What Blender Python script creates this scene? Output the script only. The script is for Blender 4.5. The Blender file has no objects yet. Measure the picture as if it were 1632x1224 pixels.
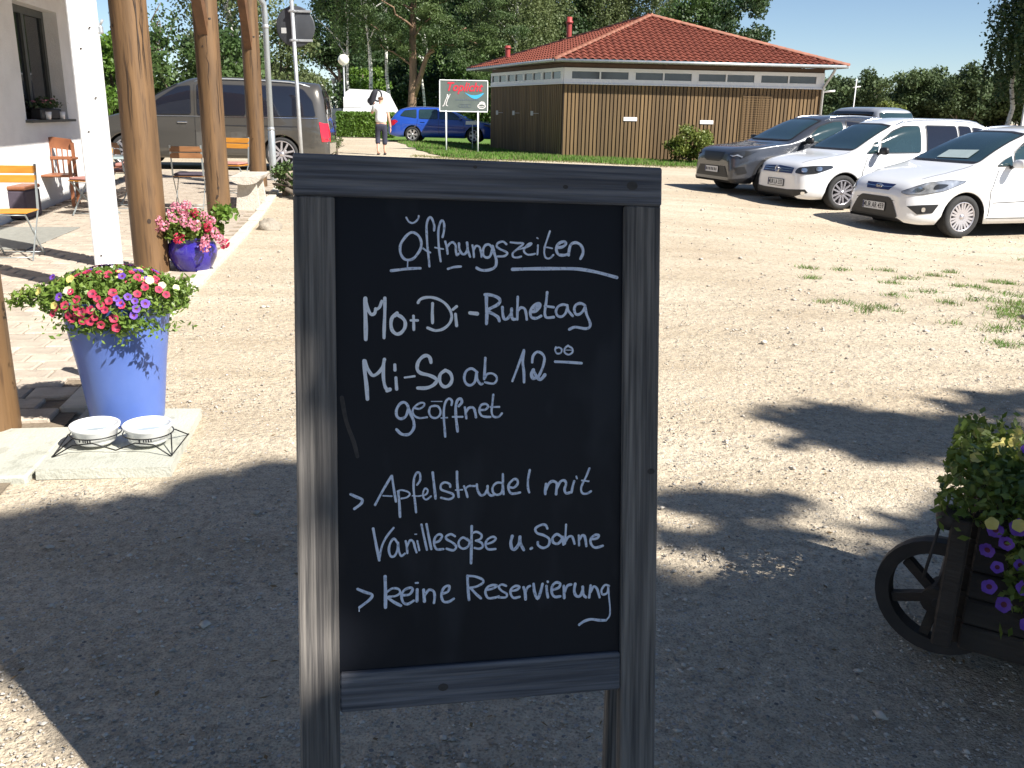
import bpy, bmesh, math, random
import numpy as np
from mathutils import Vector, Matrix, Euler
from mathutils.bvhtree import BVHTree
from mathutils.geometry import delaunay_2d_cdt

rnd = random.Random(7)
R = math.radians
S = bpy.context.scene
COL = S.collection

# ------------------------------------------------------------------ camera
CAM_Z = 1.5
PITCH = math.atan((612 - 180) / 1450.0)
ROLL = 0.02
cam = bpy.data.cameras.new('camera')
cam.sensor_width = 36.0
cam.lens = 36.0 * 1450 / 1632
cam.clip_start = 0.05
cam.clip_end = 3000
cam_o = bpy.data.objects.new('camera', cam)
COL.objects.link(cam_o)
_f = Vector((0, math.cos(PITCH), -math.sin(PITCH)))
_r0 = Vector((1, 0, 0)); _u0 = Vector((0, math.sin(PITCH), math.cos(PITCH)))
_r = _r0 * math.cos(ROLL) + _u0 * math.sin(ROLL)
_u = _u0 * math.cos(ROLL) - _r0 * math.sin(ROLL)
cam_o.matrix_world = Matrix(((_r.x, _u.x, -_f.x, 0), (_r.y, _u.y, -_f.y, 0), (_r.z, _u.z, -_f.z, CAM_Z), (0, 0, 0, 1)))
S.camera = cam_o

# ------------------------------------------------------------------ light
SUN_EL = R(43.5)
SUN_AZ = Vector((0.82, -0.57)).normalized()          # ground direction towards the sun
SUN = Vector((SUN_AZ.x * math.cos(SUN_EL), SUN_AZ.y * math.cos(SUN_EL), math.sin(SUN_EL)))
world = bpy.data.worlds.new('World')
S.world = world
world.use_nodes = True
wn = world.node_tree
bg = wn.nodes['Background']
sky = wn.nodes.new('ShaderNodeTexSky')
sky.sky_type = 'NISHITA'
sky.sun_disc = False
sky.sun_elevation = SUN_EL
sky.sun_rotation = math.atan2(SUN_AZ.x, SUN_AZ.y)
sky.air_density = 0.75
sky.dust_density = 0.05
sky.ozone_density = 2.2
wn.links.new(sky.outputs[0], bg.inputs[0])
bg.inputs[1].default_value = 0.06
sl = bpy.data.lights.new('sun', 'SUN')
sl.energy = 5.0
sl.angle = R(0.5)
sl.color = (1.0, 0.95, 0.87)
so = bpy.data.objects.new('sun', sl)
COL.objects.link(so)
so.rotation_euler = SUN.to_track_quat('Z', 'Y').to_euler()
S.view_settings.view_transform = 'Standard'
S.view_settings.look = 'None'
S.view_settings.gamma = 1
S.view_settings.exposure = 1.08
S.view_settings.use_curve_mapping = False

# ------------------------------------------------------------------ terrain
def ss(a, b, x):
    t = min(1.0, max(0.0, (x - a) / (b - a)))
    return t * t * (3 - 2 * t)

def Z(x, y):
    return ss(11, 19, y) * (.1 + .1 * ss(-1, -4, x)) * ss(6, 1, x) - .32 * math.exp(-((x - 8) ** 2 / 16 + (y - 12.5) ** 2 / 25))

# ------------------------------------------------------------------ materials
_M = {}
def mat(name, c1, c2=None, scale=6.0, rough=.6, metal=0.0, bump=0.0, bscale=None, coat=0.0, spec=.5,
        stretch=(1, 1, 1), rand=0.0, detail=6.0, contrast=.25, c3=None, c3scale=30.0, c3amt=.5, trans=0.0, sheen=0.0):
    m = bpy.data.materials.new(name)
    m.use_nodes = True
    nt = m.node_tree; N = nt.nodes; L = nt.links
    b = N['Principled BSDF']
    b.inputs['Roughness'].default_value = rough
    b.inputs['Metallic'].default_value = metal
    b.inputs['Coat Weight'].default_value = coat
    b.inputs['Coat Roughness'].default_value = .04
    b.inputs['Specular IOR Level'].default_value = spec
    tc = N.new('ShaderNodeTexCoord')
    mp = N.new('ShaderNodeMapping')
    mp.inputs['Scale'].default_value = stretch
    L.new(tc.outputs['Object'], mp.inputs['Vector'])
    oi = N.new('ShaderNodeObjectInfo')
    last = None
    c1 = tuple(c1) + (1,)
    if c2 is not None:
        c2 = tuple(c2) + (1,)
        nz = N.new('ShaderNodeTexNoise'); nz.noise_dimensions = '4D'
        nz.inputs['Scale'].default_value = scale
        nz.inputs['Detail'].default_value = detail
        L.new(mp.outputs[0], nz.inputs['Vector'])
        if rand:
            mw = N.new('ShaderNodeMath'); mw.operation = 'MULTIPLY'; mw.inputs[1].default_value = 37.0
            L.new(oi.outputs['Random'], mw.inputs[0]); L.new(mw.outputs[0], nz.inputs['W'])
        rp = N.new('ShaderNodeValToRGB')
        rp.color_ramp.elements[0].position = .5 - contrast; rp.color_ramp.elements[0].color = c1
        rp.color_ramp.elements[1].position = .5 + contrast; rp.color_ramp.elements[1].color = c2
        L.new(nz.outputs['Fac'], rp.inputs[0])
        last = rp.outputs[0]
    if c3 is not None:
        n3 = N.new('ShaderNodeTexNoise'); n3.inputs['Scale'].default_value = c3scale; n3.inputs['Detail'].default_value = 3
        L.new(mp.outputs[0], n3.inputs['Vector'])
        r3 = N.new('ShaderNodeValToRGB'); r3.color_ramp.elements[0].position = .56; r3.color_ramp.elements[1].position = .66
        L.new(n3.outputs['Fac'], r3.inputs[0])
        mu = N.new('ShaderNodeMath'); mu.operation = 'MULTIPLY'; mu.inputs[1].default_value = c3amt
        L.new(r3.outputs[0], mu.inputs[0])
        mx = N.new('ShaderNodeMixRGB'); mx.inputs[2].default_value = tuple(c3) + (1,)
        L.new(mu.outputs[0], mx.inputs[0])
        if last is not None: L.new(last, mx.inputs[1])
        else: mx.inputs[1].default_value = c1
        last = mx.outputs[0]
    if rand:
        hs = N.new('ShaderNodeHueSaturation')
        mr = N.new('ShaderNodeMapRange'); mr.inputs['To Min'].default_value = 1 - rand; mr.inputs['To Max'].default_value = 1 + rand
        L.new(oi.outputs['Random'], mr.inputs['Value']); L.new(mr.outputs[0], hs.inputs['Value'])
        if last is not None: L.new(last, hs.inputs['Color'])
        else: hs.inputs['Color'].default_value = c1
        last = hs.outputs[0]
    if last is not None: L.new(last, b.inputs['Base Color'])
    else: b.inputs['Base Color'].default_value = c1
    if bump:
        nb = N.new('ShaderNodeTexNoise'); nb.inputs['Scale'].default_value = bscale or scale * 4; nb.inputs['Detail'].default_value = 8
        L.new(mp.outputs[0], nb.inputs['Vector'])
        bp = N.new('ShaderNodeBump'); bp.inputs['Strength'].default_value = bump; bp.inputs['Distance'].default_value = .02
        L.new(nb.outputs['Fac'], bp.inputs['Height']); L.new(bp.outputs[0], b.inputs['Normal'])
    if trans:
        tr = N.new('ShaderNodeBsdfTranslucent'); ms = N.new('ShaderNodeMixShader'); ms.inputs[0].default_value = trans
        if last is not None: L.new(last, tr.inputs[0])
        else: tr.inputs[0].default_value = c1
        L.new(b.outputs[0], ms.inputs[1]); L.new(tr.outputs[0], ms.inputs[2])
        L.new(ms.outputs[0], N['Material Output'].inputs[0])
    _M[name] = m
    return m

def ground_material():
    m = bpy.data.materials.new('sand_gravel'); m.use_nodes = True
    nt = m.node_tree; N = nt.nodes; L = nt.links; b = N['Principled BSDF']
    b.inputs['Roughness'].default_value = .95; b.inputs['Specular IOR Level'].default_value = .2
    tc = N.new('ShaderNodeTexCoord')
    def noise(s, d=5):
        n = N.new('ShaderNodeTexNoise'); n.inputs['Scale'].default_value = s; n.inputs['Detail'].default_value = d
        L.new(tc.outputs['Object'], n.inputs['Vector']); return n.outputs['Fac']
    def ramp(v, p0, c0, p1, c1):
        r = N.new('ShaderNodeValToRGB'); r.color_ramp.elements[0].position = p0; r.color_ramp.elements[0].color = c0
        r.color_ramp.elements[1].position = p1; r.color_ramp.elements[1].color = c1; L.new(v, r.inputs[0]); return r.outputs[0]
    def mix(a, bb, f, t='MIX'):
        x = N.new('ShaderNodeMixRGB'); x.blend_type = t
        for i, v in ((0, f), (1, a), (2, bb)):
            if isinstance(v, (float, tuple)): x.inputs[i].default_value = v
            else: L.new(v, x.inputs[i])
        return x.outputs[0]
    base = ramp(noise(.35, 4), .32, (.49, .41, .305, 1), .68, (.60, .53, .415, 1))
    fine = ramp(noise(30, 7), .32, (.66, .65, .66, 1), .62, (1.08, 1.07, 1.05, 1))
    c = mix(base, fine, .75, 'MULTIPLY')
    grit = ramp(noise(130, 5), .34, (.46, .44, .44, 1), .52, (1.08, 1.08, 1.08, 1))
    c = mix(c, grit, .7, 'MULTIPLY')
    mp = N.new('ShaderNodeMapping'); mp.inputs['Scale'].default_value = (.5, 2.6, 1); mp.inputs['Rotation'].default_value = (0, 0, .5); L.new(tc.outputs['Object'], mp.inputs['Vector'])
    nt_ = N.new('ShaderNodeTexNoise'); nt_.inputs['Scale'].default_value = .9; nt_.inputs['Detail'].default_value = 7; L.new(mp.outputs[0], nt_.inputs['Vector'])
    c = mix(c, ramp(nt_.outputs['Fac'], .38, (.80, .77, .72, 1), .58, (1.04, 1.04, 1.04, 1)), .45, 'MULTIPLY')
    # dark organic crumbs
    crumbs = ramp(noise(9, 8), .62, (0, 0, 0, 1), .70, (1, 1, 1, 1))
    c = mix(c, (.2, .16, .11, 1), mix((0, 0, 0, 1), crumbs, .45))
    # pebbles
    v = N.new('ShaderNodeTexVoronoi'); v.inputs['Scale'].default_value = 55; v.inputs['Randomness'].default_value = 1
    L.new(tc.outputs['Object'], v.inputs['Vector'])
    sp = N.new('ShaderNodeSeparateColor'); L.new(v.outputs['Color'], sp.inputs[0])
    lt = N.new('ShaderNodeMath'); lt.operation = 'LESS_THAN'; lt.inputs[1].default_value = .16; L.new(sp.outputs[0], lt.inputs[0])
    ld = N.new('ShaderNodeMath'); ld.operation = 'LESS_THAN'; ld.inputs[1].default_value = .34; L.new(v.outputs['Distance'], ld.inputs[0])
    pm = N.new('ShaderNodeMath'); pm.operation = 'MULTIPLY'; L.new(lt.outputs[0], pm.inputs[0]); L.new(ld.outputs[0], pm.inputs[1])
    pc = ramp(sp.outputs[1], 0.0, (.16, .15, .14, 1), 1.0, (.5, .48, .45, 1))
    c = mix(c, pc, pm.outputs[0])
    L.new(c, b.inputs['Base Color'])
    # relief
    def mul(a, k):
        x = N.new('ShaderNodeMath'); x.operation = 'MULTIPLY'; x.inputs[1].default_value = k; L.new(a, x.inputs[0]); return x.outputs[0]
    def add(a, bb):
        x = N.new('ShaderNodeMath'); L.new(a, x.inputs[0]); L.new(bb, x.inputs[1]); return x.outputs[0]
    h = add(add(mul(noise(9, 6), 1.0), mul(noise(45, 5), .55)), add(mul(noise(160, 3), .28), mul(pm.outputs[0], .15)))
    bp = N.new('ShaderNodeBump'); bp.inputs['Strength'].default_value = .9; bp.inputs['Distance'].default_value = .026
    L.new(h, bp.inputs['Height']); L.new(bp.outputs[0], b.inputs['Normal'])
    return m

M = {}
def dm(k, *a, **kw): M[k] = mat(k, *a, **kw); return M[k]
M['ground'] = ground_material()
dm('lawn', (.05, .12, .012), (.11, .20, .025), scale=1.6, rough=.9, bump=.6, bscale=30, c3=(.13, .14, .05), c3scale=2.2, c3amt=.35)
dm('blade', (.06, .16, .014), (.14, .27, .03), scale=.8, rough=.7, trans=.25)
dm('dryblade', (.13, .15, .05), (.26, .24, .11), scale=2, rough=.8, trans=.2)
dm('paver', (.36, .30, .24), (.50, .435, .355), scale=9, rough=.9, bump=.35, bscale=60, rand=.14, c3=(.25, .22, .18), c3scale=14, c3amt=.3)
dm('joint', (.15, .12, .085), (.25, .2, .145), scale=12, rough=.95, bump=.5)
dm('kerb', (.48, .44, .37), (.6, .56, .48), scale=7, rough=.9, bump=.3, c3=(.3, .27, .22), c3scale=20, c3amt=.3)
dm('slab', (.36, .37, .32), (.50, .49, .42), scale=5, rough=.85, bump=.35, bscale=70, c3=(.24, .24, .2), c3scale=9, c3amt=.5, rand=.08)
dm('dry_leaf', (.10, .06, .025), (.24, .16, .07), scale=3, rough=.8)
dm('mat', (.20, .20, .18), (.27, .27, .24), scale=14, rough=.95, bump=.4)
dm('stone', (.22, .19, .15), (.38, .34, .28), scale=14, rough=.9, bump=.7)
dm('gravel', (.26, .24, .21), (.62, .57, .50), scale=14, rough=.9, contrast=.12)
dm('board_wood', (.05, .047, .046), (.215, .195, .175), scale=15.0, rough=.8, bump=.35, bscale=14, stretch=(11, 11, .30), rand=.12, contrast=.17, detail=8, c3=(.06, .055, .055), c3scale=2.5, c3amt=.5)
dm('board_rail', (.05, .053, .065), (.19, .19, .205), scale=15.0, rough=.78, bump=.35, bscale=14, stretch=(.30, 11, 11), rand=.10, contrast=.17, detail=8, c3=(.06, .06, .07), c3scale=2.5, c3amt=.5)
dm('knot', (.03, .028, .026), (.07, .06, .055), scale=80, rough=.8)
dm('blackboard', (.004, .005, .009), (.008, .010, .016), scale=4, rough=.5, spec=.22, stretch=(1, 1, .45), c3=(.022, .025, .032), c3scale=7, c3amt=.6)
dm('chalk', (.60, .66, .80), (.78, .83, .93), scale=60, rough=.8, contrast=.2, c3=(.22, .26, .36), c3scale=220, c3amt=.55)
dm('chalk_lit', (.82, .84, .88), (.92, .93, .95), scale=60, rough=.8, c3=(.55, .58, .64), c3scale=240, c3amt=.4)  # lighter copy of chalk, reflected light painted into the two day words
dm('log', (.07, .040, .019), (.20, .112, .048), scale=2.2, rough=.55, bump=.18, bscale=7, stretch=(7, 7, .55), rand=.08, contrast=.28, c3=(.055, .03, .016), c3scale=5, c3amt=.6, detail=9)
dm('crack', (.035, .02, .012))
dm('brace', (.09, .042, .018), (.17, .082, .035), scale=2, rough=.6, bump=.15, stretch=(4, 4, 4))
dm('white_timber', (.74, .75, .76), (.85, .86, .86), scale=5, rough=.6, bump=.12, stretch=(3, 3, .5), c3=(.42, .42, .42), c3scale=13, c3amt=.25)
dm('plaster', (.66, .66, .65), (.78, .78, .77), scale=3, rough=.9, bump=.4, bscale=45)
dm('win_frame', (.05, .055, .05), (.085, .09, .085), scale=10, rough=.5)
dm('dark_glass', (.012, .016, .02), rough=.06, spec=.6)
dm('roof_dark', (.22, .08, .05), (.33, .13, .08), scale=4, rough=.8)
dm('zinc', (.34, .38, .41), (.48, .52, .55), scale=5, rough=.42, metal=.55, stretch=(1, 1, .4))
dm('galv', (.42, .44, .46), (.56, .58, .6), scale=14, rough=.42, metal=.6, rand=.06)
dm('sign_back', (.045, .05, .06), (.07, .075, .085), scale=6, rough=.5, metal=.3)
dm('blue_glaze', (.055, .10, .34), (.10, .17, .45), scale=3.5, rough=.42, coat=.15, bump=.06, bscale=14, contrast=.3, c3=(.08, .15, .48), c3scale=5, c3amt=.4)
dm('violet_glaze', (.022, .014, .20), (.038, .024, .30), scale=5, rough=.22, coat=.6, bump=.04, bscale=14)
dm('soil', (.03, .02, .014), (.06, .04, .03), scale=30, rough=1)
dm('porcelain', (.8, .8, .8), rough=.18, coat=.5)
dm('water', (.35, .4, .42), rough=.03, spec=.6)
dm('wire', (.02, .02, .022), rough=.4, metal=.6)
dm('petal_pink', (.50, .025, .085), (.66, .06, .13), scale=30, rough=.6, trans=.3, rand=.12)
dm('petal_violet', (.14, .05, .42), (.24, .10, .6), scale=30, rough=.6, trans=.3, rand=.12)
dm('petal_yellow', (.72, .60, .12), (.82, .74, .3), scale=30, rough=.6, trans=.3, rand=.1)
dm('petal_cream', (.75, .7, .42), (.85, .8, .6), scale=30, rough=.6, trans=.3)
dm('petal_rose', (.66, .20, .30), (.80, .40, .50), scale=30, rough=.6, trans=.3, rand=.12)
dm('petal_eye', (.10, .008, .03))
dm('leaf_pot', (.08, .16, .02), (.22, .31, .06), scale=12, rough=.5, trans=.3)
dm('leaf_cart', (.06, .12, .02), (.22, .27, .05), scale=12, rough=.5, trans=.3)
dm('leaf_birch', (.07, .11, .035), (.15, .18, .07), scale=.5, rough=.6, trans=.35)
dm('leaf_deep', (.018, .045, .014), (.055, .10, .03), scale=.45, rough=.55, trans=.25, contrast=.18)
dm('leaf_shade', (.012, .03, .01), (.03, .06, .02), scale=.45, rough=.7)
dm('leaf_mid', (.035, .075, .018), (.09, .15, .04), scale=.5, rough=.55, trans=.3, contrast=.18)
dm('leaf_pine', (.035, .07, .022), (.10, .15, .04), scale=.6, rough=.6, trans=.2, contrast=.18)
dm('leaf_hedge', (.07, .15, .02), (.16, .27, .04), scale=1.2, rough=.5, trans=.35)
dm('leaf_far', (.035, .065, .02), (.085, .125, .04), scale=.25, rough=.7, trans=.2, contrast=.2, rand=.2)
dm('leaf_bush', (.07, .12, .02), (.22, .24, .05), scale=3, rough=.5, trans=.3)
dm('leaf_box', (.05, .10, .025), (.12, .18, .05), scale=3, rough=.5, trans=.25)
dm('bark', (.09, .075, .06), (.19, .155, .12), scale=3, rough=.95, bump=.8, stretch=(3, 3, .8))
dm('bark_pine', (.13, .085, .06), (.30, .19, .12), scale=2, rough=.95, bump=.8, stretch=(3, 3, .8))
dm('bark_birch', (.62, .61, .58), (.75, .74, .7), scale=3, rough=.8, c3=(.05, .05, .05), c3scale=5, c3amt=1.0, stretch=(1, 1, 3))
dm('tile', (.125, .036, .025), (.22, .066, .044), scale=2.2, rough=.85, spec=.2, contrast=.3, c3=(.2, .06, .04), c3scale=9, c3amt=.4)
dm('hip_tile', (.19, .068, .04), (.28, .105, .062), scale=5, rough=.7, rand=.12)
dm('plank', (.10, .061, .028), (.215, .138, .062), scale=2.2, rough=.7, stretch=(9, 9, .6), rand=.26, contrast=.3, bump=.1)
dm('plank_gap', (.03, .02, .014))
dm('plank_back', (.022, .014, .008), (.04, .025, .013), scale=3)
dm('fascia', (.07, .045, .03), (.12, .075, .05), scale=5, rough=.7)
dm('white_paint', (.74, .75, .77), (.8, .81, .82), scale=6, rough=.5)
dm('pane', (.045, .05, .065), (.09, .095, .115), scale=2.5, rough=.07, spec=.6)
dm('chimney', (.26, .04, .035), (.32, .05, .045), scale=6, rough=.5)
dm('label_white', (.82, .78, .78), rough=.5)
dm('label_dark', (.45, .45, .45), rough=.5)
dm('tyre', (.018, .018, .019), (.032, .032, .033), scale=25, rough=.85)
dm('rim', (.60, .58, .62), rough=.28, metal=.75)
dm('rim_dark', (.05, .05, .055), rough=.35, metal=.6)
dm('rim_well', (.02, .02, .022), rough=.8)
dm('car_white', (.80, .81, .83), rough=.28, coat=1.0)
dm('car_grey', (.05, .055, .068), rough=.3, coat=1.0, metal=.25)
dm('car_brown', (.085, .079, .070), rough=.3, coat=1.0, metal=.4)
dm('car_blue', (.018, .075, .42), rough=.3, coat=1.0)
dm('car_silver', (.44, .46, .50), rough=.3, coat=1.0, metal=.4)
dm('car_navy', (.025, .04, .09), rough=.3, coat=1.0)
dm('glass_car', (.012, .03, .034), (.025, .05, .055), scale=1.2, rough=.05, spec=.9, coat=.6)
dm('glass_tint', (.012, .014, .022), rough=.05, spec=.7, coat=.4)
dm('black_trim', (.016, .016, .018), rough=.45)
dm('under', (.008, .008, .009), rough=.95)
dm('chrome', (.75, .76, .78), rough=.15, metal=.95)
dm('lamp_glass', (.12, .13, .15), (.7, .72, .76), scale=9, rough=.12, metal=.5, coat=1.0)
dm('lamp_black', (.03, .032, .036), rough=.2, coat=1)
dm('red_lamp', (.55, .015, .03), rough=.2, coat=1)
dm('plate_white', (.75, .75, .74), rough=.5)
dm('ink', (.015, .015, .02), rough=.6)
dm('navy_grille', (.02, .03, .12), rough=.3)
dm('caravan', (.80, .80, .80), rough=.35)
dm('skin', (.62, .36, .26), rough=.6)
dm('shirt', (.80, .80, .80), (.74, .75, .76), scale=5, rough=.9)
dm('trousers', (.022, .024, .045), (.04, .042, .07), scale=20, rough=.9)
dm('hair', (.11, .06, .035), (.2, .11, .06), scale=30, rough=.7)
dm('black_cloth', (.012, .012, .018), (.03, .03, .04), scale=12, rough=.85)
dm('globe', (.74, .73, .62), rough=.25, coat=.3)
dm('slat_orange', (.48, .19, .022), (.62, .29, .04), scale=6, rough=.4, stretch=(1, 5, 5), rand=.08)
dm('slat_brown', (.17, .075, .03), (.28, .13, .05), scale=6, rough=.5, stretch=(1, 5, 5), rand=.08)
dm('arm_wood', (.17, .06, .028), (.30, .115, .05), scale=7, rough=.45)
dm('cushion', (.30, .14, .12), (.40, .2, .17), scale=20, rough=.95)
dm('cushion_dark', (.045, .035, .05), (.07, .055, .075), scale=20, rough=.95)
dm('chair_steel', (.33, .37, .38), rough=.4, metal=.5)
dm('table_top', (.34, .42, .42), (.4, .48, .48), scale=6, rough=.4)
dm('bench_wood', (.42, .38, .33), (.6, .55, .48), scale=3, rough=.9, bump=.6, stretch=(1, 5, 5), c3=(.28, .24, .2), c3scale=8, c3amt=.4)
dm('cart_wood', (.022, .016, .013), (.055, .042, .032), scale=4, rough=.8, bump=.4, stretch=(1, 5, 5), rand=.15)
dm('iron', (.02, .018, .017), (.045, .035, .03), scale=20, rough=.7)
dm('sign_panel', (.10, .125, .115), (.14, .165, .155), scale=3, rough=.5)
dm('sign_red', (.62, .03, .06), rough=.5)
dm('sign_blue', (.05, .42, .75), rough=.5)
dm('sign_ink', (.10, .125, .16), rough=.5)

# ------------------------------------------------------------------ mesh helpers
def link(o): COL.objects.link(o); return o

class MB:
    def __init__(s): s.v = []; s.f = []; s.m = []; s.sm = []
    def add(s, vs, fs, mi=0, smooth=False):
        o = len(s.v); s.v += [tuple(v) for v in vs]
        for f in fs: s.f.append(tuple(i + o for i in f)); s.m.append(mi); s.sm.append(smooth)
        return s
    def box(s, c, d, rz=0, mi=0, bev=0, rot=None):
        hx, hy, hz = d[0] / 2, d[1] / 2, d[2] / 2
        if bev:
            b = min(bev, hx * .9, hy * .9, hz * .9); vs = []; idx = {}
            for sx in (-1, 1):
                for sy in (-1, 1):
                    for sz in (-1, 1):
                        for k in range(3):
                            p = [sx * (hx - b), sy * (hy - b), sz * (hz - b)]; p[k] += (sx, sy, sz)[k] * b
                            idx[(sx, sy, sz, k)] = len(vs); vs.append(p)
            fs = []
            I = lambda *a: idx[a]
            for q in (-1, 1):
                fs.append([I(q, -1, -1, 0), I(q, 1, -1, 0), I(q, 1, 1, 0), I(q, -1, 1, 0)][::q])
                fs.append([I(-1, q, -1, 1), I(-1, q, 1, 1), I(1, q, 1, 1), I(1, q, -1, 1)][::q])
                fs.append([I(-1, -1, q, 2), I(1, -1, q, 2), I(1, 1, q, 2), I(-1, 1, q, 2)][::q])
            for a in (-1, 1):
                for b2 in (-1, 1):
                    k = a * b2
                    fs.append([I(a, b2, -1, 0), I(a, b2, -1, 1), I(a, b2, 1, 1), I(a, b2, 1, 0)][::k])
                    fs.append([I(-1, a, b2, 1), I(-1, a, b2, 2), I(1, a, b2, 2), I(1, a, b2, 1)][::k])
                    fs.append([I(a, -1, b2, 0), I(a, 1, b2, 0), I(a, 1, b2, 2), I(a, -1, b2, 2)][::k])
                    for c3 in (-1, 1):
                        fs.append([I(a, b2, c3, 0), I(a, b2, c3, 1), I(a, b2, c3, 2)][::a * b2 * c3])
        else:
            vs = [(sx * hx, sy * hy, sz * hz) for sx in (-1, 1) for sy in (-1, 1) for sz in (-1, 1)]
            fs = [(0, 1, 3, 2), (4, 6, 7, 5), (0, 4, 5, 1), (2, 3, 7, 6), (0, 2, 6, 4), (1, 5, 7, 3)]
        m = Matrix.Translation(c) @ (rot.to_4x4() if rot is not None else Matrix.Rotation(rz, 4, 'Z'))
        return s.add([m @ Vector(v) for v in vs], fs, mi)
    def bar(s, a, b, w, h=None, mi=0, up=(0, 0, 1)):
        a = Vector(a); b = Vector(b); h = h or w; d = (b - a); L_ = d.length; d.normalize()
        u = Vector(up)
        if abs(d.dot(u)) > .98: u = Vector((1, 0, 0))
        x = d.cross(u).normalized(); y = x.cross(d)
        rot = Matrix((d, x, y)).transposed()
        return s.box((a + b) / 2, (L_, w, h), mi=mi, rot=rot)
    def tube(s, pts, r, n=8, mi=0, cap=True, smooth=True):
        pts = [Vector(p) for p in pts]
        rs = r if isinstance(r, (list, tuple)) else [r] * len(pts)
        vs = []; fs = []; prev = None
        for i, p in enumerate(pts):
            d = (pts[min(i + 1, len(pts) - 1)] - pts[max(i - 1, 0)]).normalized()
            if prev is None:
                u = Vector((0, 0, 1)) if abs(d.z) < .9 else Vector((1, 0, 0))
                x = d.cross(u).normalized()
            else: x = (prev - d * prev.dot(d)).normalized()
            prev = x; y = d.cross(x)
            for k in range(n):
                a = 2 * math.pi * k / n
                vs.append(p + (x * math.cos(a) + y * math.sin(a)) * rs[i])
        for i in range(len(pts) - 1):
            for k in range(n):
                fs.append((i * n + k, i * n + (k + 1) % n, (i + 1) * n + (k + 1) % n, (i + 1) * n + k))
        s.add(vs, fs, mi, smooth)
        if cap:
            o = len(s.v) - len(vs)
            s.f.append(tuple(o + k for k in range(n))[::-1]); s.m.append(mi); s.sm.append(False)
            s.f.append(tuple(o + (len(pts) - 1) * n + k for k in range(n))); s.m.append(mi); s.sm.append(False)
        return s
    def lathe(s, prof, n=32, c=(0, 0, 0), mi=0, axis='Z', smooth=True, wob=0):
        vs = []; fs = []
        for (r, z) in prof:
            for k in range(n):
                a = 2 * math.pi * k / n
                x, y = r * math.cos(a), r * math.sin(a)
                if axis == 'Z': p = (x, y, z)
                elif axis == 'Y': p = (x, z, y)
                else: p = (z, x, y)
                vs.append((p[0] + c[0], p[1] + c[1], p[2] + c[2]))
        for i in range(len(prof) - 1):
            for k in range(n):
                fs.append((i * n + k, i * n + (k + 1) % n, (i + 1) * n + (k + 1) % n, (i + 1) * n + k))
        return s.add(vs, fs, mi, smooth)
    def build(s, name, mats, parent=None, loc=None, mesh_name=None):
        me = bpy.data.meshes.new(name)
        me.from_pydata(s.v, [], s.f)
        if not isinstance(mats, (list, tuple)): mats = [mats]
        for m in mats: me.materials.append(M[m] if isinstance(m, str) else m)
        me.polygons.foreach_set('material_index', s.m)
        me.polygons.foreach_set('use_smooth', s.sm)
        me.update()
        o = bpy.data.objects.new(name, me); link(o)
        if parent is not None: o.parent = parent
        if loc is not None: o.location = loc
        return o

def tag(o, label=None, cat=None, group=None, kind=None):
    if label: o['label'] = label
    if cat: o['category'] = cat
    if group: o['group'] = group
    if kind: o['kind'] = kind
    return o
def empty(name, loc, rz=0, label=None, cat=None, group=None):
    o = bpy.data.objects.new(name, None); link(o)
    o.empty_display_size = .2
    o.location = loc; o.rotation_euler = (0, 0, rz)
    return tag(o, label, cat, group)
def share(o, name, parent, loc=None, rot=None, scale=None):
    c = bpy.data.objects.new(name, o.data if hasattr(o, 'data') else o); link(c)
    if parent is not None: c.parent = parent
    if loc is not None: c.location = loc
    if rot is not None: c.rotation_euler = rot
    if scale is not None: c.scale = scale
    return c
def copy_tree(o, parent=None):
    c = o.copy(); link(c)
    if parent is not None: c.parent = parent
    for ch in list(o.children): copy_tree(ch, c)
    return c
def mesh_np(name, V, F, mats, parent=None, smooth=False, mi=None):
    me = bpy.data.meshes.new(name)
    V = np.asarray(V, dtype=np.float32); F = np.asarray(F, dtype=np.int32)
    k = F.shape[1]
    me.vertices.add(len(V)); me.vertices.foreach_set('co', V.ravel())
    me.loops.add(F.size); me.loops.foreach_set('vertex_index', F.ravel())
    me.polygons.add(len(F)); me.polygons.foreach_set('loop_start', np.arange(0, F.size, k, dtype=np.int32))
    try: me.polygons.foreach_set('loop_total', np.full(len(F), k, dtype=np.int32))
    except Exception: pass
    for m in (mats if isinstance(mats, (list, tuple)) else [mats]): me.materials.append(M[m])
    if mi is not None: me.polygons.foreach_set('material_index', np.asarray(mi, dtype=np.int32))
    me.polygons.foreach_set('use_smooth', np.full(len(F), smooth))
    me.update(calc_edges=True); me.validate()
    o = bpy.data.objects.new(name, me); link(o)
    if parent is not None: o.parent = parent
    return o
NP = np.random.RandomState(11)
def leaf_geo(C, size, up=0.0, aspect=1.6, size_var=.35, nbias=None):
    """one small rhombic leaf per centre, random orientation"""
    C = np.asarray(C, dtype=np.float32); n = len(C)
    a = NP.normal(size=(n, 3)); 
    if up: a[:, 2] *= (1 - up)
    a /= np.linalg.norm(a, axis=1)[:, None]
    b = NP.normal(size=(n, 3)); b -= a * (a * b).sum(1)[:, None]; b /= np.linalg.norm(b, axis=1)[:, None]
    s = size * (1 + size_var * NP.uniform(-1, 1, size=(n, 1)))
    p0 = C - a * s * aspect / 2; p2 = C + a * s * aspect / 2; p1 = C + b * s / 2 ; p3 = C - b * s / 2
    V = np.stack([p0, p1, p2, p3], 1).reshape(-1, 3)
    F = np.arange(4 * n).reshape(n, 4)
    return V, F
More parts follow.
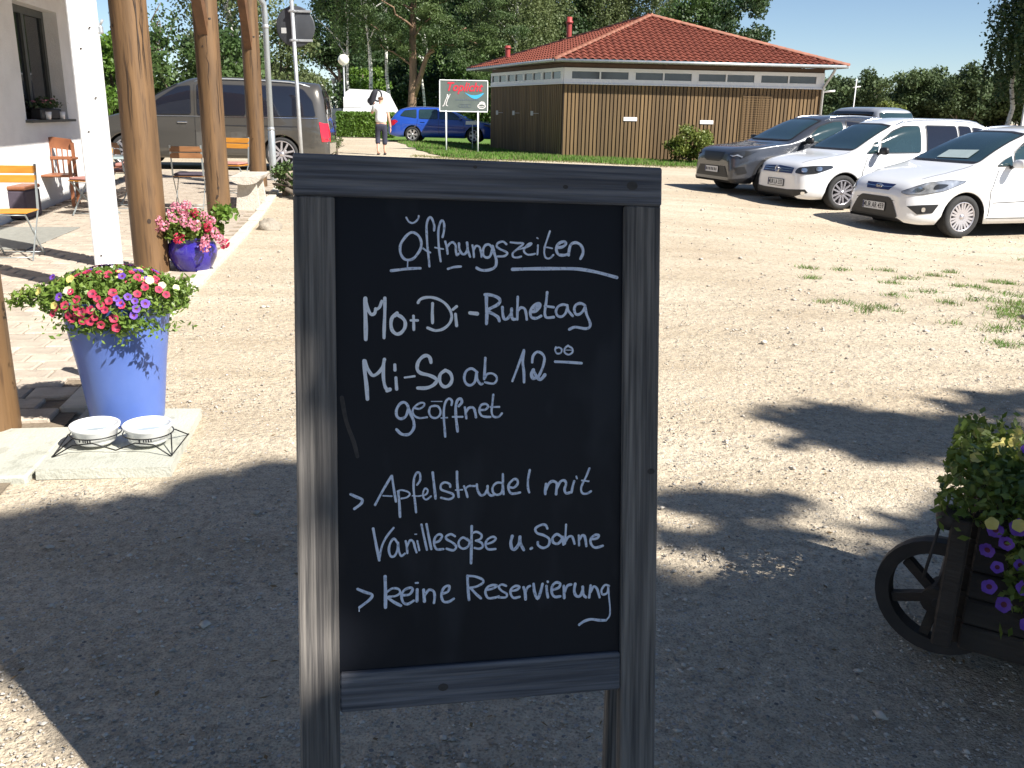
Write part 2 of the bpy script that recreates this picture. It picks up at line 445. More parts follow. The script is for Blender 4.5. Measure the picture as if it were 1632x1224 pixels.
def text_mesh(body, size, mat_name, name, parent, M4, extrude=.001, shear=0, align='CENTER', sx=1.0, offset=0.0):
    cu = bpy.data.curves.new('text', 'FONT'); cu.body = body; cu.size = size; cu.extrude = extrude; cu.shear = shear
    cu.align_x = align; cu.align_y = 'CENTER'; cu.offset = offset
    cu.resolution_u = 3
    t = bpy.data.objects.new('tmp_text', cu); link(t)
    bpy.context.view_layer.update()
    me = bpy.data.meshes.new_from_object(t.evaluated_get(bpy.context.evaluated_depsgraph_get()))
    bpy.data.objects.remove(t)
    me.materials.clear(); me.materials.append(M[mat_name])
    me.transform(Matrix.Diagonal((sx, 1, 1, 1)))
    me.transform(M4)
    o = bpy.data.objects.new(name, me); link(o)
    if parent is not None: o.parent = parent
    return o
def smooth_line(P, sub=4):
    if len(P) < 3: 
        a, b = P[0], P[-1]
        return [(a[0] + (b[0] - a[0]) * t / 3, a[1] + (b[1] - a[1]) * t / 3) for t in range(4)]
    out = []
    Q = [P[0]] + list(P) + [P[-1]]
    if P[0] == P[-1]: Q[0] = P[-2]; Q[-1] = P[1]
    for i in range(1, len(Q) - 2):
        p0, p1, p2, p3 = Q[i - 1], Q[i], Q[i + 1], Q[i + 2]
        for k in range(sub):
            t = k / sub
            out.append(tuple(.5 * ((2 * p1[j]) + (-p0[j] + p2[j]) * t + (2 * p0[j] - 5 * p1[j] + 4 * p2[j] - p3[j]) * t * t + (-p0[j] + 3 * p1[j] - 3 * p2[j] + p3[j]) * t ** 3) for j in (0, 1)))
    out.append(tuple(P[-1]))
    return out
def stroke(mb, P, w, z0, dz, cap=5, mi=0, wob=.08, to3=lambda x, y, z: (x, y, z)):
    """round ended flat brush stroke; z climbs a hair so that crossings never share a plane"""
    L_ = []
    n = len(P)
    def dirn(i):
        a = P[max(i - 1, 0)]; b = P[min(i + 1, n - 1)]
        dx, dy = b[0] - a[0], b[1] - a[1]; l = math.hypot(dx, dy) or 1
        return dx / l, dy / l
    hw = [w / 2 * (1 + wob * math.sin(i * .9 + n)) for i in range(n)]
    vs = []; fs = []
    for i in range(n):
        dx, dy = dirn(i); z = z0 + dz * i / max(1, n - 1)
        vs.append(to3(P[i][0] - dy * hw[i], P[i][1] + dx * hw[i], z)); vs.append(to3(P[i][0] + dy * hw[i], P[i][1] - dx * hw[i], z))
    for i in range(n - 1): fs.append((2 * i, 2 * i + 1, 2 * i + 3, 2 * i + 2))
    mb.add(vs, fs, mi)
    for e, i, sg in ((0, 0, -1), (1, n - 1, 1)):
        dx, dy = dirn(i); z = z0 + dz * (i / max(1, n - 1)); a0 = math.atan2(dx * 1, -dy * 1)
        vs = []
        for k in range(cap + 1):
            t = math.pi * k / cap
            ux, uy = -dy * math.cos(t) + sg * dx * math.sin(t), dx * math.cos(t) + sg * dy * math.sin(t)
            vs.append(to3(P[i][0] + ux * hw[i], P[i][1] + uy * hw[i], z))
        f = tuple(range(cap + 1))
        mb.add(vs, [f if sg < 0 else f[::-1]], mi)
WORDS = [
 ('Öffnungszeiten', [(31, '1846,981 1884,1043 1942,1071 2000,1047 2045,995 2055,950'), (44, '1934,1227 1864,1267 1780,1371 1741,1461 1746,1575 1797,1664 1874,1690 1964,1661 2042,1570 2088,1479 2094,1377 2056,1288 1992,1238 1934,1227'), (23, '1867,1701 1860,1816'), (46, '1585,1874 1745,1853 1899,1834 2079,1825'), (39, '2313,1186 2316,1103 2290,1014 2251,964 2212,1003 2186,1106 2188,1247 2198,1426 2216,1605 2232,1791'), (31, '2126,1491 2191,1535 2249,1559'), (39, '2458,1292 2482,1189 2485,1073 2459,1016 2420,1049 2387,1178 2386,1345 2399,1524 2424,1704'), (26, '2327,1472 2399,1486 2470,1495'), (39, '2503,1368 2529,1470 2542,1573'), (39, '2536,1457 2582,1399 2634,1378 2680,1429 2686,1519 2699,1596 2732,1570'), (42, '2739,1395 2745,1492 2791,1569 2844,1568 2884,1489 2877,1379'), (40, '2880,1386 2890,1489 2910,1566 2930,1618'), (37, '2970,1423 2989,1526 2996,1623'), (37, '2989,1513 3029,1435 3089,1446 3115,1524 3128,1614'), (43, '3315,1455 3262,1404 3195,1418 3155,1497 3162,1588 3215,1626 3275,1605 3308,1520 3322,1429'), (48, '3322,1429 3355,1558 3388,1675 3368,1780 3262,1836 3128,1842 3042,1804'), (38, '3563,1391 3502,1347 3415,1375 3395,1434 3455,1478 3543,1516 3583,1548 3529,1594 3409,1603'), (39, '2548,1829 2653,1797 2771,1786'), (35, '3637,1357 3758,1368 3867,1372 3772,1459 3678,1539 3685,1605 3759,1616 3826,1596'), (27, '3759,1479 3853,1457'), (35, '3853,1457 3962,1416 4009,1369 3961,1376 3894,1443 3874,1509 3935,1561 4016,1559 4071,1545'), (33, '4122,1399 4118,1492 4112,1558'), (25, '4104,1271 4122,1281'), (33, '4336,1151 4288,1291 4248,1410 4234,1516 4262,1608 4331,1620 4399,1559'), (27, '4234,1430 4303,1433 4378,1447'), (50, '4481,1432 4564,1417 4619,1370 4605,1330 4536,1338 4467,1392 4454,1485 4495,1551 4578,1562 4647,1548'), (50, '4675,1561 4681,1481 4715,1374 4798,1339 4882,1371 4931,1449 4932,1529 4890,1617'), (57, '3671,1821 4003,1806 4414,1797 4829,1797 5179,1846 5560,1937')]),
 ('Mo+Di-', [(63, '1154,2342 1152,2565 1157,2820 1155,3025'), (51, '1154,2348 1185,2488 1241,2603 1304,2590 1324,2513'), (46, '1330,2526 1388,2487 1427,2384'), (51, '1478,2333 1476,2563 1464,2820 1460,2999'), (54, '1681,2581 1603,2652 1577,2755 1596,2871 1666,2935 1743,2916 1808,2832 1815,2729 1757,2652 1681,2614 1642,2627'), (44, '1957,2632 1960,2754 1962,2864'), (41, '1912,2705 2028,2705'), (47, '2283,2417 2278,2585 2281,2747'), (44, '2036,2406 2069,2354 2147,2321 2264,2314 2394,2351 2511,2428 2590,2545 2609,2661 2563,2766 2458,2851 2327,2877 2196,2831'), (47, '2629,2518 2695,2466'), (50, '2675,2596 2694,2792'), (61, '2926,2575 3053,2588')]),
 ('Ruhetag', [(53, '3213,2260 3213,2423 3220,2594 3213,2758'), (51, '3187,2260 3294,2266 3414,2310 3452,2369 3401,2435 3294,2488 3227,2528'), (51, '3227,2541 3334,2593 3414,2645 3441,2711'), (46, '3495,2474 3502,2592 3529,2678 3589,2664 3650,2578 3657,2499'), (46, '3657,2499 3657,2592 3677,2677 3738,2677'), (41, '3765,2294 3762,2420 3759,2552 3759,2684'), (43, '3765,2538 3819,2479 3887,2498 3915,2590 3926,2683'), (46, '4003,2550 4092,2537 4154,2470 4160,2410 4105,2411 4024,2471 3990,2564 4010,2643 4093,2663 4182,2622'), (55, '4065,2490 4133,2450'), (44, '4290,2210 4277,2350 4257,2483 4250,2589 4285,2649 4409,2641'), (41, '4250,2449 4408,2468'), (42, '4657,2433 4574,2421 4491,2454 4450,2535 4478,2615 4561,2628 4630,2560 4657,2453'), (42, '4657,2453 4678,2533 4755,2620'), (45, '4977,2438 4893,2398 4810,2426 4782,2506 4811,2586 4880,2586 4950,2519 4977,2438'), (45, '4977,2438 5006,2585 5071,2733 5064,2814 4980,2841 4798,2814 4694,2855')]),
 ('Mi-So', [(61, '1127,3387 1137,3592 1161,3811 1174,4031'), (51, '1139,3387 1189,3529 1264,3632 1354,3594 1431,3492 1464,3363'), (51, '1451,3440 1443,3634 1461,3789 1499,3867 1557,3868'), (64, '1505,3893 1550,3874'), (51, '1637,3455 1639,3545'), (51, '1654,3675 1666,3869'), (34, '1803,3674 1971,3652'), (55, '2252,3420 2233,3342 2181,3302 2103,3328 2031,3418 2017,3535 2076,3601 2206,3635 2310,3681 2349,3734 2284,3812 2166,3856 2022,3854'), (53, '2495,3559 2416,3617 2396,3708 2428,3800 2494,3840 2573,3802 2613,3711 2580,3605 2495,3552')]),
 ('ab', [(45, '3052,3596 2958,3530 2865,3568 2825,3673 2851,3779 2931,3819 3011,3754 3038,3596'), (45, '3038,3596 3051,3715 3105,3795 3145,3795'), (46, '3193,3351 3186,3503 3173,3714'), (38, '3193,3688 3226,3629 3307,3616 3381,3663 3394,3730 3347,3789 3267,3788 3186,3767')]),
 ('12 00', [(41, '3672,3753 3767,3507 3875,3215'), (49, '3875,3229 3855,3415 3876,3602 3879,3775'), (47, '4026,3429 4040,3323 4108,3250 4191,3270 4246,3350 4226,3484 4178,3604 4137,3684'), (60, '4047,3563 4013,3629 4041,3710 4109,3697 4178,3731 4254,3652'), (55, '4047,3576 4109,3684'), (30, '4452,3164 4439,3218 4474,3278 4543,3265 4557,3205 4508,3171 4459,3184'), (33, '4674,3138 4612,3191 4612,3258 4682,3299 4752,3259 4751,3192 4688,3151'), (14, '4612,3218 4752,3219'), (47, '4440,3421 4662,3431 4921,3451')]),
 ('geöffnet', [(47, '1856,4162 1798,4096 1720,4120 1661,4223 1667,4328 1731,4375 1809,4343 1849,4253 1856,4162'), (49, '1856,4175 1900,4293 1952,4425 1951,4542 1886,4632 1807,4650 1730,4629 1659,4556'), (34, '1953,4189 2044,4211 2122,4166 2129,4114 2057,4113 1966,4177 1933,4254 1972,4333 2056,4368 2180,4357'), (37, '2319,4163 2240,4181 2214,4272 2253,4352 2331,4373 2397,4328 2411,4250 2371,4177 2306,4163'), (16, '2254,4087 2438,4090'), (40, '2602,4154 2609,4082 2556,4042 2497,4107 2470,4238 2470,4396 2482,4554 2491,4699'), (26, '2423,4375 2529,4370'), (48, '2728,4176 2782,4111 2762,4045 2702,4084 2675,4202 2681,4373 2694,4492 2707,4612'), (34, '2622,4359 2794,4362'), (40, '2835,4198 2848,4297 2861,4390'), (45, '2854,4284 2901,4212 2981,4207 3015,4287 3028,4373'), (40, '3109,4249 3196,4244 3243,4185 3196,4144 3115,4169 3088,4262 3129,4349 3209,4370 3283,4372'), (38, '3333,3987 3317,4146 3304,4279 3337,4366 3425,4374 3486,4315'), (35, '3283,4199 3439,4201')]),
 ('> Apfelstrudel', [(48, '880,5639 975,5688 1071,5737 1051,5808 942,5889'), (41, '1288,5837 1425,5587 1568,5349'), (41, '1575,5350 1606,5567 1641,5792'), (26, '1424,5685 1573,5697'), (44, '1683,5623 1698,5821 1709,6059'), (31, '1670,5616 1735,5598 1839,5628 1878,5676 1826,5727 1734,5743'), (39, '2003,5516 2056,5438 2050,5319 1998,5311 1952,5408 1944,5579 1963,5778 1984,5991'), (24, '1924,5704 2022,5714 2088,5704'), (32, '2101,5711 2167,5680 2187,5615 2141,5586 2108,5651 2114,5744 2166,5779 2245,5723'), (45, '2273,5313 2299,5552 2322,5765'), (40, '2577,5575 2564,5522 2484,5492 2418,5530 2418,5610 2510,5653 2617,5697 2630,5751 2550,5788 2417,5756'), (45, '2695,5313 2697,5500 2723,5754'), (27, '2670,5632 2790,5630'), (40, '2817,5571 2857,5679 2877,5760'), (32, '2844,5625 2871,5586 2924,5561'), (37, '2914,5569 3005,5573'), (42, '3041,5546 3055,5645 3111,5738 3182,5720 3225,5637 3232,5581'), (43, '3232,5581 3232,5679 3282,5745 3339,5747'), (40, '3481,5533 3396,5530 3324,5598 3331,5697 3403,5742 3481,5703 3503,5548 3503,5378'), (40, '3503,5548 3517,5732'), (43, '3603,5608 3697,5625 3768,5557 3754,5485 3689,5483 3610,5566 3610,5665 3668,5731 3812,5715'), (41, '3987,5323 3956,5492 3956,5635 3978,5721')]),
 ('mit', [(47, '4283,5582 4269,5674 4270,5760'), (50, '4277,5689 4335,5577 4408,5536 4481,5582 4474,5682 4467,5767'), (47, '4474,5682 4540,5555 4613,5529 4650,5588 4621,5687 4651,5760 4725,5748'), (44, '4798,5549 4769,5649 4750,5749'), (33, '4837,5465 4849,5501'), (39, '5079,5328 5020,5471 4954,5598 4925,5698 4955,5771 5030,5781 5111,5741'), (33, '4939,5540 5065,5559')]),
 ('Vanillesoße', [(46, '1253,6243 1292,6473 1351,6794'), (38, '1351,6767 1400,6547 1483,6385 1599,6245'), (41, '1659,6504 1605,6432 1543,6499 1515,6622 1548,6735 1617,6725 1665,6616 1673,6505'), (38, '1673,6505 1686,6645 1726,6738 1788,6699'), (38, '1803,6484 1823,6596 1830,6694'), (39, '1823,6582 1879,6473 1934,6504 1961,6603 1988,6688'), (36, '2003,6493 2036,6656'), (22, '1962,6373 1990,6374'), (39, '2076,6210 2114,6401 2168,6655'), (42, '2163,6207 2197,6405 2244,6645'), (42, '2294,6535 2377,6511 2433,6430 2385,6392 2315,6438 2293,6549 2335,6650 2453,6656'), (42, '2657,6440 2587,6402 2503,6433 2517,6490 2615,6551 2678,6625 2628,6686 2509,6651'), (40, '2882,6522 2798,6468 2727,6528 2727,6613 2797,6666 2882,6635 2911,6551 2868,6493'), (48, '2951,6278 2946,6581 2938,6928'), (40, '2967,6398 3038,6380 3123,6434 3109,6504 3024,6535'), (40, '3024,6535 3123,6576 3145,6648 3081,6680 3002,6662'), (40, '3230,6602 3323,6571 3380,6517 3323,6479 3230,6524 3194,6608 3237,6695 3373,6699')]),
 ('u. Sahne', [(55, '3673,6485 3646,6593 3667,6703 3722,6719 3791,6627 3811,6505'), (52, '3811,6505 3825,6629 3881,6741'), (50, '4005,6726 4026,6714'), (45, '4310,6378 4275,6315 4191,6311 4094,6369 4122,6452 4248,6499 4346,6572 4332,6681 4235,6724 4144,6672 4137,6617'), (48, '4570,6541 4486,6489 4409,6547 4416,6630 4500,6662 4570,6596 4584,6528 4606,6681'), (39, '4653,6325 4643,6517 4634,6668'), (45, '4641,6627 4697,6547 4768,6551 4811,6677'), (40, '4888,6529 4896,6709'), (48, '4895,6612 4952,6532 5002,6562 5031,6729'), (46, '5109,6608 5223,6600 5265,6546 5194,6536 5116,6595 5116,6692 5196,6765 5339,6738')]),
 ('> keine', [(49, '982,7272 1104,7332 1226,7386 1180,7469 1012,7591'), (21, '1005,7591 1005,7657'), (57, '1448,7081 1453,7353 1451,7619'), (39, '1472,7355 1570,7294 1675,7313 1700,7382 1622,7430 1504,7436'), (52, '1491,7449 1595,7535 1712,7603'), (45, '1739,7424 1858,7418 1917,7341 1885,7299 1779,7333 1726,7423 1752,7545 1830,7583 1936,7530'), (55, '1996,7339 1991,7540'), (34, '1970,7224 2010,7224'), (56, '2108,7353 2121,7555'), (45, '2128,7448 2201,7358 2281,7390 2300,7485 2286,7592'), (45, '2440,7440 2534,7405 2554,7312 2481,7321 2427,7399 2420,7506 2460,7583 2547,7588 2634,7540')]),
 ('Reservierung', [(49, '2875,7151 2884,7363 2901,7576'), (42, '2884,7152 3007,7168 3139,7228 3148,7290 3042,7346 2919,7365'), (46, '2936,7375 3024,7477 3112,7562'), (43, '3201,7417 3307,7406 3396,7358 3343,7337 3236,7366 3192,7452 3236,7561 3343,7568 3432,7546'), (39, '3565,7368 3485,7337 3431,7378 3485,7452 3574,7511 3557,7572 3432,7564'), (43, '3655,7462 3753,7450 3807,7400 3735,7378 3655,7427 3646,7515 3700,7590 3808,7578'), (51, '3879,7413 3907,7513 3916,7630'), (43, '3916,7496 3951,7417 3997,7393'), (51, '4060,7361 4078,7506 4133,7634 4187,7512 4223,7371'), (47, '4296,7411 4305,7519 4324,7619'), (44, '4317,7332 4323,7341'), (48, '4406,7489 4515,7460 4552,7390 4478,7359 4405,7417 4397,7543 4452,7618 4553,7615'), (52, '4616,7430 4626,7647'), (48, '4635,7539 4680,7434 4754,7411'), (52, '4828,7406 4810,7532 4847,7624 4921,7629 4967,7523 4967,7469'), (48, '4967,7487 4986,7615 5033,7663'), (48, '5115,7450 5089,7666'), (45, '5116,7568 5171,7472 5237,7521 5285,7678'), (41, '5461,7480 5386,7457 5321,7544 5340,7627 5425,7605 5452,7479'), (30, '5452,7479 5463,7698 5483,7882 5475,8028 5410,8106'), (49, '5410,8106 5278,8097 5129,8069 4999,8097 4906,8154')])
]
# ------------------------------------------------------------------ ground, lawn, patio
def grid_axis(lo, hi, c, n, k):
    t = np.linspace(-1, 1, n); s = np.sinh(k * t) / np.sinh(k)
    return np.where(s < 0, c + s * (c - lo), c + s * (hi - c))
def make_ground():
    xs = grid_axis(-700, 700, 1.0, 210, 5.5); ys = grid_axis(-300, 1400, 6.0, 230, 5.5)
    V = []
    for y in ys:
        for x in xs:
            z = Z(x, y)
            d = math.hypot(x, y - 4)
            if d < 9: z += (1 - d / 9) * .012 * (math.sin(x * 2.3 + 1.1 * y) + math.sin(y * 3.1 - x * 1.7)) * .5
            V.append((x, y, z - .006))
    n = len(xs); F = []
    for j in range(len(ys) - 1):
        for i in range(n - 1): F.append((j * n + i, j * n + i + 1, (j + 1) * n + i + 1, (j + 1) * n + i))
    o = mesh_np('sand_ground', V, F, 'ground', smooth=True)
    tag(o, 'pale sandy gravel ground of the car park and forecourt', kind='structure')
make_ground()

def poly_sheet(name, poly, mat_name, dz, step=.6, edge=.18, seed=1):
    r = random.Random(seed); P = []
    n = len(poly)
    for i in range(n):
        a = Vector(poly[i]); b = Vector(poly[(i + 1) % n]); k = max(1, int((b - a).length / step))
        for j in range(k):
            p = a.lerp(b, j / k); P.append(Vector((p.x + r.uniform(-edge, edge), p.y + r.uniform(-edge, edge))))
    xs = [p.x for p in P]; ys = [p.y for p in P]; pts = list(P)
    N0 = len(P)
    st = step * 1.6
    def inside(x, y):
        c = False; j = N0 - 1
        for i in range(N0):
            if (P[i].y > y) != (P[j].y > y) and x < (P[j].x - P[i].x) * (y - P[i].y) / (P[j].y - P[i].y) + P[i].x: c = not c
            j = i
        return c
    y = min(ys) + st / 2
    while y < max(ys):
        x = min(xs) + st / 2
        while x < max(xs):
            if inside(x, y) and min((Vector((x, y)) - q).length for q in P) > st * .4: pts.append(Vector((x, y)))
            x += st
        y += st
    v, _, f, *_ = delaunay_2d_cdt(pts, [], [list(range(N0))], 1, 1e-5)
    mb = MB(); mb.add([(q.x, q.y, Z(q.x, q.y) + dz) for q in v], [tuple(t) for t in f], smooth=True)
    o = mb.build(name, mat_name)
    return o, inside
LAWN = [(-2.3, 29.3), (1.5, 29.0), (3.4, 28.4), (6.2, 29.6), (7.6, 31.2), (8.4, 33.0), (4, 50), (3, 66), (-13, 72), (-11.5, 60), (-8.2, 50), (-5.2, 41.0), (-4.1, 36), (-3.3, 32)]
lawn, in_lawn = poly_sheet('lawn', LAWN, 'lawn', .012, step=.7, edge=.12)
tag(lawn, 'bright green lawn in front of the timber pavilion', kind='structure')

def blades(name, pts, h, mats, lean=.5, w=.006, parent=None):
    V = []; F = []; MI = []
    for (x, y, z, hh) in pts:
        a = rnd.uniform(0, 6.283); l = rnd.uniform(.1, lean) * hh; L_ = hh * h * rnd.uniform(.6, 1.3)
        ww = w * rnd.uniform(.7, 1.4); b = rnd.uniform(0, 6.283)
        dx, dy = math.cos(b) * ww, math.sin(b) * ww
        tx, ty = x + math.cos(a) * l * .1, y + math.sin(a) * l * .1
        o = len(V)
        V += [(x - dx, y - dy, z - .004), (x + dx, y + dy, z - .004), (x + math.cos(a) * l * h, y + math.sin(a) * l * h, z + L_)]
        F.append((o, o + 1, o + 2)); MI.append(0 if rnd.random() < .72 or len(mats) == 1 else 1)
    return mesh_np(name, V, F, mats, mi=MI, parent=parent)
pts = []
while len(pts) < 34000:
    y = rnd.choice((rnd.uniform(28.3, 34), rnd.uniform(28.3, 42))); x = rnd.uniform(-6, 8.5)
    if in_lawn(x, y): pts.append((x, y, Z(x, y) + .012, 1))
tag(blades('lawn_grass', pts, .085, ['blade', 'dryblade'], w=.014), 'short grass blades of the lawn by the pavilion', 'grass', kind='stuff')
# sparse tufts in the car park
TUFTS = [(2.75, 7.84, .16), (3.07, 7.5, .16), (3.2, 7.62, .12), (2.45, 8.1, .07), (3.9, 8.6, .12), (4.3, 7.6, .3), (4.5, 8.3, .3), (4.7, 7.9, .34), (4.1, 7.1, .2), (4.6, 9.9, .1),
         (3.5, 6.32, .16), (3.85, 6.35, .22), (3.75, 6.9, .24), (4.2, 6.6, .26), (4.4, 7.0, .3), (3.77, 10.7, .08), (4.5, 10.9, .08), (3.2, 9.9, .12), (3.6, 9.9, .1), (4.1, 9.5, .13), (4.6, 9.1, .2), (5.0, 8.7, .3),
         (3.0, 9.2, .1), (3.3, 8.9, .09), (3.8, 9.1, .1), (2.6, 9.4, .07), (2.1, 9.6, .09), (2.9, 8.4, .09), (3.5, 8.3, .12), (3.9, 8.0, .1), (5.2, 9.6, .22), (3.3, 6.9, .07), (2.2, 8.7, .05), (3.1, 10.4, .09),
         (4.6, 6.1, .3), (2.5, 10.4, .06), (4.1, 10.1, .11), (7.6, 12.6, .3), (7.1, 12.4, .18), (5.0, 10.4, .1)]
pts = []
for (x, y, r_) in TUFTS:
    if r_ < .1: continue
    for c in range(int(2 + r_ * 22)):
        ax = x + rnd.gauss(0, r_ * .6); ay = y + rnd.gauss(0, r_ * .36)
        for k in range(int(10 + r_ * 120)):
            px_, py_ = ax + rnd.gauss(0, .03 + r_ * .12), ay + rnd.gauss(0, .03 + r_ * .07); pts.append((px_, py_, Z(px_, py_) - .004, 1))
for k in range(300):
    px_, py_ = rnd.gauss(4.8, .5), rnd.gauss(8.3, .9); pts.append((px_, py_, Z(px_, py_) - .004, .6))
for k in range(6):
    bx, by = rnd.uniform(1.2, 6), rnd.uniform(8.5, 13)
    for j in range(14): px_, py_ = bx + rnd.gauss(0, .04), by + rnd.gauss(0, .03); pts.append((px_, py_, Z(px_, py_) - .004, .5))
tag(blades('grass_tufts', pts, .038, ['blade', 'dryblade'], lean=1.6, w=.0035), 'sparse green grass tufts growing in the sandy car park', 'grass', kind='stuff')
# weeds between lawn and sand
pts = []
for k in range(2600):
    px_ = rnd.uniform(-3.2, 7.5); py_ = 28.7 + rnd.gauss(0, .35); pts.append((px_, py_, Z(px_, py_), .7))
tag(blades('lawn_edge_weeds', pts, .06, ['dryblade'], lean=1, w=.012), 'dry weeds straggling along the front edge of the lawn', 'weeds', kind='stuff')

# loose gravel
def gravel(name, n, sampler, size, matn='gravel'):
    V = []; F = []
    base = [(1, 0, 0), (-1, 0, 0), (0, 1, 0), (0, -1, 0), (0, 0, 1), (0, 0, -1)]
    fc = [(0, 2, 4), (2, 1, 4), (1, 3, 4), (3, 0, 4), (2, 0, 5), (1, 2, 5), (3, 1, 5), (0, 3, 5)]
    for i in range(n):
        x, y = sampler(); z = Z(x, y); s = size * math.exp(rnd.gauss(0, .45)); a = rnd.uniform(0, 6.28)
        sx, sy, sz = s * rnd.uniform(.7, 1.4), s * rnd.uniform(.6, 1.1), s * rnd.uniform(.4, .7); o = len(V)
        for b in base:
            px_, py_, pz = b[0] * sx, b[1] * sy, b[2] * sz
            V.append((x + px_ * math.cos(a) - py_ * math.sin(a), y + px_ * math.sin(a) + py_ * math.cos(a), z + pz + sz * .25))
        F += [tuple(q + o for q in f) for f in fc]
    return mesh_np(name, V, F, matn, smooth=True)
def edge_x(y): return -2.14 - .165 * (y - 4)
def wall_x(y): return -4.72 - .155 * y
def s1():
    while True:
        y = 1.5 + 7.5 * rnd.random() ** 1.35; x = rnd.uniform(-.62 * y - .2, .62 * y + .2)
        if x > edge_x(y) + .12 and not (-2.2 < x < -1.3 and 3.4 < y < 4.4): return x, y
tag(gravel('loose_gravel', 34000, s1, .0038), 'small loose pebbles lying on the sandy forecourt', 'gravel', kind='stuff')
def s2():
    while True:
        y = rnd.uniform(6, 24); x = rnd.uniform(-.6 * y, .62 * y)
        if x > edge_x(y) + .2: return x, y
tag(gravel('coarse_gravel', 3500, s2, .009), 'scattered coarser stones on the car park sand', 'gravel', kind='stuff')

C = []
for _ in range(330):
    x, y = s1(); C.append((x, y, Z(x, y) + .004))
V, F = leaf_geo(np.array(C), .014, aspect=1.8); V[:, 2] = V[:, 2] * .25 + .004
tag(mesh_np('dry_leaves', V, F, 'dry_leaf'), 'small dry brown leaves lying on the gravel', 'leaves', kind='stuff')
# patio
patio = poly_sheet('patio', [(edge_x(3.0), 3.0), (edge_x(17.5), 17.5), (wall_x(17.5), 17.5), (wall_x(3.0), 3.0)], 'joint', .004, step=1.0, edge=0)[0]
tag(patio, 'paved terrace beside the white house', kind='structure')
E1 = Vector((-.163, .987)).normalized(); E2 = Vector((E1.y, -E1.x))
pm = MB(); pm.box((0, 0, .012), (.232, .172, .03), bev=.008); pav0 = None
far = MB(); PW, PH = .245, .185
near = []
for j in range(0, 90):
    for i in range(-30, 10):
        o = Vector((edge_x(3.2), 3.2)) + E1 * (j * PH) + E2 * ((i + (.5 if j % 2 else 0)) * PW - .2)
        if o.x > edge_x(o.y) - .13 or o.x < wall_x(o.y) + .1 or o.x < -.60 * o.y - .3: continue
        if o.y < 4.10 and o.x > -2.95: continue
        if o.x > -2.08 and o.y < 4.48: continue
        near.append((o.length, o.x, o.y))
near.sort()
ang = math.atan2(E1.y, E1.x) - math.pi / 2
for k, (d, x, y) in enumerate(near):
    zt = rnd.uniform(-.004, .004)
    if k < 296:
        if pav0 is None: p = pav0 = pm.build('paver', 'paver', patio)
        else: p = share(pav0, 'paver', patio)
        p.location = (x, y, Z(x, y) + zt); p.rotation_euler = (rnd.uniform(-.012, .012), rnd.uniform(-.012, .012), ang + rnd.uniform(-.02, .02))
    else: far.box((x, y, Z(x, y) + .012 + zt), (.232, .172, .03), rz=ang)
fo = far.build('paver_field', 'paver', patio); fo['kind'] = 'stuff'
sl0 = MB()
for c, d in (((-2.42, 3.72, .006), (.78, .62, .05)), ((-2.45, 3.12, .004), (.8, .5, .05))):
    o = MB().box((0, 0, 0), d, bev=.01).build('paving_slab', 'slab', patio); o.location = c; o.rotation_euler.z = .14
kerb = empty('kerb', (edge_x(4.4), 4.4, 0)); kerb['kind'] = 'structure'; kerb['label'] = 'low concrete kerb along the edge of the terrace'
ks = None
for k in range(13):
    y = 4.85 + k * 1.0; x = edge_x(y) - .02
    if ks is None: ks = MB().box((0, 0, 0), (.13, .985, .10), bev=.01).build('kerb_stone', 'kerb', kerb); o = ks
    else: o = share(ks, 'kerb_stone', kerb)
    o.location = (x - edge_x(4.4), y - 4.4, Z(x, y) - .012); o.rotation_euler.z = ang
rug = MB().box((0, 0, 0), (.95, 1.9, .012), bev=.004).build('floor_mat', 'mat', None, (-5.72, 10.35, .034)); rug.rotation_euler.z = ang
tag(rug, 'flat grey rectangular mat lying on the terrace paving', 'mat')
slab = MB()
v = [(-1.97, 3.50), (-1.43, 3.56), (-1.56, 4.34), (-2.12, 4.30)]
slab.add([(x, y, 0) for x, y in v] + [(x * .998 - .004, y + .004, .045) for x, y in v], [(4, 5, 6, 7), (0, 1, 5, 4), (1, 2, 6, 5), (2, 3, 7, 6), (3, 0, 4, 7), (3, 2, 1, 0)])
tag(slab.build('stone_slab', 'slab'), 'greenish grey stone slab under the tall blue pot and the two bowls', 'stone slab')

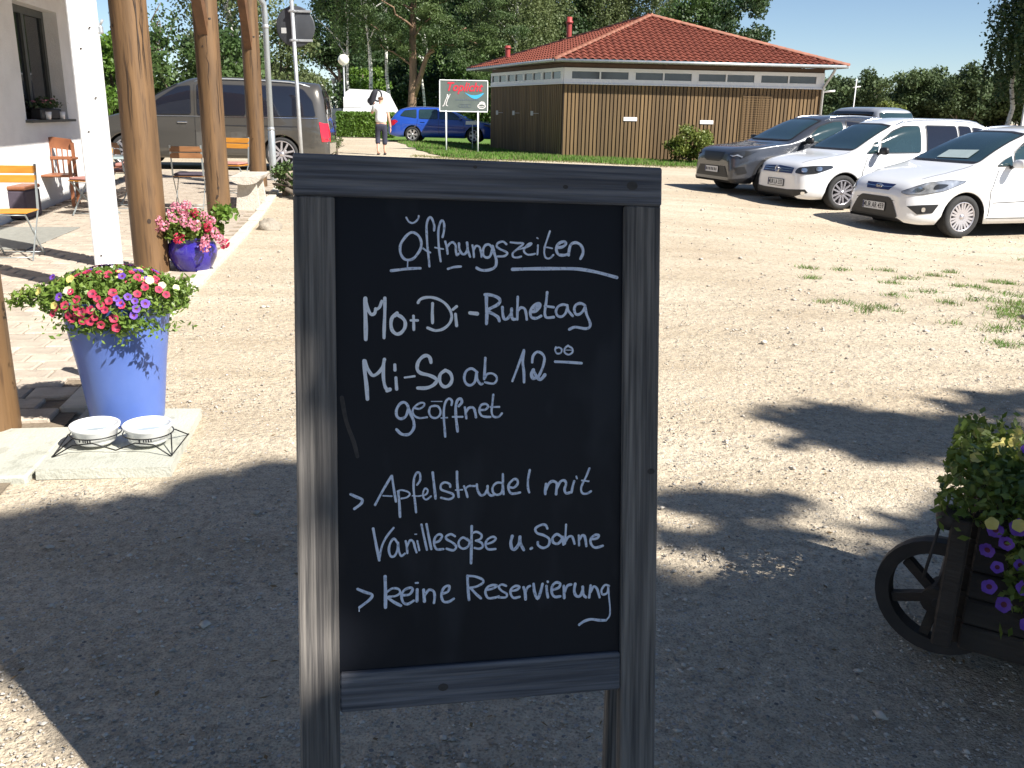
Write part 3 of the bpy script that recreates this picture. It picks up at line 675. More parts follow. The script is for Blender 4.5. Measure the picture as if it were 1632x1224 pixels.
# ------------------------------------------------------------------ white house on the left
def make_house():
    h = empty('house', (wall_x(9), 9, 0), 0, 'white plastered house wall with a recessed window behind the terrace', 'house')
    o0 = Vector((wall_x(9), 9, 0)); d = Vector((-.155, 1, 0)).normalized(); n = Vector((d.y, -d.x, 0))
    y2s = lambda y: (y - 9) / d.y
    S0, S1 = y2s(2.6), y2s(16.0)
    w0, w1 = y2s(12.96), y2s(14.75); zb, zt, H = 1.28, 2.82, 3.3
    P = lambda s, out, z: tuple(d * s + n * out + Vector((0, 0, z)))
    mb = MB()
    def quad(s0, s1, z0, z1, out=0): mb.add([P(s0, out, z0), P(s1, out, z0), P(s1, out, z1), P(s0, out, z1)], [(0, 1, 2, 3)])
    quad(S0, w0, -.1, H); quad(w1, S1, -.1, H); quad(w0, w1, -.1, zb); quad(w0, w1, zt, H)
    dp = -.26
    mb.add([P(w0, 0, zb), P(w0, dp, zb), P(w0, dp, zt), P(w0, 0, zt)], [(0, 1, 2, 3)])
    mb.add([P(w1, 0, zb), P(w1, 0, zt), P(w1, dp, zt), P(w1, dp, zb)], [(0, 1, 2, 3)])
    mb.add([P(w0, 0, zt), P(w0, dp, zt), P(w1, dp, zt), P(w1, 0, zt)], [(0, 1, 2, 3)])
    mb.add([P(w0, 0, zb), P(w1, 0, zb), P(w1, dp, zb), P(w0, dp, zb)], [(0, 1, 2, 3)])
    mb.add([P(S1, 0, -.1), P(S1, -6, -.1), P(S1, -6, H), P(S1, 0, H)], [(0, 1, 2, 3)])
    mb.add([P(S0, 0, -.1), P(S0, 0, H), P(S0, -6, H), P(S0, -6, -.1)], [(0, 1, 2, 3)])
    mb.add([P(S0, -6, -.1), P(S0, -6, H), P(S1, -6, H), P(S1, -6, -.1)], [(0, 1, 2, 3)])
    mb.build('wall', 'plaster', h)
    win = MB()
    c = (w0 + w1) / 2
    for s in (w0 + .05, c, w1 - .05): win.bar(P(s, dp + .04, zb + .002), P(s, dp + .04, zt - .002), .1, .05, up=n)
    for z in (zb + .05, zt - .05): win.bar(P(w0 + .1, dp + .045, z), P(w1 - .1, dp + .045, z), .045, .1)
    wo = win.build('window', 'win_frame', h)
    for s0, s1 in ((w0 + .09, c - .045), (c + .045, w1 - .09)):
        g = MB(); g.add([P(s0, dp + .03, zb + .08), P(s1, dp + .03, zb + .08), P(s1, dp + .03, zt - .08), P(s0, dp + .03, zt - .08)], [(0, 1, 2, 3)]); g.build('pane', 'dark_glass', wo)
    cs = MB(); cs.bar(P(w0 - .05, -.08, zb - .02), P(w1 + .05, -.08, zb - .02), .36, .035); cs.build('window_sill', 'win_frame', h)
    rf = MB()
    rf.add([P(S0 - .4, 1.65, 3.28), P(S1 + .5, 1.65, 3.28), P(S1 + .5, -3, 6.2), P(S0 - .4, -3, 6.2), P(S0 - .4, 1.65, 3.40), P(S1 + .5, 1.65, 3.40), P(S1 + .5, -3, 6.32), P(S0 - .4, -3, 6.32)],
           [(3, 2, 1, 0), (4, 5, 6, 7), (0, 1, 5, 4), (1, 2, 6, 5), (2, 3, 7, 6), (3, 0, 4, 7)])
    rf.add([P(S0 - .4, -3.01, 6.2), P(S1 + .5, -3.01, 6.2), P(S1 + .5, -7, 3.6), P(S0 - .4, -7, 3.6)], [(0, 1, 2, 3), ])
    rf.build('roof', 'roof_dark', h)
    gutter = MB(); gutter.tube([P(S0 - .4, 1.7, 3.27), P(S1 + .5, 1.7, 3.27)], .055, 10); gutter.build('gutter', 'zinc', h)
    # flowers on the sill
    fb = empty('window_box', tuple(o0 + Vector(P(c, -.02, zb))), math.atan2(d.y, d.x), 'dark window box with sparse pink flowers on the house window sill', 'window box')
    MB().box((0, 0, .075), (.9, .15, .15), bev=.015).build('box', 'black_trim', fb)
    C = np.array([(rnd.gauss(0, .22), rnd.gauss(0, .06), .17 + abs(rnd.gauss(0, .05))) for _ in range(420)])
    V, F = leaf_geo(C, .035); mesh_np('leaves', V, F, 'leaf_deep', fb)
    C = np.array([(rnd.gauss(-.05, .2), rnd.gauss(0, .06), .22 + abs(rnd.gauss(0, .03))) for _ in range(26)])
    V, F = leaf_geo(C, .04); mesh_np('blossoms', V, F, 'petal_rose', fb)
    for s in (-.33, .30):
        p = tuple(o0 + Vector(P(c + s + .1, .03, zb))); 
        q = MB().lathe([(.0, 0), (.045, 0), (.06, .11), (.055, .11), (.05, .09), (0, .09)], 16).build('flower_pot', 'porcelain', None, p)
        q.location = Vector(p) + Vector((0, 0, .0)); q.location += n * .03
        tag(q, 'small white pot on the ' + ('near' if s < 0 else 'far') + ' end of the house window sill', 'pot')
make_house()

# ------------------------------------------------------------------ veranda posts
def post(x, y, r, h, label, brace=None, seed=0):
    t = empty('timber_post', (x, y, Z(x, y) - .02), 0, label, 'post', 'round timber posts of the veranda')
    rr = random.Random(seed); mb = MB(); n = 22; m = 16; vs = []; fs = []
    ph = [rr.uniform(0, 6) for _ in range(4)]
    for j in range(m + 1):
        z = h * j / m
        for k in range(n):
            a = 2 * math.pi * k / n
            q = r * (1 + .012 * math.sin(3 * a + ph[0] + z) + .01 * math.sin(5 * a + ph[1]) + .012 * math.sin(z * 2.1 + ph[2]))
            vs.append((q * math.cos(a), q * math.sin(a), z))
    for j in range(m):
        for k in range(n): fs.append((j * n + k, j * n + (k + 1) % n, (j + 1) * n + (k + 1) % n, (j + 1) * n + k))
    mb.add(vs, fs, 0, True); mb.build('log', 'log', t)
    # drying cracks and knots
    for _ in range(9):
        ck = MB()
        a = rr.uniform(-2.6, -.4); z0 = rr.uniform(.2, h - 1.2); L_ = rr.uniform(.35, 1.1); w = rr.uniform(.002, .0045)
        P = [(a + rr.uniform(-.02, .02) * i, z0 + L_ * i / 6) for i in range(7)]
        vs = []; fs = []
        for i, (aa, z) in enumerate(P):
            wi = w * math.sin(math.pi * (i + .3) / 6.6) / r
            vs += [((r * 1.03) * math.cos(aa - wi), (r * 1.03) * math.sin(aa - wi), z), ((r * 1.03) * math.cos(aa + wi), (r * 1.03) * math.sin(aa + wi), z)]
        for i in range(6): fs.append((2 * i, 2 * i + 1, 2 * i + 3, 2 * i + 2))
        ck.add(vs, fs); ck.build('crack', 'crack', t)
    for _ in range(6):
        ck = MB()
        a = rr.uniform(-2.6, -.4); z0 = rr.uniform(.3, h - .5); q = rr.uniform(.008, .018)
        ck.add([((r * 1.032) * math.cos(a + q / r * math.cos(t_)), (r * 1.032) * math.sin(a + q / r * math.cos(t_)), z0 + q * 1.3 * math.sin(t_)) for t_ in [k * math.pi / 4 for k in range(8)]], [tuple(range(8))]); ck.build('knot', 'crack', t)
    if brace:
        b = MB(); d = Vector((.163, -.987, 0)); z0 = brace
        off = d * (r * .6) + Vector((-.02, 0, 0))
        a0 = Vector((0, 0, z0)) + off; a1 = a0 + d * .95 + Vector((0, 0, 1.05))
        b.bar(a0, a1, .14, .12, up=(1, 0, 0)); b.build('brace', 'brace', t)
        MB().tube([a0 + Vector((.11, -.1, .15)), a0 + Vector((.13, -.12, .15))], .014, 8).build('bolt', 'iron', t)
    return t
post(-2.50, 4.07, .155, 3.5, 'nearest brown log post, only its foot showing at the left edge of the photo', seed=1)
post(-3.36, 8.38, .155, 3.5, 'thick brown log post between the white post and the round violet pot', seed=2)
post(-4.04, 12.55, .155, 3.5, 'brown log post with a diagonal brace behind the pink geraniums', 2.42, seed=3)
post(-4.52, 16.30, .145, 3.5, 'far brown log post with a diagonal brace beside the grey downpipe', 2.35, seed=4)
wp = empty('square_post', (-3.28, 7.32, 0), 0, 'white painted square post in front of the house corner', 'post')
w_ = MB(); w_.box((0, 0, 1.75), (.20, .20, 3.5), bev=.010, rz=.35); w_.build('shaft', 'white_timber', wp)
k_ = MB()
for (a, z) in ((-.05, .35), (.04, .12), (-.03, 1.9), (.06, 2.05), (-.07, 2.25), (.02, 2.5), (.05, 1.55), (-.04, 1.3)): k_.box((a * .8 + .034, -.1005 + a * .25, z), (.014, .004, .010), rz=.35)
k_.build('nail_mark', 'crack', wp)['kind'] = 'stuff'
hk = MB(); hk.tube([(.08, 0, 2.06), (.13, -.02, 2.07), (.16, -.03, 2.11)], .010, 8); hk.box((.12, -.02, 2.04), (.06, .04, .06), bev=.01); hk.build('hook', 'galv', wp)
beam = empty('roof_beam', (-2.5, 4.07, 3.46), 0, 'timber beam lying on the heads of the log posts', 'beam')
MB().bar((.5, -3, .1), (-2.2, 13.3, .1), .18, .2).build('timber', 'brace', beam)
stk = empty('shadow_stake', (-2.02, 4.68, 0), 0, 'short wooden stake hidden behind the tall blue pot', 'stake')  # out of sight, added only for the shadow stripe on the paving
MB().box((0, 0, .33), (.055, .055, .72), bev=.006).build('shaft', 'brace', stk)
# downpipe
dp_ = empty('downpipe', (-4.55, 17.45, Z(-4.55, 17.45)), 0, 'grey zinc downpipe beside the far log post', 'downpipe')
MB().tube([(0, 0, -.02), (0, 0, 2.95), (.0, -.05, 3.1), (-.12, -.25, 3.3), (-.15, -.3, 3.6)], .052, 14).build('pipe', 'zinc', dp_)
for z in (.95, 2.72): MB().lathe([(.052, -.03), (.062, -.025), (.062, .025), (.052, .03)], 14, (0, 0, z)).build('clamp', 'galv', dp_)
MB().lathe([(.055, 0), (.064, .01), (.064, .9), (.055, .92)], 14).build('socket', 'zinc', dp_)

# ------------------------------------------------------------------ pavilion
def make_pavilion():
    P0 = Vector((1.53, 31.92)); P1 = Vector((10.35, 32.5)); P3 = Vector((-1.02, 37.9)); 
    E0 = Vector((1.22, 31.32)); Er = Vector((10.85, 31.92)); E3 = Vector((-2.02, 39.6)); Eb = Vector((8.9, 40.4))
    AP = Vector((4.75, 35.5, 4.93)); ez = 3.12; zb = .02
    b = empty('pavilion', (P0.x, P0.y, .1), 0, 'square timber clad pavilion with a red tiled hip roof', 'building')
    inv = Matrix.Translation((-P0.x, -P0.y, -.1))
    def T(o): o.matrix_parent_inverse = Matrix.Identity(4); o.data.transform(inv); return o
    P2 = P1 + (P3 - P0)
    core = MB()
    def wall(a, c, z0, z1): core.add([(a.x, a.y, z0), (c.x, c.y, z0), (c.x, c.y, z1), (a.x, a.y, z1)], [(0, 1, 2, 3)])
    for a, c in ((P0, P1), (P1, P2), (P2, P3), (P3, P0)): wall(a, c, zb - .3, 2.47)
    T(core.build('wall', 'plank_gap', b))
    fr = MB()
    for a, c in ((P0, P1), (P1, P2), (P2, P3), (P3, P0)):
        fr.add([(a.x, a.y, 2.98), (c.x, c.y, 2.98), (c.x, c.y, ez), (a.x, a.y, ez)], [(0, 1, 2, 3)])
    T(fr.build('frieze', 'fascia', b))
    # boards: every vertical plank, two widths in turn (board on board)
    def planks(a, c, n, zt=2.45):
        d = (c - a); L_ = d.length; d.normalize(); nrm = Vector((d.y, -d.x)); w = L_ / n
        m0 = MB(); m0.box((0, 0, 0), (w * .70, .028, 1.0), bev=.004)
        proto = None
        for k in range(n):
            s = (k + .5) * w; z0 = .05 + rnd.uniform(-.015, .015); h = zt - z0
            p = a + d * s + nrm * .045
            if proto is None: o = proto = m0.build('plank', 'plank', b)
            else: o = share(proto, 'plank', b)
            o.location = (p.x - P0.x, p.y - P0.y, z0 + h / 2 - .1); o.rotation_euler = (0, 0, math.atan2(d.y, d.x)); o.scale = (1, 1, h)
        bm = MB()
        for k in range(n + 1):
            p = a + d * (k * w) + nrm * .012
            bm.box((p.x, p.y, (zt + .04) / 2), (w * .62, .02, zt - .06), rz=math.atan2(d.y, d.x))
        T(bm.build('back_boards', 'plank_back', b))['kind'] = 'stuff'
    planks(P0, P1, 68); planks(P3, P0, 44)
    # window band
    def band(a, c, groups, front):
        d = (c - a); L_ = d.length; d.normalize(); nrm = Vector((d.y, -d.x)); rz = math.atan2(d.y, d.x)
        m = MB()
        def bx(s0, s1, z0, z1, out, th=.05):
            p = a + d * ((s0 + s1) / 2) + nrm * out; m.box((p.x, p.y, (z0 + z1) / 2), (s1 - s0, th, z1 - z0), rz=rz)
        bx(0, L_, 2.47, 2.60, .02, .10); bx(0, L_, 2.90, 2.98, .02, .08)
        xs = [0]
        for g in groups: xs += [g[0], g[1]]
        xs.append(L_)
        for k in range(0, len(xs), 2): bx(xs[k], xs[k + 1], 2.60, 2.90, .018, .075)
        T(m.build('window_band', 'white_paint', b))
        st = MB(); p = a + d * (L_ / 2) + nrm * .07; st.box((p.x, p.y, 2.475), (L_ + .06, .12, .03), rz=rz); T(st.build('sill', 'white_paint', b))
        for (s0, s1) in groups:
            f = MB(); mid = (s0 + s1) / 2
            for q0, q1, z0, z1 in ((s0, s1, 2.60, 2.635), (s0, s1, 2.865, 2.90), (s0, s0 + .035, 2.635, 2.865), (s1 - .035, s1, 2.635, 2.865), (mid - .025, mid + .025, 2.635, 2.865)):
                p = a + d * ((q0 + q1) / 2) + nrm * .035; f.box((p.x, p.y, (z0 + z1) / 2), (q1 - q0, .05, z1 - z0), rz=rz)
            fo_ = T(f.build('window', 'white_paint', b))
            for q0, q1 in ((s0 + .035, mid - .025), (mid + .025, s1 - .035)):
                p = a + d * ((q0 + q1) / 2) + nrm * .012
                g = MB().box((p.x, p.y, 2.75), (q1 - q0, .01, .23), rz=rz).build('pane', 'pane', fo_); g.data.transform(inv)
    L0 = (P1 - P0).length
    band(P0, P1, [(.22 + k * (L0 - .3) / 4 * 1.0, .22 + k * (L0 - .3) / 4 + (L0 - .3) / 4 - .17) for k in range(4)], True)
    L1 = (P0 - P3).length
    band(P3, P0, [(.08 + k * (L1 - .1) / 4, .08 + k * (L1 - .1) / 4 + (L1 - .1) / 4 - .1) for k in range(4)], False)
    # soffit, fascia and gutter
    sf = MB()
    ring = [E0, Er, Eb, E3]; inn = [P0, P1, P2, P3]
    for k in range(4):
        a, c, e, f = ring[k], ring[(k + 1) % 4], inn[(k + 1) % 4], inn[k]
        sf.add([(a.x, a.y, ez), (c.x, c.y, ez), (e.x, e.y, ez + .01), (f.x, f.y, ez + .01)], [(0, 3, 2, 1)])
    T(sf.build('soffit', 'fascia', b))
    fa = MB()
    for k in range(4):
        a, c = ring[k], ring[(k + 1) % 4]; fa.bar((a.x, a.y, ez + .035), (c.x, c.y, ez + .035), .03, .075)
    T(fa.build('fascia', 'fascia', b))
    gu = MB()
    for k in range(4):
        a, c = ring[k], ring[(k + 1) % 4]; d = (c - a).normalized(); nrm = Vector((d.y, -d.x)) * .07
        gu.tube([(a.x + nrm.x - d.x * .05, a.y + nrm.y - d.y * .05, ez + .05), (c.x + nrm.x + d.x * .05, c.y + nrm.y + d.y * .05, ez + .05)], .05, 8)
    T(gu.build('gutter', 'zinc', b))
    dpp = MB(); q = Er + Vector((-.35, -.05)); dpp.tube([(q.x, q.y, ez + .02), (q.x - .02, q.y + .1, ez - .12), (P1.x - .03, P1.y - .1, ez - .62), (P1.x - .03, P1.y - .1, 0)], .045, 8); T(dpp.build('downpipe', 'label_dark', b))
    # roof: pantiles as real waves and steps
    def face(a, c, ap, ncol, nrow):
        a3 = Vector((a.x, a.y, ez + .06)); c3 = Vector((c.x, c.y, ez + .06)); d = c3 - a3; L_ = d.length; ex = d / L_
        foot = a3 + ex * ((ap - a3).dot(ex)); up = ap - foot; H_ = up.length; ey = up / H_; nr = ex.cross(ey); xf = (ap - a3).dot(ex)
        V = []; F = []; SUB = 6
        for j in range(nrow):
            v0, v1 = j / nrow * H_, (j + 1) / nrow * H_ + .02
            for e in (0, 1):
                v = (v0, v1)[e]; t = min(1, v / H_); lo = xf * t; hi = L_ - (L_ - xf) * t; lift = .035 if e == 0 else .0
                for i in range(ncol * SUB + 1):
                    u = L_ * i / (ncol * SUB); ph = (i % SUB) / SUB * 2 * math.pi
                    hgt = .028 * math.cos(ph) + (.012 if (i % SUB) in (1, 2) else 0)
                    uu = min(max(u, lo), hi)
                    V.append(a3 + ex * uu + ey * v + nr * (lift + .03 + hgt))
        W_ = ncol * SUB + 1
        for j in range(nrow):
            for i in range(W_ - 1):
                o = j * 2 * W_ + i; F.append((o, o + 1, o + W_ + 1, o + W_))
            if j:
                for i in range(W_ - 1):
                    o = (j * 2 - 1) * W_ + i; F.append((o, o + W_, o + W_ + 1, o + 1)[::-1])
        F = [f for f in F if (Vector(V[f[0]]) - Vector(V[f[1]])).length > 1e-4 or (Vector(V[f[2]]) - Vector(V[f[3]])).length > 1e-4]
        return [tuple(v) for v in V], F
    for k, (a, c) in enumerate(((E0, Er), (Er, Eb), (Eb, E3), (E3, E0))):
        L_ = (c - a).length; V, F = face(a, c, AP, int(L_ / .235), 15)
        o = T(mesh_np('roof_tiles', V, F, 'tile', b)); o['kind'] = 'stuff'
    # hip tiles
    proto = None
    for (e, N_) in ((E0, 20), (Er, 26), (E3, 24), (Eb, 22)):
        a3 = Vector((e.x, e.y, ez + .10)); d = AP + Vector((0, 0, .05)) - a3
        for k in range(N_):
            p = a3 + d * ((k + .5) / N_)
            if proto is None:
                m0 = MB(); vs = []; fs = []
                for i in range(2):
                    for q in range(7):
                        an = math.pi * q / 6; rr = .105 if i == 0 else .085
                        vs.append(((-.24, .24)[i], rr * math.cos(an), rr * math.sin(an) * .8))
                for q in range(6): fs.append((q, q + 1, 8 + q, 7 + q))
                fs.append(tuple(range(7))[::-1]); m0.add(vs, fs, 0, True); o = proto = m0.build('hip_tile', 'hip_tile', b)
            else: o = share(proto, 'hip_tile', b)
            o.location = p - Vector((P0.x, P0.y, .1)); o.rotation_euler = Euler((0, -math.atan2(d.z, math.hypot(d.x, d.y)), math.atan2(d.y, d.x)))
    # chimneys
    for (x, y, z0, h, r_) in ((1.92, 37.3, 4.1, .95, .10), (-.42, 37.2, 3.55, .42, .10)):
        c = MB(); c.lathe([(r_, 0), (r_, h * .75)], 14, (x, y, z0)); c.lathe([(r_ * 1.0, h * .75), (r_ * 1.4, h * .76), (r_ * 1.4, h * .84), (r_ * 1.0, h * .86), (r_ * 1.05, h), (0, h)], 14, (x, y, z0)); T(c.build('flue', 'chimney', b))
    # small name plates on the boards
    d = (P1 - P0).normalized(); nrm = Vector((d.y, -d.x))
    for s in (2.28, 4.9, 7.7):
        p = P0 + d * s + nrm * .075; T(MB().box((p.x, p.y, 1.42 - .02 * s), (.46, .015, .125), rz=math.atan2(d.y, d.x), bev=.004).build('wall_sign', 'label_white', b))
    d = (P0 - P3).normalized(); nrm = Vector((d.y, -d.x))
    for s in (.75, 2.4, 4.1):
        p = P3 + d * s + nrm * .075; T(MB().box((p.x, p.y, 1.50), (.22, .012, .16), rz=math.atan2(d.y, d.x), bev=.004).build('wall_sign', 'label_dark', b))
        T(MB().box((p.x + .35 * d.x, p.y + .35 * d.y, 1.50), (.45, .012, .015), rz=math.atan2(d.y, d.x)).build('bracket', 'label_dark', b))
    # trellis
    d = (P1 - P0).normalized(); nrm = Vector((d.y, -d.x)); t_ = MB()
    for k in range(7):
        p = P0 + d * (6.1 + k * .16) + nrm * .085; t_.box((p.x, p.y, 1.25), (.02, .015, 2.0), rz=math.atan2(d.y, d.x))
    for k in range(26):
        p = P0 + d * 6.58 + nrm * .1; t_.box((p.x, p.y, .3 + k * .075), (1.0, .012, .022), rz=math.atan2(d.y, d.x))
    T(t_.build('trellis', 'plank', b))['kind'] = 'stuff'
    # wall lamp at the right corner
    l_ = MB(); l_.tube([(P1.x + .02, P1.y - .05, 2.38), (P1.x + .35, P1.y - .2, 2.42)], .03, 8); T(l_.build('wall_lamp', 'white_paint', b))
make_pavilion()

# ------------------------------------------------------------------ trees
def limb_path(a, b, bend, n=5):
    a = Vector(a); b = Vector(b); out = []
    for i in range(n + 1):
        t = i / n; p = a.lerp(b, t); p += Vector((rnd.uniform(-1, 1), rnd.uniform(-1, 1), rnd.uniform(-.4, .4))) * bend * math.sin(math.pi * t); out.append(p)
    return out
def clumps_in(n, c, rad, rc, shell=.55):
    out = []
    while len(out) < n:
        v = Vector((rnd.gauss(0, 1), rnd.gauss(0, 1), rnd.gauss(0, 1))).normalized() * rnd.uniform(shell, 1.0)
        p = Vector((c[0] + v.x * rad[0], c[1] + v.y * rad[1], c[2] + v.z * rad[2])); out.append((p, rc * rnd.uniform(.65, 1.3)))
    return out
def foliage_points(cl, n, flat=.75, ragged=.25):
    tot = sum(r ** 2 for _, r in cl); out = []
    for p, r in cl:
        k = max(6, int(n * r * r / tot)); v = NP.normal(size=(k, 3)); v /= np.linalg.norm(v, axis=1)[:, None]
        rad = r * (1 - ragged + ragged * 2 * NP.rand(k, 1) ** 1.0) * NP.rand(k, 1) ** .45
        q = v * rad; q[:, 2] *= flat; out.append(q + np.array(p)[None])
    return np.concatenate(out)
def tree(name, label, cat, x, y, h, cr, th, leaf, bark, n, size, ncl=26, rc=None, group=None, tr=None, limbs=7, cz=None, rz=None, aspect=1.5, flat=.75, shell=.45):
    z0 = Z(x, y); t = empty(name, (x, y, z0), 0, label, cat, group); tr = tr or h * .016 + .06
    cz = cz or (h + th) / 2; rz = rz or (h - th) / 2; rc = rc or cr * .36
    mb = MB(); top = cz + rz * .5
    mb.tube(limb_path((0, 0, -.1), (rnd.uniform(-.3, .3), rnd.uniform(-.3, .3), top), .12, 7), [tr * (1.25 if i == 0 else 1 - i / 9) for i in range(8)], 8)
    cl = clumps_in(ncl, (0, 0, cz), (cr, cr, rz), rc, shell)
    for p, r in cl[:limbs]:
        s = rnd.uniform(.45, .9); a = Vector((0, 0, max(th * .8, p.z * s * .7))); mb.tube(limb_path(a, p, .25, 4), [tr * .42, tr * .34, tr * .25, tr * .16, tr * .08], 5)
    mb.build('trunk', bark, t)
    V, F = leaf_geo(foliage_points(cl, n, flat), size, aspect=aspect); mesh_np('crown', V, F, leaf, t)
    return t
def birch(label, x, y, h, cr, top0, n_str, leaf='leaf_birch', lean=(0, 0), drop=(1.2, 3.6), size=.075, step=.075, tr=.13, group='birches', zmin=1.5, trunk_white=True):
    t = empty('birch_tree', (x, y, Z(x, y)), 0, label, 'tree', group); mb = MB()
    tp = (lean[0], lean[1], h)
    mb.tube(limb_path((0, 0, -.1), tp, .22, 8), [tr * (1.15 - i / 8.6) for i in range(9)], 8)
    pts = []
    for i in range(n_str):
        a = rnd.uniform(0, 6.283); q = cr * math.sqrt(rnd.random()) ; zz = top0 + (h - top0) * rnd.random() ** .8
        q *= (1 - .75 * ((zz - top0) / (h - top0 + .01)) ** 2)
        sx, sy = lean[0] * zz / h + q * math.cos(a), lean[1] * zz / h + q * math.sin(a)
        if i < 16: mb.tube(limb_path((lean[0] * zz / h * .8, lean[1] * zz / h * .8, zz - q * .8), (sx, sy, zz), .15, 4), [.05, .04, .03, .02, .012], 5)
        L_ = rnd.uniform(*drop); k = int(L_ / step); sw = rnd.uniform(-.12, .12)
        for j in range(k):
            zc = zz - j * step
            if zc < zmin: break
            spread = .05 + .16 * (1 - j / k)
            for _ in range(2): pts.append((sx + sw * j * step + rnd.gauss(0, spread), sy + rnd.gauss(0, spread), zc + rnd.gauss(0, .04)))
        for _ in range(14): pts.append((sx + rnd.gauss(0, .3), sy + rnd.gauss(0, .3), zz + rnd.gauss(.05, .22)))
    mb.build('trunk', 'bark_birch' if trunk_white else 'bark', t)
    V, F = leaf_geo(np.array(pts), size, aspect=1.5); mesh_np('crown', V, F, leaf, t); return t
def pine():
    x, y = -5.75, 51.5; t = empty('pine_tree', (x, y, .2), 0, 'large pine with forked trunk and bright tufts above the blue car', 'tree')
    mb = MB()
    mb.tube([(0, 0, -.1), (.03, 0, 1.5), (.12, 0, 3), (.1, 0, 4.6), (.15, .2, 6.5), (.3, .2, 9), (.1, 0, 12)], [.30, .235, .21, .19, .16, .12, .06], 10)
    mb.tube([(.13, 0, 2.0), (.45, -.1, 2.9), (.85, -.3, 4.0), (1.35, -.4, 4.7), (2.2, -.6, 5.2), (3.0, -.8, 5.5)], [.16, .15, .12, .10, .07, .03], 8)
    BR = [((.1, 0, 3.6), (-1.5, -.8, 4.6)), ((.1, 0, 4.4), (-2.0, -.6, 5.6)), ((.15, 0, 5), (1.4, -1.2, 6.2)), ((.15, 0, 5.5), (-1.6, -1.5, 7)), ((.2, 0, 6.2), (2.8, -1.2, 7.2)), ((.2, 0, 6.4), (-3, -.5, 7.6)),
          ((1.35, -.4, 4.7), (2.4, -1.4, 4.6)), ((.85, -.3, 4.0), (1.7, -1.3, 4.9)), ((2.2, -.6, 5.2), (3.6, -1.2, 4.7)), ((.2, 0, 7), (3.8, -1, 8.2)), ((.2, 0, 7.5), (-3.8, -.8, 8.6)), ((.2, 0, 8.2), (1.5, -2, 9.2)), ((.2, 0, 8.6), (-1.6, -1.8, 9.8))]
    cl = []
    for a, b_ in BR:
        P = limb_path(a, b_, .18, 5); mb.tube(P, [.07, .06, .05, .04, .03, .02], 6)
        for k in (2, 3, 4, 5):
            for _ in range(2): cl.append((P[k] + Vector((rnd.gauss(0, .35), rnd.gauss(0, .3), rnd.uniform(.1, .35))), rnd.uniform(.32, .62)))
    mb.build('trunk', 'bark_pine', t)
    for c in ((3.3, -1, 3.9), (3.9, -1, 3.4), (2.9, -1.1, 4.3), (4.3, -1.2, 4.4), (4.9, -1.1, 4.7), (4.2, -1, 5.4), (2.4, -1.3, 5.6), (1.6, -1.4, 5.9), (1.0, -1.5, 6.3), (5.2, -1, 6.1), (3.2, -1.3, 6.4), (-1.2, -1.3, 5.7), (-2.4, -1.1, 6.2), (0.3, -1.6, 6.9), (4.6, -1, 7), (5.8, -.5, 5.5)):
        for _ in range(3): cl.append((Vector(c) + Vector((rnd.gauss(0, .3), rnd.gauss(0, .3), rnd.gauss(0, .15))), rnd.uniform(.35, .6)))
    V, F = leaf_geo(foliage_points(cl, 26000, .5), .05, aspect=3.2); mesh_np('crown', V, F, 'leaf_pine', t)
pine()
G1 = 'dark trees behind the lawn'
for i, (x, y, h, cr, th, n, lab) in enumerate([
    (-13.3, 72, 17, 3.2, 2.5, 15000, 'tall dark tree at the left end of the wood, beside the sky gap'),
    (-9.2, 76, 19, 4.2, 1.5, 12000, 'dark tree behind the caravan and the birch trunks'),
    (-4.6, 78, 18, 4.4, 1.0, 12000, 'dark tree behind the forked pine trunk'),
    (-.6, 75, 15, 4.0, .6, 12000, 'dark tree behind the green board sign'),
    (-6.6, 66, 5.5, 3.0, .2, 7000, 'low dark thicket behind the blue car'),
    (-1.9, 60, 5.2, 2.6, .2, 8000, 'leafy understorey tree directly above the green board sign'),
    (-10.2, 68, 5.5, 2.6, .2, 6000, 'low dark thicket left of the caravan'),
    (3.2, 66, 9, 3.2, .8, 9000, 'dark tree rising over the left slope of the tiled roof'),
    (-12.0, 84, 20, 4.6, .5, 12000, 'tall dark tree far back above the far globe lamp'),
    (-7.2, 88, 22, 5.0, .5, 13000, 'tall dark tree far back behind the pine crown'),
    (-2.2, 88, 22, 5.2, .5, 13000, 'tall dark tree far back left of the weeping birches'),
    (7.2, 78, 15.5, 4.6, .5, 11000, 'dark tree behind the roof apex birches'),
    (-16.5, 96, 16, 4.5, .3, 9000, 'hazy dark tree far behind the far globe lamp'),
    (-10.0, 98, 24, 6.5, .3, 14000, 'huge dark tree closing the wood behind the birch trunks'),
    (-3.0, 98, 24, 6.5, .3, 14000, 'huge dark tree closing the wood behind the green board sign'),
    (4.2, 90, 19, 6.0, .3, 12000, 'huge dark tree behind the red chimney'),
    (-7.8, 70, 9, 3.2, .2, 9000, 'dark middle tree between the birch trunks'),
    (-3.4, 70, 9.5, 3.2, .2, 9000, 'dark middle tree right of the pine trunk'),
    (.6, 72, 9, 2.8, .2, 8000, 'dark middle tree at the left end of the tiled roof')]):
    tree('deciduous_tree', lab, 'tree', x, y, h, cr, th, 'leaf_deep' if i not in (5,) else 'leaf_mid', 'bark', int(n * 1.9), .16, 40, group=None)
tree('shrub', 'round bright green shrub left of the white caravan', 'shrub', -9.1, 58.0, 4.4, 1.35, .2, 'leaf_hedge', 'bark', 6500, .13, 22)
birch('birch with white trunk rising behind the person', -8.0, 52.5, 13, 2.3, 5.4, 120, lean=(-.5, 0), tr=.11, size=.085, leaf='leaf_mid', zmin=3.3)
birch('birch with white trunk just left of the pine', -7.1, 53.5, 13, 2.2, 5.6, 120, lean=(-.4, .3), tr=.10, size=.085, leaf='leaf_mid', zmin=3.6)
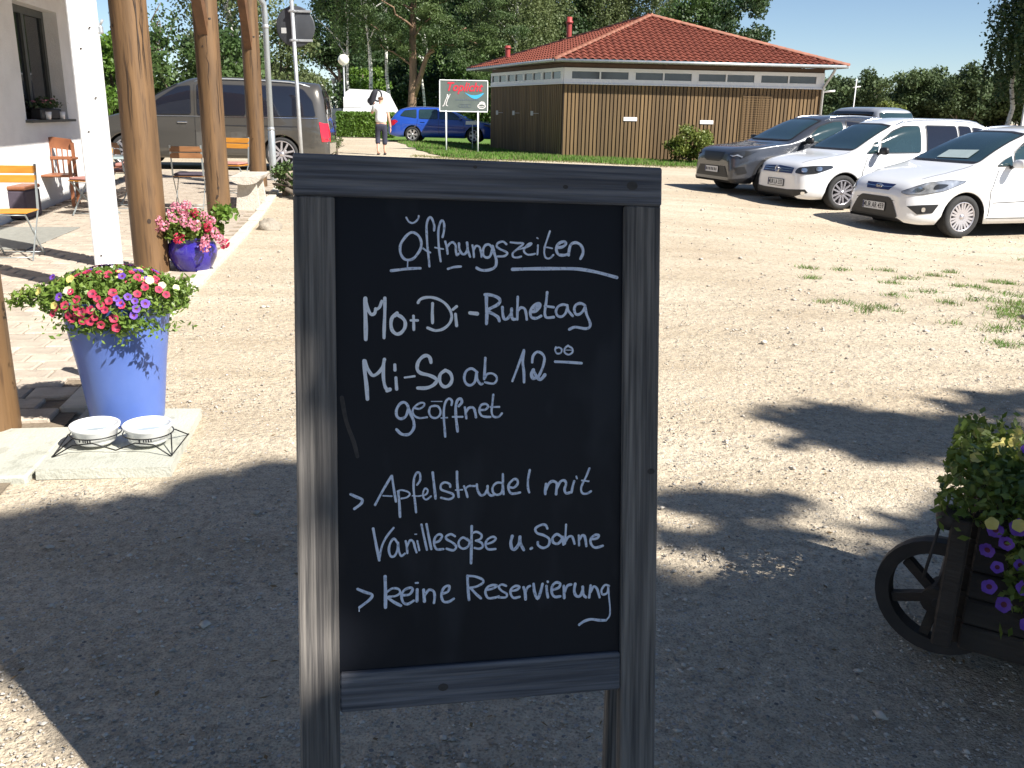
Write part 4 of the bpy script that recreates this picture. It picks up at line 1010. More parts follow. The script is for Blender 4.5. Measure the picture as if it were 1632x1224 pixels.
birch('slim birch standing behind the nearer globe lamp', -9.7, 55, 12, 2.4, 5.2, 120, lean=(-.1, 0), tr=.09, size=.085, leaf='leaf_mid', zmin=4.4)
birch('slim birch between the pine and the green board sign', -5.2, 53, 9, 1.4, 4.2, 50, lean=(-.1, .3), tr=.07, size=.08, leaf='leaf_mid', zmin=3.2)
birch('weeping birch hanging over the left corner of the tiled roof', -.2, 60, 14, 3.1, 5.0, 330, leaf='leaf_birch', drop=(1.5, 4.5), size=.10, zmin=3.6)
birch('weeping birch just left of the red chimney', 1.9, 64, 12.5, 1.6, 6.5, 150, leaf='leaf_birch', drop=(1.5, 3.5), size=.10, zmin=4.4)
birch('weeping birch right behind the red chimney', 5.4, 66, 14, 2.6, 7.0, 260, leaf='leaf_birch', drop=(1.2, 3.5), size=.10, zmin=4.6)
birch('weeping birch behind the apex of the tiled roof', 9.0, 66, 14, 3.0, 6.5, 300, leaf='leaf_birch', drop=(1.2, 3.5), size=.10, zmin=4.8)
tree('deciduous_tree', 'mid green tree right of the roof apex', 'tree', 11.4, 62, 9.6, 3.0, 2, 'leaf_mid', 'bark', 11000, .16, 30)
tree('deciduous_tree', 'dark pointed tree sloping down at the right end of the wood', 'tree', 13.4, 61, 10.2, 2.9, 2, 'leaf_deep', 'bark', 14000, .13, 34, rc=.8)
tree('deciduous_tree', 'smaller dark tree above the right slope of the roof', 'tree', 15.0, 62, 7.0, 1.8, 1.5, 'leaf_deep', 'bark', 8000, .13, 24, rc=.6)
birch('big weeping birch hanging into the top right of the photo', 26.6, 44, 13, 4.9, 5.2, 900, leaf='leaf_deep', drop=(1.5, 5.0), size=.12, step=.06, tr=.2, zmin=2.4)
birch('thin pale birch trunk under the weeping crown by the globe lamp', 24.3, 47, 9, 1.6, 5.0, 60, leaf='leaf_mid', size=.08, tr=.12, zmin=3.4)
# left: hedge and trees behind the van
G2 = 'shrubs behind the brown van'
for i, (x, y, h, cr, leaf, n, sz, lab) in enumerate([
    (-12.6, 25.5, 3.7, 1.5, 'leaf_hedge', 9000, .085, 'green hedge shrub seen between the white post and the first log'),
    (-10.7, 25.0, 3.3, 1.3, 'leaf_hedge', 9000, .08, 'sunlit green hedge shrub right of the first brown log'),
    (-9.0, 25.4, 3.2, 1.2, 'leaf_mid', 8000, .08, 'green hedge shrub left of the second brown log'),
    (-7.6, 26.0, 3.2, 1.2, 'leaf_mid', 8000, .08, 'green shrub between the second and third brown logs'),
    (-14.6, 26.5, 4.6, 1.8, 'leaf_deep', 7000, .1, 'dark shrub behind the house corner'),
    (-13.5, 33, 4.1, 2.4, 'leaf_mid', 12000, .13, 'broad green shrub far behind the first brown log'),
    (-10.9, 36, 4.0, 2.1, 'leaf_deep', 11000, .13, 'broad dark shrub far behind the second brown log'),
    (-8.9, 37, 2.9, 1.4, 'leaf_mid', 8000, .11, 'low green shrub behind the rear of the brown van')]):
    tree('hedge_shrub', lab, 'shrub', x, y, h, cr, .1, leaf, 'bark', n, sz, 26, rc=.5)
tree('young_tree', 'wispy young tree poking above the hedge beside the second log', 'tree', -10.3, 26.5, 4.6, 1.1, 2.4, 'leaf_mid', 'bark', 380, .07, 40, rc=.4, limbs=26)
birch('tall birch behind the third log and the downpipe', -9.2, 31, 9, 1.9, 3.6, 260, leaf='leaf_birch', drop=(.8, 3.0), size=.075, zmin=1.6)
tree('pale_shrub', 'pale grey green shrub behind the round road sign', 'shrub', -7.5, 29.5, 4.2, 1.35, .4, 'leaf_birch', 'bark', 7500, .07, 34, rc=.42)
tree('pale_shrub', 'pale feathery shrub above the rear of the brown van', 'shrub', -6.4, 28.6, 2.75, .95, .3, 'leaf_birch', 'bark', 3600, .07, 26, rc=.34)
# far shore: three shapes reused for single trees
protos = []
for k in range(3):
    h = (8.4, 7.4, 9.0)[k]
    t = tree('far_tree', 'round dark green tree in the distant row beyond the car park', 'tree', 40 + k * 7, 128, h, 3.6, .6, 'leaf_far', 'bark', 5200, .30, 26, group='distant row of trees behind the parked cars', shell=.3); protos.append(t)
for k in range(34):
    c = copy_tree(protos[k % 3]) if k > 2 else protos[k]
    px_ = 1262 + k * 13.5 + rnd.uniform(-5, 5); yy = rnd.uniform(118, 150) if k % 2 else rnd.uniform(112, 122)
    xx = (px_ - 816) / 1450 * yy / 1.0; c.location = (xx * .97, yy, 0)
    s = rnd.uniform(.78, 1.05) * (yy / 125); 
    s *= .90
    if 9 <= k <= 11: s *= .72
    if k > 17: s *= 1.08
    c.scale = (s, s, s); c.rotation_euler.z = rnd.uniform(0, 6.28)
tree('far_shrub', 'small yellowish shrub in front of the distant trees', 'shrub', 37.5, 96, 3.6, 1.5, .2, 'leaf_bush', 'bark', 2600, .2, 18)
# hedge by the path
hg = empty('clipped_hedge', (-7.55, 46.3, .2), .06, 'low clipped hedge in front of the white caravan', 'hedge')
C = []
for _ in range(11000):
    u = rnd.choice((0, 0, 1, 2)); x = rnd.uniform(-1.25, 1.55); y = rnd.uniform(-.35, .35); z = rnd.uniform(.05, 1.12)
    if u == 0: y = -.38 + rnd.gauss(0, .03)
    elif u == 1: z = 1.14 + rnd.gauss(0, .03)
    C.append((x, y, z))
V, F = leaf_geo(np.array(C), .07); mesh_np('leaves', V, F, 'leaf_hedge', hg)
MB().box((.15, .02, .55), (2.7, .6, 1.05)).build('branches', 'bark', hg)
# bushes
tree('bush', 'round yellow green bush in front of the timber wall', 'bush', 5.75, 31.05, 1.32, .72, .02, 'leaf_bush', 'bark', 6500, .055, 30, rc=.26, cz=.62, rz=.58)
tree('small_bush', 'low leafy bush at the foot of the downpipe', 'bush', -3.82, 15.35, .62, .27, .02, 'leaf_box', 'bark', 1800, .035, 18, rc=.11, cz=.28, rz=.26)
tree('small_bush', 'straggling weed bush just right of the downpipe foot', 'bush', -3.45, 15.0, .42, .2, .02, 'leaf_box', 'bark', 700, .03, 14, rc=.08, cz=.18, rz=.17)
tree('weed_plant', 'pale leafy weeds at the rear bumper of the brown van', 'plant', -4.85, 24.5, .8, .35, .02, 'leaf_birch', 'bark', 900, .045, 16, rc=.13, cz=.36, rz=.34)

# trees behind the photographer: one shades the forecourt, two unseen canopies are added to block sky light
GAPS = [(.60, 2.78, .13), (.43, 2.08, .12), (-1.0, 3.35, .14), (.75, 2.55, .07), (-.95, 2.62, .06), (-1.35, 2.75, .05)]
def poly_pts(poly, n, lo, hi, soft=0.0):
    xs = [p[0] for p in poly]; ys = [p[1] for p in poly]; k = 0; N0 = len(poly); out = []
    while k < n:
        x, y = rnd.uniform(min(xs), max(xs)), rnd.uniform(min(ys), max(ys)); c = False; j = N0 - 1
        for i in range(N0):
            if (poly[i][1] > y) != (poly[j][1] > y) and x < (poly[j][0] - poly[i][0]) * (y - poly[i][1]) / (poly[j][1] - poly[i][1]) + poly[i][0]: c = not c
            j = i
        if not c: continue
        if any((x - gx) ** 2 / gr ** 2 + (y - gy) ** 2 / (gr * .45) ** 2 < 1 and rnd.random() < .88 for gx, gy, gr in GAPS): k += .5; continue
        k += 1; d = rnd.uniform(lo, hi) / SUN.z
        out.append((x + rnd.gauss(0, soft) + SUN.x * d, y + rnd.gauss(0, soft * .5) + SUN.y * d, SUN.z * d))
    return out
def shade_tree(label, base, parts, limbs, size):
    t = empty('shade_tree', (base[0], base[1], 0), 0, label, 'tree'); C = []
    for poly, n, lo, hi, soft in parts: C += poly_pts(poly, n, lo, hi, soft)
    C = np.array(C) - np.array([[base[0], base[1], 0]])
    V, F = leaf_geo(C, size, aspect=1.4); mesh_np('crown', V, F, 'leaf_shade', t)
    mb = MB(); mb.tube([(0, 0, -.1), (-.1, .1, 2), (-.2, .1, 4.2), (-.3, .2, 6)], [.3, .24, .2, .12], 10)
    for q in limbs: mb.tube(limb_path((-.2, .1, 4.4), q, .2, 4), [.12, .09, .07, .05, .03], 6)
    mb.build('trunk', 'bark', t)
MAIN = [(-1.98, 3.02), (-1.80, 3.24), (-1.62, 3.20), (-1.48, 3.26), (-1.30, 3.52), (-1.12, 3.56), (-1.0, 3.72), (-.6, 3.60), (-.3, 3.2), (-.1, 3.1), (.3, 2.92), (.5, 2.84), (.66, 2.74), (.9, 2.80), (1.02, 2.74), (1.12, 2.80), (1.22, 2.92), (1.38, 2.94), (1.5, 3.06), (1.75, 3.0), (2.6, 3.1), (3.4, 2.2), (3.2, .6), (1.2, -.2), (-.1, .7), (-.74, .95), (-.74, 1.77), (-.88, 1.87), (-1.45, 2.27), (-2.1, 2.72)]
shade_tree('tall tree behind the photographer whose crown shades the chalkboard', (6.2, -3.4), [
    (MAIN, 24000, 6.0, 11.0, .06),
    ([(1.42, 4.62), (1.77, 4.74), (2.1, 4.5), (2.35, 4.3), (2.0, 3.98), (1.6, 4.0), (1.52, 4.2)], 520, 7, 9.5, .14), ([(2.2, 4.6), (2.6, 4.6), (2.75, 4.1), (2.2, 4.0)], 330, 7, 9.5, .14), ([(2.5, 4.75), (2.63, 4.95), (3.2, 5.1), (3.3, 4.8)], 240, 7, 9.5, .12),
    ([(.72, 3.52), (1.0, 3.5), (1.15, 3.3), (.85, 3.24)], 120, 7, 9.5, .09), ([(1.35, 3.12), (1.9, 3.5), (2.6, 3.4), (2.2, 3.1)], 420, 6.5, 9, .08), ([(.45, 3.02), (.8, 2.92), (1.2, 3.1), (1.0, 3.16), (.6, 3.16)], 70, 6.5, 9, .05)],
    [(-2.2, 2.6, 6.2), (-3, 1.6, 6.8), (-.9, 2.4, 7.0), (.6, 2.0, 7)], .12)
shade_tree('broad tree right behind the photographer with a closed crown', (11.5, -7.0), [([(1.6, 2.7), (7.0, 2.0), (7.5, -4), (-.3, -4), (-.3, .9), (1.2, -.1), (3.0, .8), (3.2, 2.2)], 15000, 5.0, 9.5, .1)], [(-2, 1, 7), (-1, -1, 7.2), (1, .5, 7), (-4, 2, 6.6)], .22)  # unseen canopy, added only to block sky light
shade_tree('broad tree left behind the photographer with a closed crown', (.6, -7.2), [([(-8, -5), (-.5, -5), (-.5, .9), (-1.3, 1.15), (-2.6, 1.5), (-8, 1.7)], 7000, 5.0, 9.5, .1)], [(-2, 1, 7), (-1, -1, 7.2), (1, .5, 7), (-3, 2, 6.6)], .22)  # unseen canopy, added only to block sky light
# ------------------------------------------------------------------ vehicles
def pchip(P):
    X = [p[0] for p in P]; Y = [p[1] for p in P]; n = len(X)
    d = [(Y[i + 1] - Y[i]) / (X[i + 1] - X[i]) for i in range(n - 1)]
    m = [d[0]] + [0 if d[i - 1] * d[i] <= 0 else 2 * d[i - 1] * d[i] / (d[i - 1] + d[i]) for i in range(1, n - 1)] + [d[-1]]
    def f(x):
        if x <= X[0]: return Y[0]
        if x >= X[-1]: return Y[-1]
        i = max(k for k in range(n - 1) if X[k] <= x); h = X[i + 1] - X[i]; t = (x - X[i]) / h
        return (2 * t ** 3 - 3 * t * t + 1) * Y[i] + (t ** 3 - 2 * t * t + t) * h * m[i] + (-2 * t ** 3 + 3 * t * t) * Y[i + 1] + (t ** 3 - t * t) * h * m[i + 1]
    return f

class Car:
    def __init__(s, name, label, cat, sp, loc, rz):
        s.sp = sp; s.root = empty(name, loc, rz, label, cat)
        top = pchip(sp['top']); low = pchip(sp['low']); belt = pchip(sp['belt']); wid = pchip(sp['wid'])
        L_ = sp['L']; ra = sp['r'] + .055
        xs = sorted(set([round(x, 4) for x in [0, .012, .03, .06, .1] + [L_ - v for v in (0, .012, .03, .06, .1)] + list(np.arange(.14, L_ - .1, .055))] +
                        [round(w + sg * ra * q, 4) for w in sp['wx'] for sg in (-1, 1) for q in (.999, .97, .9, .8, .6, .3, 0.0)]))
        NL, NU = 11, 15; ring = 2 * (NL + NU) + 1
        vs = []; 
        for x in xs:
            zt = top(x); zb = min(belt(x), zt - .035); zl = low(x); W = wid(x)
            endk = 1.0
            for w in sp['wx']:
                dx = abs(x - w)
                if dx < ra: zl = max(zl, sp['r'] + math.sqrt(max(0, ra * ra - dx * dx)) - .01)
            zl = min(zl, zb - .05)
            half = []
            for k in range(NL):
                t = k / (NL - 1); z = zl + (zb - zl) * t
                zn = (z - .2) / max(.1, zb - .2)
                y = W * (1 - .07 * max(0, 1 - zn / .28) ** 2 - .045 * max(0, (zn - .5) / .5) ** 2 + (.012 * math.exp(-((zn - .72) / .05) ** 2)))
                half.append((y, z))
            yb = half[-1][0]; H_ = zt - zb
            for k in range(1, NU + 1):
                a = math.pi / 2 * k / NU
                m_ = 2 / sp.get('sq', 4.2); q = math.sin(a) ** m_ ; c = math.cos(a) ** m_ if k < NU else 0.0
                tum = sp['tum'] * min(1, H_ / .3)
                z = zb + H_ * q; y = (yb - tum * (z - zb)) * c
                z += 0
                half.append((y, z))
            # half runs from lower side (y>0) to the centre top
            r_ = [(x, -y, z) for y, z in half] + [(x, y, z) for y, z in half[::-1][1:]]
            vs += r_
        n = len(r_) ; fs = []; mi = []
        for i in range(len(xs) - 1):
            for k in range(n - 1):
                fs.append((i * n + k, (i + 1) * n + k, (i + 1) * n + k + 1, i * n + k + 1)); mi.append(0)
            fs.append((i * n + n - 1, (i + 1) * n + n - 1, (i + 1) * n, i * n)); mi.append(1)
        me = bpy.data.meshes.new('body'); me.from_pydata(vs, [], fs + [tuple(range(n)), tuple((len(xs) - 1) * n + k for k in range(n))[::-1]])
        me.materials.append(M[sp['paint']]); me.materials.append(M['under'])
        me.polygons.foreach_set('material_index', mi + [0, 0]); me.polygons.foreach_set('use_smooth', [m == 0 for m in mi] + [False, False]); me.update()
        s.body = link(bpy.data.objects.new('body', me)); s.body.parent = s.root
        s.bvh = BVHTree.FromPolygons([Vector(v) for v in vs], [p.vertices[:] for p in me.polygons])
        s.top = top; s.belt = belt; s.wid = wid; s.L = L_
    def cast(s, p, d):
        h = s.bvh.ray_cast(Vector(p) - Vector(d) * 6, Vector(d))
        return (h[0], h[1]) if h[0] is not None else (None, None)
    DIR = {'side': (0, 1, 0), 'far': (0, -1, 0), 'front': (1, 0, 0), 'rear': (-1, 0, 0), 'diag': (.7071, .7071, 0), 'diagfar': (.7071, -.7071, 0), 'top': (0, 0, -1), 'slope': (.8, 0, -.6)}
    def to3(s, p, axis):
        if len(p) == 3: return Vector(p)
        if axis in ('side', 'far'): return Vector((p[0], 0, p[1]))
        if axis in ('front', 'rear'): return Vector((0 if axis == 'front' else s.L, p[0], p[1]))
        if axis == 'slope': return Vector((s.sp.get('wsx', 1.5), p[0], p[1]))
        return Vector((p[0], p[1], 0))
    def panel(s, poly, axis, matn, off=.004, name='panel', rnd_=1, step=.07, parent=None):
        d = Vector(s.DIR[axis]); u = Vector((0, 0, 1)) if axis != 'top' else Vector((1, 0, 0)); e1 = d.cross(u).normalized(); e2 = e1.cross(d)
        P3 = [s.to3(p, axis) for p in poly]; P = [Vector((p.dot(e1), p.dot(e2))) for p in P3]
        if rnd_:
            Q = []; n_ = len(P)
            for i in range(n_):
                a, b, c2 = P[i - 1], P[i], P[(i + 1) % n_]; d1, d2 = (a - b), (c2 - b)
                q1 = b + d1.normalized() * min(.045 * rnd_, d1.length * .42); q2 = b + d2.normalized() * min(.045 * rnd_, d2.length * .42)
                for t in (0, .25, .5, .75, 1): Q.append(q1 * (1 - t) ** 2 + b * 2 * t * (1 - t) + q2 * t * t)
            P = Q
        if matn.startswith('glass') or matn == 'lamp_glass':
            off = max(off, .009); step = min(step, .045)
            ring = [e1 * q.x + e2 * q.y for q in P]; ring.append(ring[0])
            s.line([tuple(q) for q in ring], axis, 'black_trim', .022 if matn != 'lamp_glass' else .010, off + .003, 'window_seal' if matn != 'lamp_glass' else 'lamp_rim')
        B = []
        for i in range(len(P)):
            a, b = P[i], P[(i + 1) % len(P)]; k = max(1, int((b - a).length / step)); B += [a.lerp(b, j / k) for j in range(k)]
        N0 = len(B); pts = list(B)
        def ins(x, y):
            c = False; j = N0 - 1
            for i in range(N0):
                if (B[i].y > y) != (B[j].y > y) and x < (B[j].x - B[i].x) * (y - B[i].y) / (B[j].y - B[i].y) + B[i].x: c = not c
                j = i
            return c
        x0, x1 = min(p.x for p in B), max(p.x for p in B); y0, y1 = min(p.y for p in B), max(p.y for p in B)
        y = y0 + step * .5
        while y < y1:
            x = x0 + step * .5
            while x < x1:
                if ins(x, y) and min((Vector((x, y)) - q).length for q in B) > step * .35: pts.append(Vector((x, y)))
                x += step
            y += step
        v, _, f, *_ = delaunay_2d_cdt(pts, [], [list(range(N0))], 1, 1e-6)
        V = []; ok = []
        for q in v:
            h, nn = s.cast(e1 * q.x + e2 * q.y, d)
            if h is None: V.append(Vector((0, 0, 0))); ok.append(False); continue
            if nn.dot(d) > 0: nn = -nn
            V.append(h + nn * off - d * off * .5); ok.append(True)
        F = [t for t in f if all(ok[i] for i in t)]
        used = sorted(set(i for t in F for i in t)); mp = {i: k for k, i in enumerate(used)}
        mb = MB(); mb.add([V[i] for i in used], [tuple(mp[i] for i in t) for t in F], 0, True)
        # make faces look outward
        for k, fc in enumerate(mb.f):
            a, b, c = [Vector(mb.v[i]) for i in fc[:3]]
            if (b - a).cross(c - a).dot(d) > 0: mb.f[k] = fc[::-1]
        o = mb.build(name, matn, parent or s.root); return o
    def line(s, pts, axis, matn, w=.012, off=.006, name='seam', mb=None):
        d = Vector(s.DIR[axis]); own = mb is None; mb = mb or MB(); L_ = []
        P3 = [s.to3(p, axis) for p in pts]
        for i in range(len(P3) - 1):
            k = max(1, int((P3[i + 1] - P3[i]).length / .06)); L_ += [P3[i].lerp(P3[i + 1], j / k) for j in range(k)]
        L_.append(P3[-1]); vs = []
        for i, p in enumerate(L_):
            t = (L_[min(i + 1, len(L_) - 1)] - L_[max(i - 1, 0)]); sd = t.cross(d).normalized() * w / 2
            for sg in (-1, 1):
                h, nn = s.cast(p + sd * sg, d)
                if h is None: h, nn = (Vector(vs[-1]) if vs else p), Vector((0, 0, 0))
                elif nn.dot(d) > 0: nn = -nn
                vs.append(h + nn * off)
        mb.add(vs, [(2 * i, 2 * i + 1, 2 * i + 3, 2 * i + 2) for i in range(len(L_) - 1)])
        for k in range(len(mb.f) - (len(L_) - 1), len(mb.f)):
            a, b, c = [Vector(mb.v[i]) for i in mb.f[k][:3]]
            if (b - a).cross(c - a).dot(d) > 0: mb.f[k] = mb.f[k][::-1]
        return mb.build(name, matn, s.root) if own else mb
    def wheels(s, spokes=10, rimmat='rim', tw=.21, split=False, wide=.5):
        r = s.sp['r']; rr = r * s.sp.get('rimf', .68)
        T_ = MB(); T_.lathe([(rr * .96, tw / 2 - .02), (rr, tw / 2), (r * .93, tw / 2), (r * .985, tw / 2 - .025), (r, tw / 2 - .05), (r, -tw / 2 + .05), (r * .93, -tw / 2), (rr, -tw / 2), (rr * .9, 0)], 36, axis='Y')
        tyre = T_.me = None
        proto = None
        for x in s.sp['wx']:
            for sg in (-1, 1):
                y = sg * (s.wid(x) - tw / 2 - .015)
                if proto is None:
                    w = T_.build('wheel', 'tyre', s.root); 
                    rm = MB(); rm.lathe([(rr, tw / 2 - .004), (rr * .93, tw / 2 + .004), (rr * .90, tw / 2 - .02), (rr * .88, tw / 2 - .09)], 36, axis='Y', mi=0)
                    rm.lathe([(rr * .9, tw / 2 - .095), (0, tw / 2 - .095)], 36, axis='Y', mi=1)
                    rm.lathe([(rr * .5, tw / 2 - .085), (rr * .5, tw / 2 - .075), (.03, tw / 2 - .07)], 24, axis='Y', mi=2)
                    yo = tw / 2 - .012
                    for k in range(spokes):
                        a = 2 * math.pi * k / spokes
                        offs = (0,) if not split else (-.30 * 2 * math.pi / spokes / 2 * 1.3, .30 * 2 * math.pi / spokes / 2 * 1.3)
                        for o_ in offs:
                            a0 = a + o_ * .4; a1 = a + o_ * 1.5
                            hw0, hw1 = rr * .075 * (1 if split else 1.3), rr * (.07 if split else 2 * math.pi / spokes * wide * .42)
                            def pt(rad, an, off, dy): return (rad * math.cos(an) - off * math.sin(an), yo + dy, rad * math.sin(an) + off * math.cos(an))
                            vs = [pt(rr * .14, a0, -hw0, .0), pt(rr * .14, a0, hw0, .0), pt(rr * .92, a1, hw1, .008), pt(rr * .92, a1, -hw1, .008),
                                  pt(rr * .14, a0, -hw0, -.03), pt(rr * .14, a0, hw0, -.03), pt(rr * .92, a1, hw1, -.03), pt(rr * .92, a1, -hw1, -.03)]
                            rm.add(vs, [(0, 1, 2, 3), (4, 7, 6, 5), (0, 4, 5, 1), (1, 5, 6, 2), (2, 6, 7, 3), (3, 7, 4, 0)], 0)
                    rm.lathe([(0, yo + .012), (rr * .17, yo + .01), (rr * .2, yo - .02)], 20, axis='Y', mi=0)
                    o = rm.build('rim', [rimmat, 'rim_well', 'rim_dark'], w); proto = w
                else:
                    w = copy_tree(proto); w.parent = s.root
                w.location = (x, y, r); w.rotation_euler = (0, 0, math.pi if sg < 0 else 0)
    def mirror(s, x, z, matn, sz=(.10, .2, .14), sides=(-1, 1)):
        for sg in sides:
            h, nn = s.cast((x, 0, z), (0, -sg, 0)) ; y0 = h.y
            mb = MB(); vs = []; fs = []; n = 12
            prof = [(.0, .55), (.03, .85), (.10, 1.0), (.17, .95), (.205, .7), (.215, .3)]
            for (yy, k) in prof:
                for q in range(n):
                    a = 2 * math.pi * q / n; ca, sa = math.cos(a), math.sin(a)
                    vs.append((x + .02 + sz[0] * .5 * k * (abs(ca) ** .7) * (1 if ca > 0 else -1), y0 + sg * (.05 + yy), z + .05 + sz[2] * .5 * k * (abs(sa) ** .7) * (1 if sa > 0 else -1)))
            for i in range(len(prof) - 1):
                for q in range(n): fs.append((i * n + q, i * n + (q + 1) % n, (i + 1) * n + (q + 1) % n, (i + 1) * n + q))
            fs += [tuple(range(n)), tuple((len(prof) - 1) * n + q for q in range(n))]
            mb.add(vs, fs, 0, True); o = mb.build('mirror', matn, s.root)
            MB().bar((x + .02, y0 - sg * .02, z - .02), (x + .02, y0 + sg * .09, z + .02), .06, .035).build('mirror_foot', 'black_trim', o)
    def plate(s, y, z, txt=None, front=True, w=.52, h=.112):
        d = 'front' if front else 'rear'; hit, nn = s.cast(s.to3((y, z), d), s.DIR[d]); x = hit.x + (-.022 if front else .022)
        r_ = empty('number_plate', (x, y, z)); r_.parent = s.root
        MB().box((.006, 0, 0), (.008, w + .02, h + .02)).build('plate_frame', 'black_trim', r_)
        MB().box((0, 0, 0), (.006, w, h)).build('plate', 'plate_white', r_)
        R4 = Matrix(((0, 0, -1, -.0045), (-1, 0, 0, 0), (0, 1, 0, 0), (0, 0, 0, 1))) if front else Matrix(((0, 0, 1, .0045), (1, 0, 0, 0), (0, 1, 0, 0), (0, 0, 0, 1)))
        if txt: text_mesh(txt, .115, 'ink', 'plate_lettering', r_, R4, extrude=.0008, sx=.80, offset=.0012)
        else:
            m = MB()
            for k in range(7): m.box((-.005, -.2 + k * .065, 0), (.002, .035, .06))
            m.build('plate_lettering', 'ink', r_)
        m = MB(); m.box((-.0048 if front else .0048, (.238 if front else -.238), 0), (.002, .035, h * .94)); m.build('euro_band', 'navy_grille', r_)
    def rails(s, x0, x1, y, matn='chrome', r=.015, lift=.035):
        for sg in (-1, 1):
            P = []
            for k in range(13):
                x = x0 + (x1 - x0) * k / 12; h, _ = s.cast((x, sg * y, 0), (0, 0, -1)); e = min(k, 12 - k)
                P.append((x, sg * y, h.z + (-.01, lift * .8, lift)[min(e, 2)]))
            MB().tube(P, r, 8).build('roof_rail', matn, s.root)
    def handles(s, xs, z, matn):
        for x in xs:
            h, _ = s.cast((x, 0, z), (0, 1, 0))
            if h is None: continue
            MB().box((x, h.y - .018, z), (.20, .028, .03), bev=.008).build('door_handle', matn, s.root)
    def both(s, poly, axis, *a, **k):
        s.panel(poly, axis, *a, **k)
        ax = {'side': 'far', 'diag': 'diagfar', 'front': 'front', 'rear': 'rear', 'top': 'top'}[axis]
        P = [(p[0], -p[1], p[2]) if len(p) == 3 else ((-p[0], p[1]) if axis in ('front', 'rear') else (p if axis == 'side' else (p[0], -p[1]))) for p in poly]
        s.panel(P, ax, *a, **k)

def place(px_wheel, sp, th, which=0, near=-1, k=1.0):
    """origin from the ground contact of the wheel nearest the camera"""
    c, s_ = math.cos(th), math.sin(th); lx, ly = sp['wx'][which] * k, near * (sp['track'] / 2) * k
    x = px_wheel[0] - (c * lx - s_ * ly); y = px_wheel[1] - (s_ * lx + c * ly)
    cx_, cy_ = x + c * 2.2, y + s_ * 2.2
    return (x, y, Z(px_wheel[0], px_wheel[1]))

def common(c, seams, sill=(.3, .12)):
    for pl in seams:
        c.line(pl, 'side', 'black_trim', w=.010, name='door_seam'); c.line(pl, 'far', 'black_trim', w=.010, name='door_seam')

# --- white MPV nearest (right)
SP = dict(L=4.38, r=.315, rimf=.70, wx=(.88, 3.53), track=1.70, tum=.26, sq=4.4, paint='car_white', wsx=1.3,
          top=[(0, .60), (.03, .68), (.08, .745), (.18, .81), (.4, .885), (.7, .96), (1.0, 1.03), (1.18, 1.10), (1.55, 1.31), (1.95, 1.49), (2.3, 1.585), (2.8, 1.63), (3.5, 1.60), (4.0, 1.51), (4.2, 1.38), (4.32, 1.05), (4.38, .8)],
          low=[(0, .27), (.06, .215), (.3, .19), (.6, .20), (4.0, .22), (4.38, .35)], belt=[(0, .52), (.2, .70), (.6, .86), (1.1, .97), (2, 1.02), (3.5, 1.09), (4.1, 1.05), (4.38, .72)],
          wid=[(0, .56), (.03, .64), (.08, .70), (.18, .77), (.35, .84), (.6, .895), (1.2, .915), (3.4, .915), (4.0, .88), (4.25, .80), (4.38, .68)])
TH = R(16)
c = Car('parked_car', 'white compact MPV nearest the camera with a large black trapezoid grille', 'car', SP, place((6.98, 14.47), SP, TH, k=1.05), TH); c.root.scale = (1.05, 1.05, 1.05)
c.panel([(-.70, 1.085), (.70, 1.085), (.56, 1.50), (.3, 1.53), (-.3, 1.53), (-.56, 1.50)], 'front', 'glass_car', name='windscreen')
c.both([(1.40, 1.055), (1.66, 1.06), (1.66, 1.20), (1.52, 1.14)], 'side', 'glass_car', name='quarter_window', rnd_=0)
c.both([(1.71, 1.06), (2.56, 1.085), (2.60, 1.49), (2.25, 1.47), (1.95, 1.38), (1.71, 1.24)], 'side', 'glass_car', name='side_window')
c.both([(2.66, 1.085), (3.42, 1.11), (3.45, 1.48), (2.70, 1.505)], 'side', 'glass_tint', name='side_window')
c.both([(3.50, 1.11), (3.98, 1.17), (3.92, 1.39), (3.53, 1.47)], 'side', 'glass_tint', name='side_window')
c.panel([(-.34, .75), (-.26, .66), (.26, .66), (.34, .75)], 'front', 'navy_grille', .006, 'upper_grille', 0)
c.line([(-.31, .708), (-.07, .700)], 'front', 'chrome', .012, .012, 'grille_bar'); c.line([(.07, .700), (.31, .708)], 'front', 'chrome', .012, .012, 'grille_bar')
c.panel([(-.33, .565), (.33, .565), (.42, .50), (.56, .285), (.50, .262), (-.50, .262), (-.56, .285), (-.42, .50)], 'front', 'black_trim', .006, 'lower_grille', 1)
for z in (.52, .47, .33, .30): c.line([(-.44, z), (.44, z)], 'front', 'rim_dark', .008, .012, 'grille_bar')
c.both([(.13, -.43, .655), (.16, -.50, .625), (.32, -.70, .64), (.55, -.85, .70), (.86, -.9, .835), (.60, -.8, .85), (.35, -.66, .79)], 'diag', 'lamp_glass', .007, 'headlight', 1)
c.both([(.20, -.56, .665), (.28, -.66, .665), (.34, -.70, .72), (.28, -.62, .745)], 'diag', 'chrome', .012, 'headlight_reflector', 2)
c.both([(.40, -.76, .70), (.52, -.84, .73), (.60, -.86, .79), (.44, -.76, .79)], 'diag', 'lamp_black', .012, 'headlight_lens', 2)
c.both([(.14, -.58, .46), (.28, -.72, .485), (.46, -.86, .50), (.40, -.82, .37), (.24, -.7, .345)], 'diag', 'black_trim', .006, 'fog_light_housing', 0)
c.both([(.29, -.72, .45), (.33, -.75, .45), (.33, -.75, .385), (.29, -.72, .385)], 'diag', 'chrome', .013, 'fog_light', 2)
c.plate(0, .415, 'MÜR AR 459')
em = MB(); h, _ = c.cast((0, 0, .705), (1, 0, 0))
em.lathe([(0, -.018), (.05, -.016), (.062, -.008), (.062, .01)], 24, axis='X'); em.v = [(x + h.x - .004, y * 1.35, z * .62 + .705) for x, y, z in em.v]
eo = em.build('emblem', 'chrome', c.root)
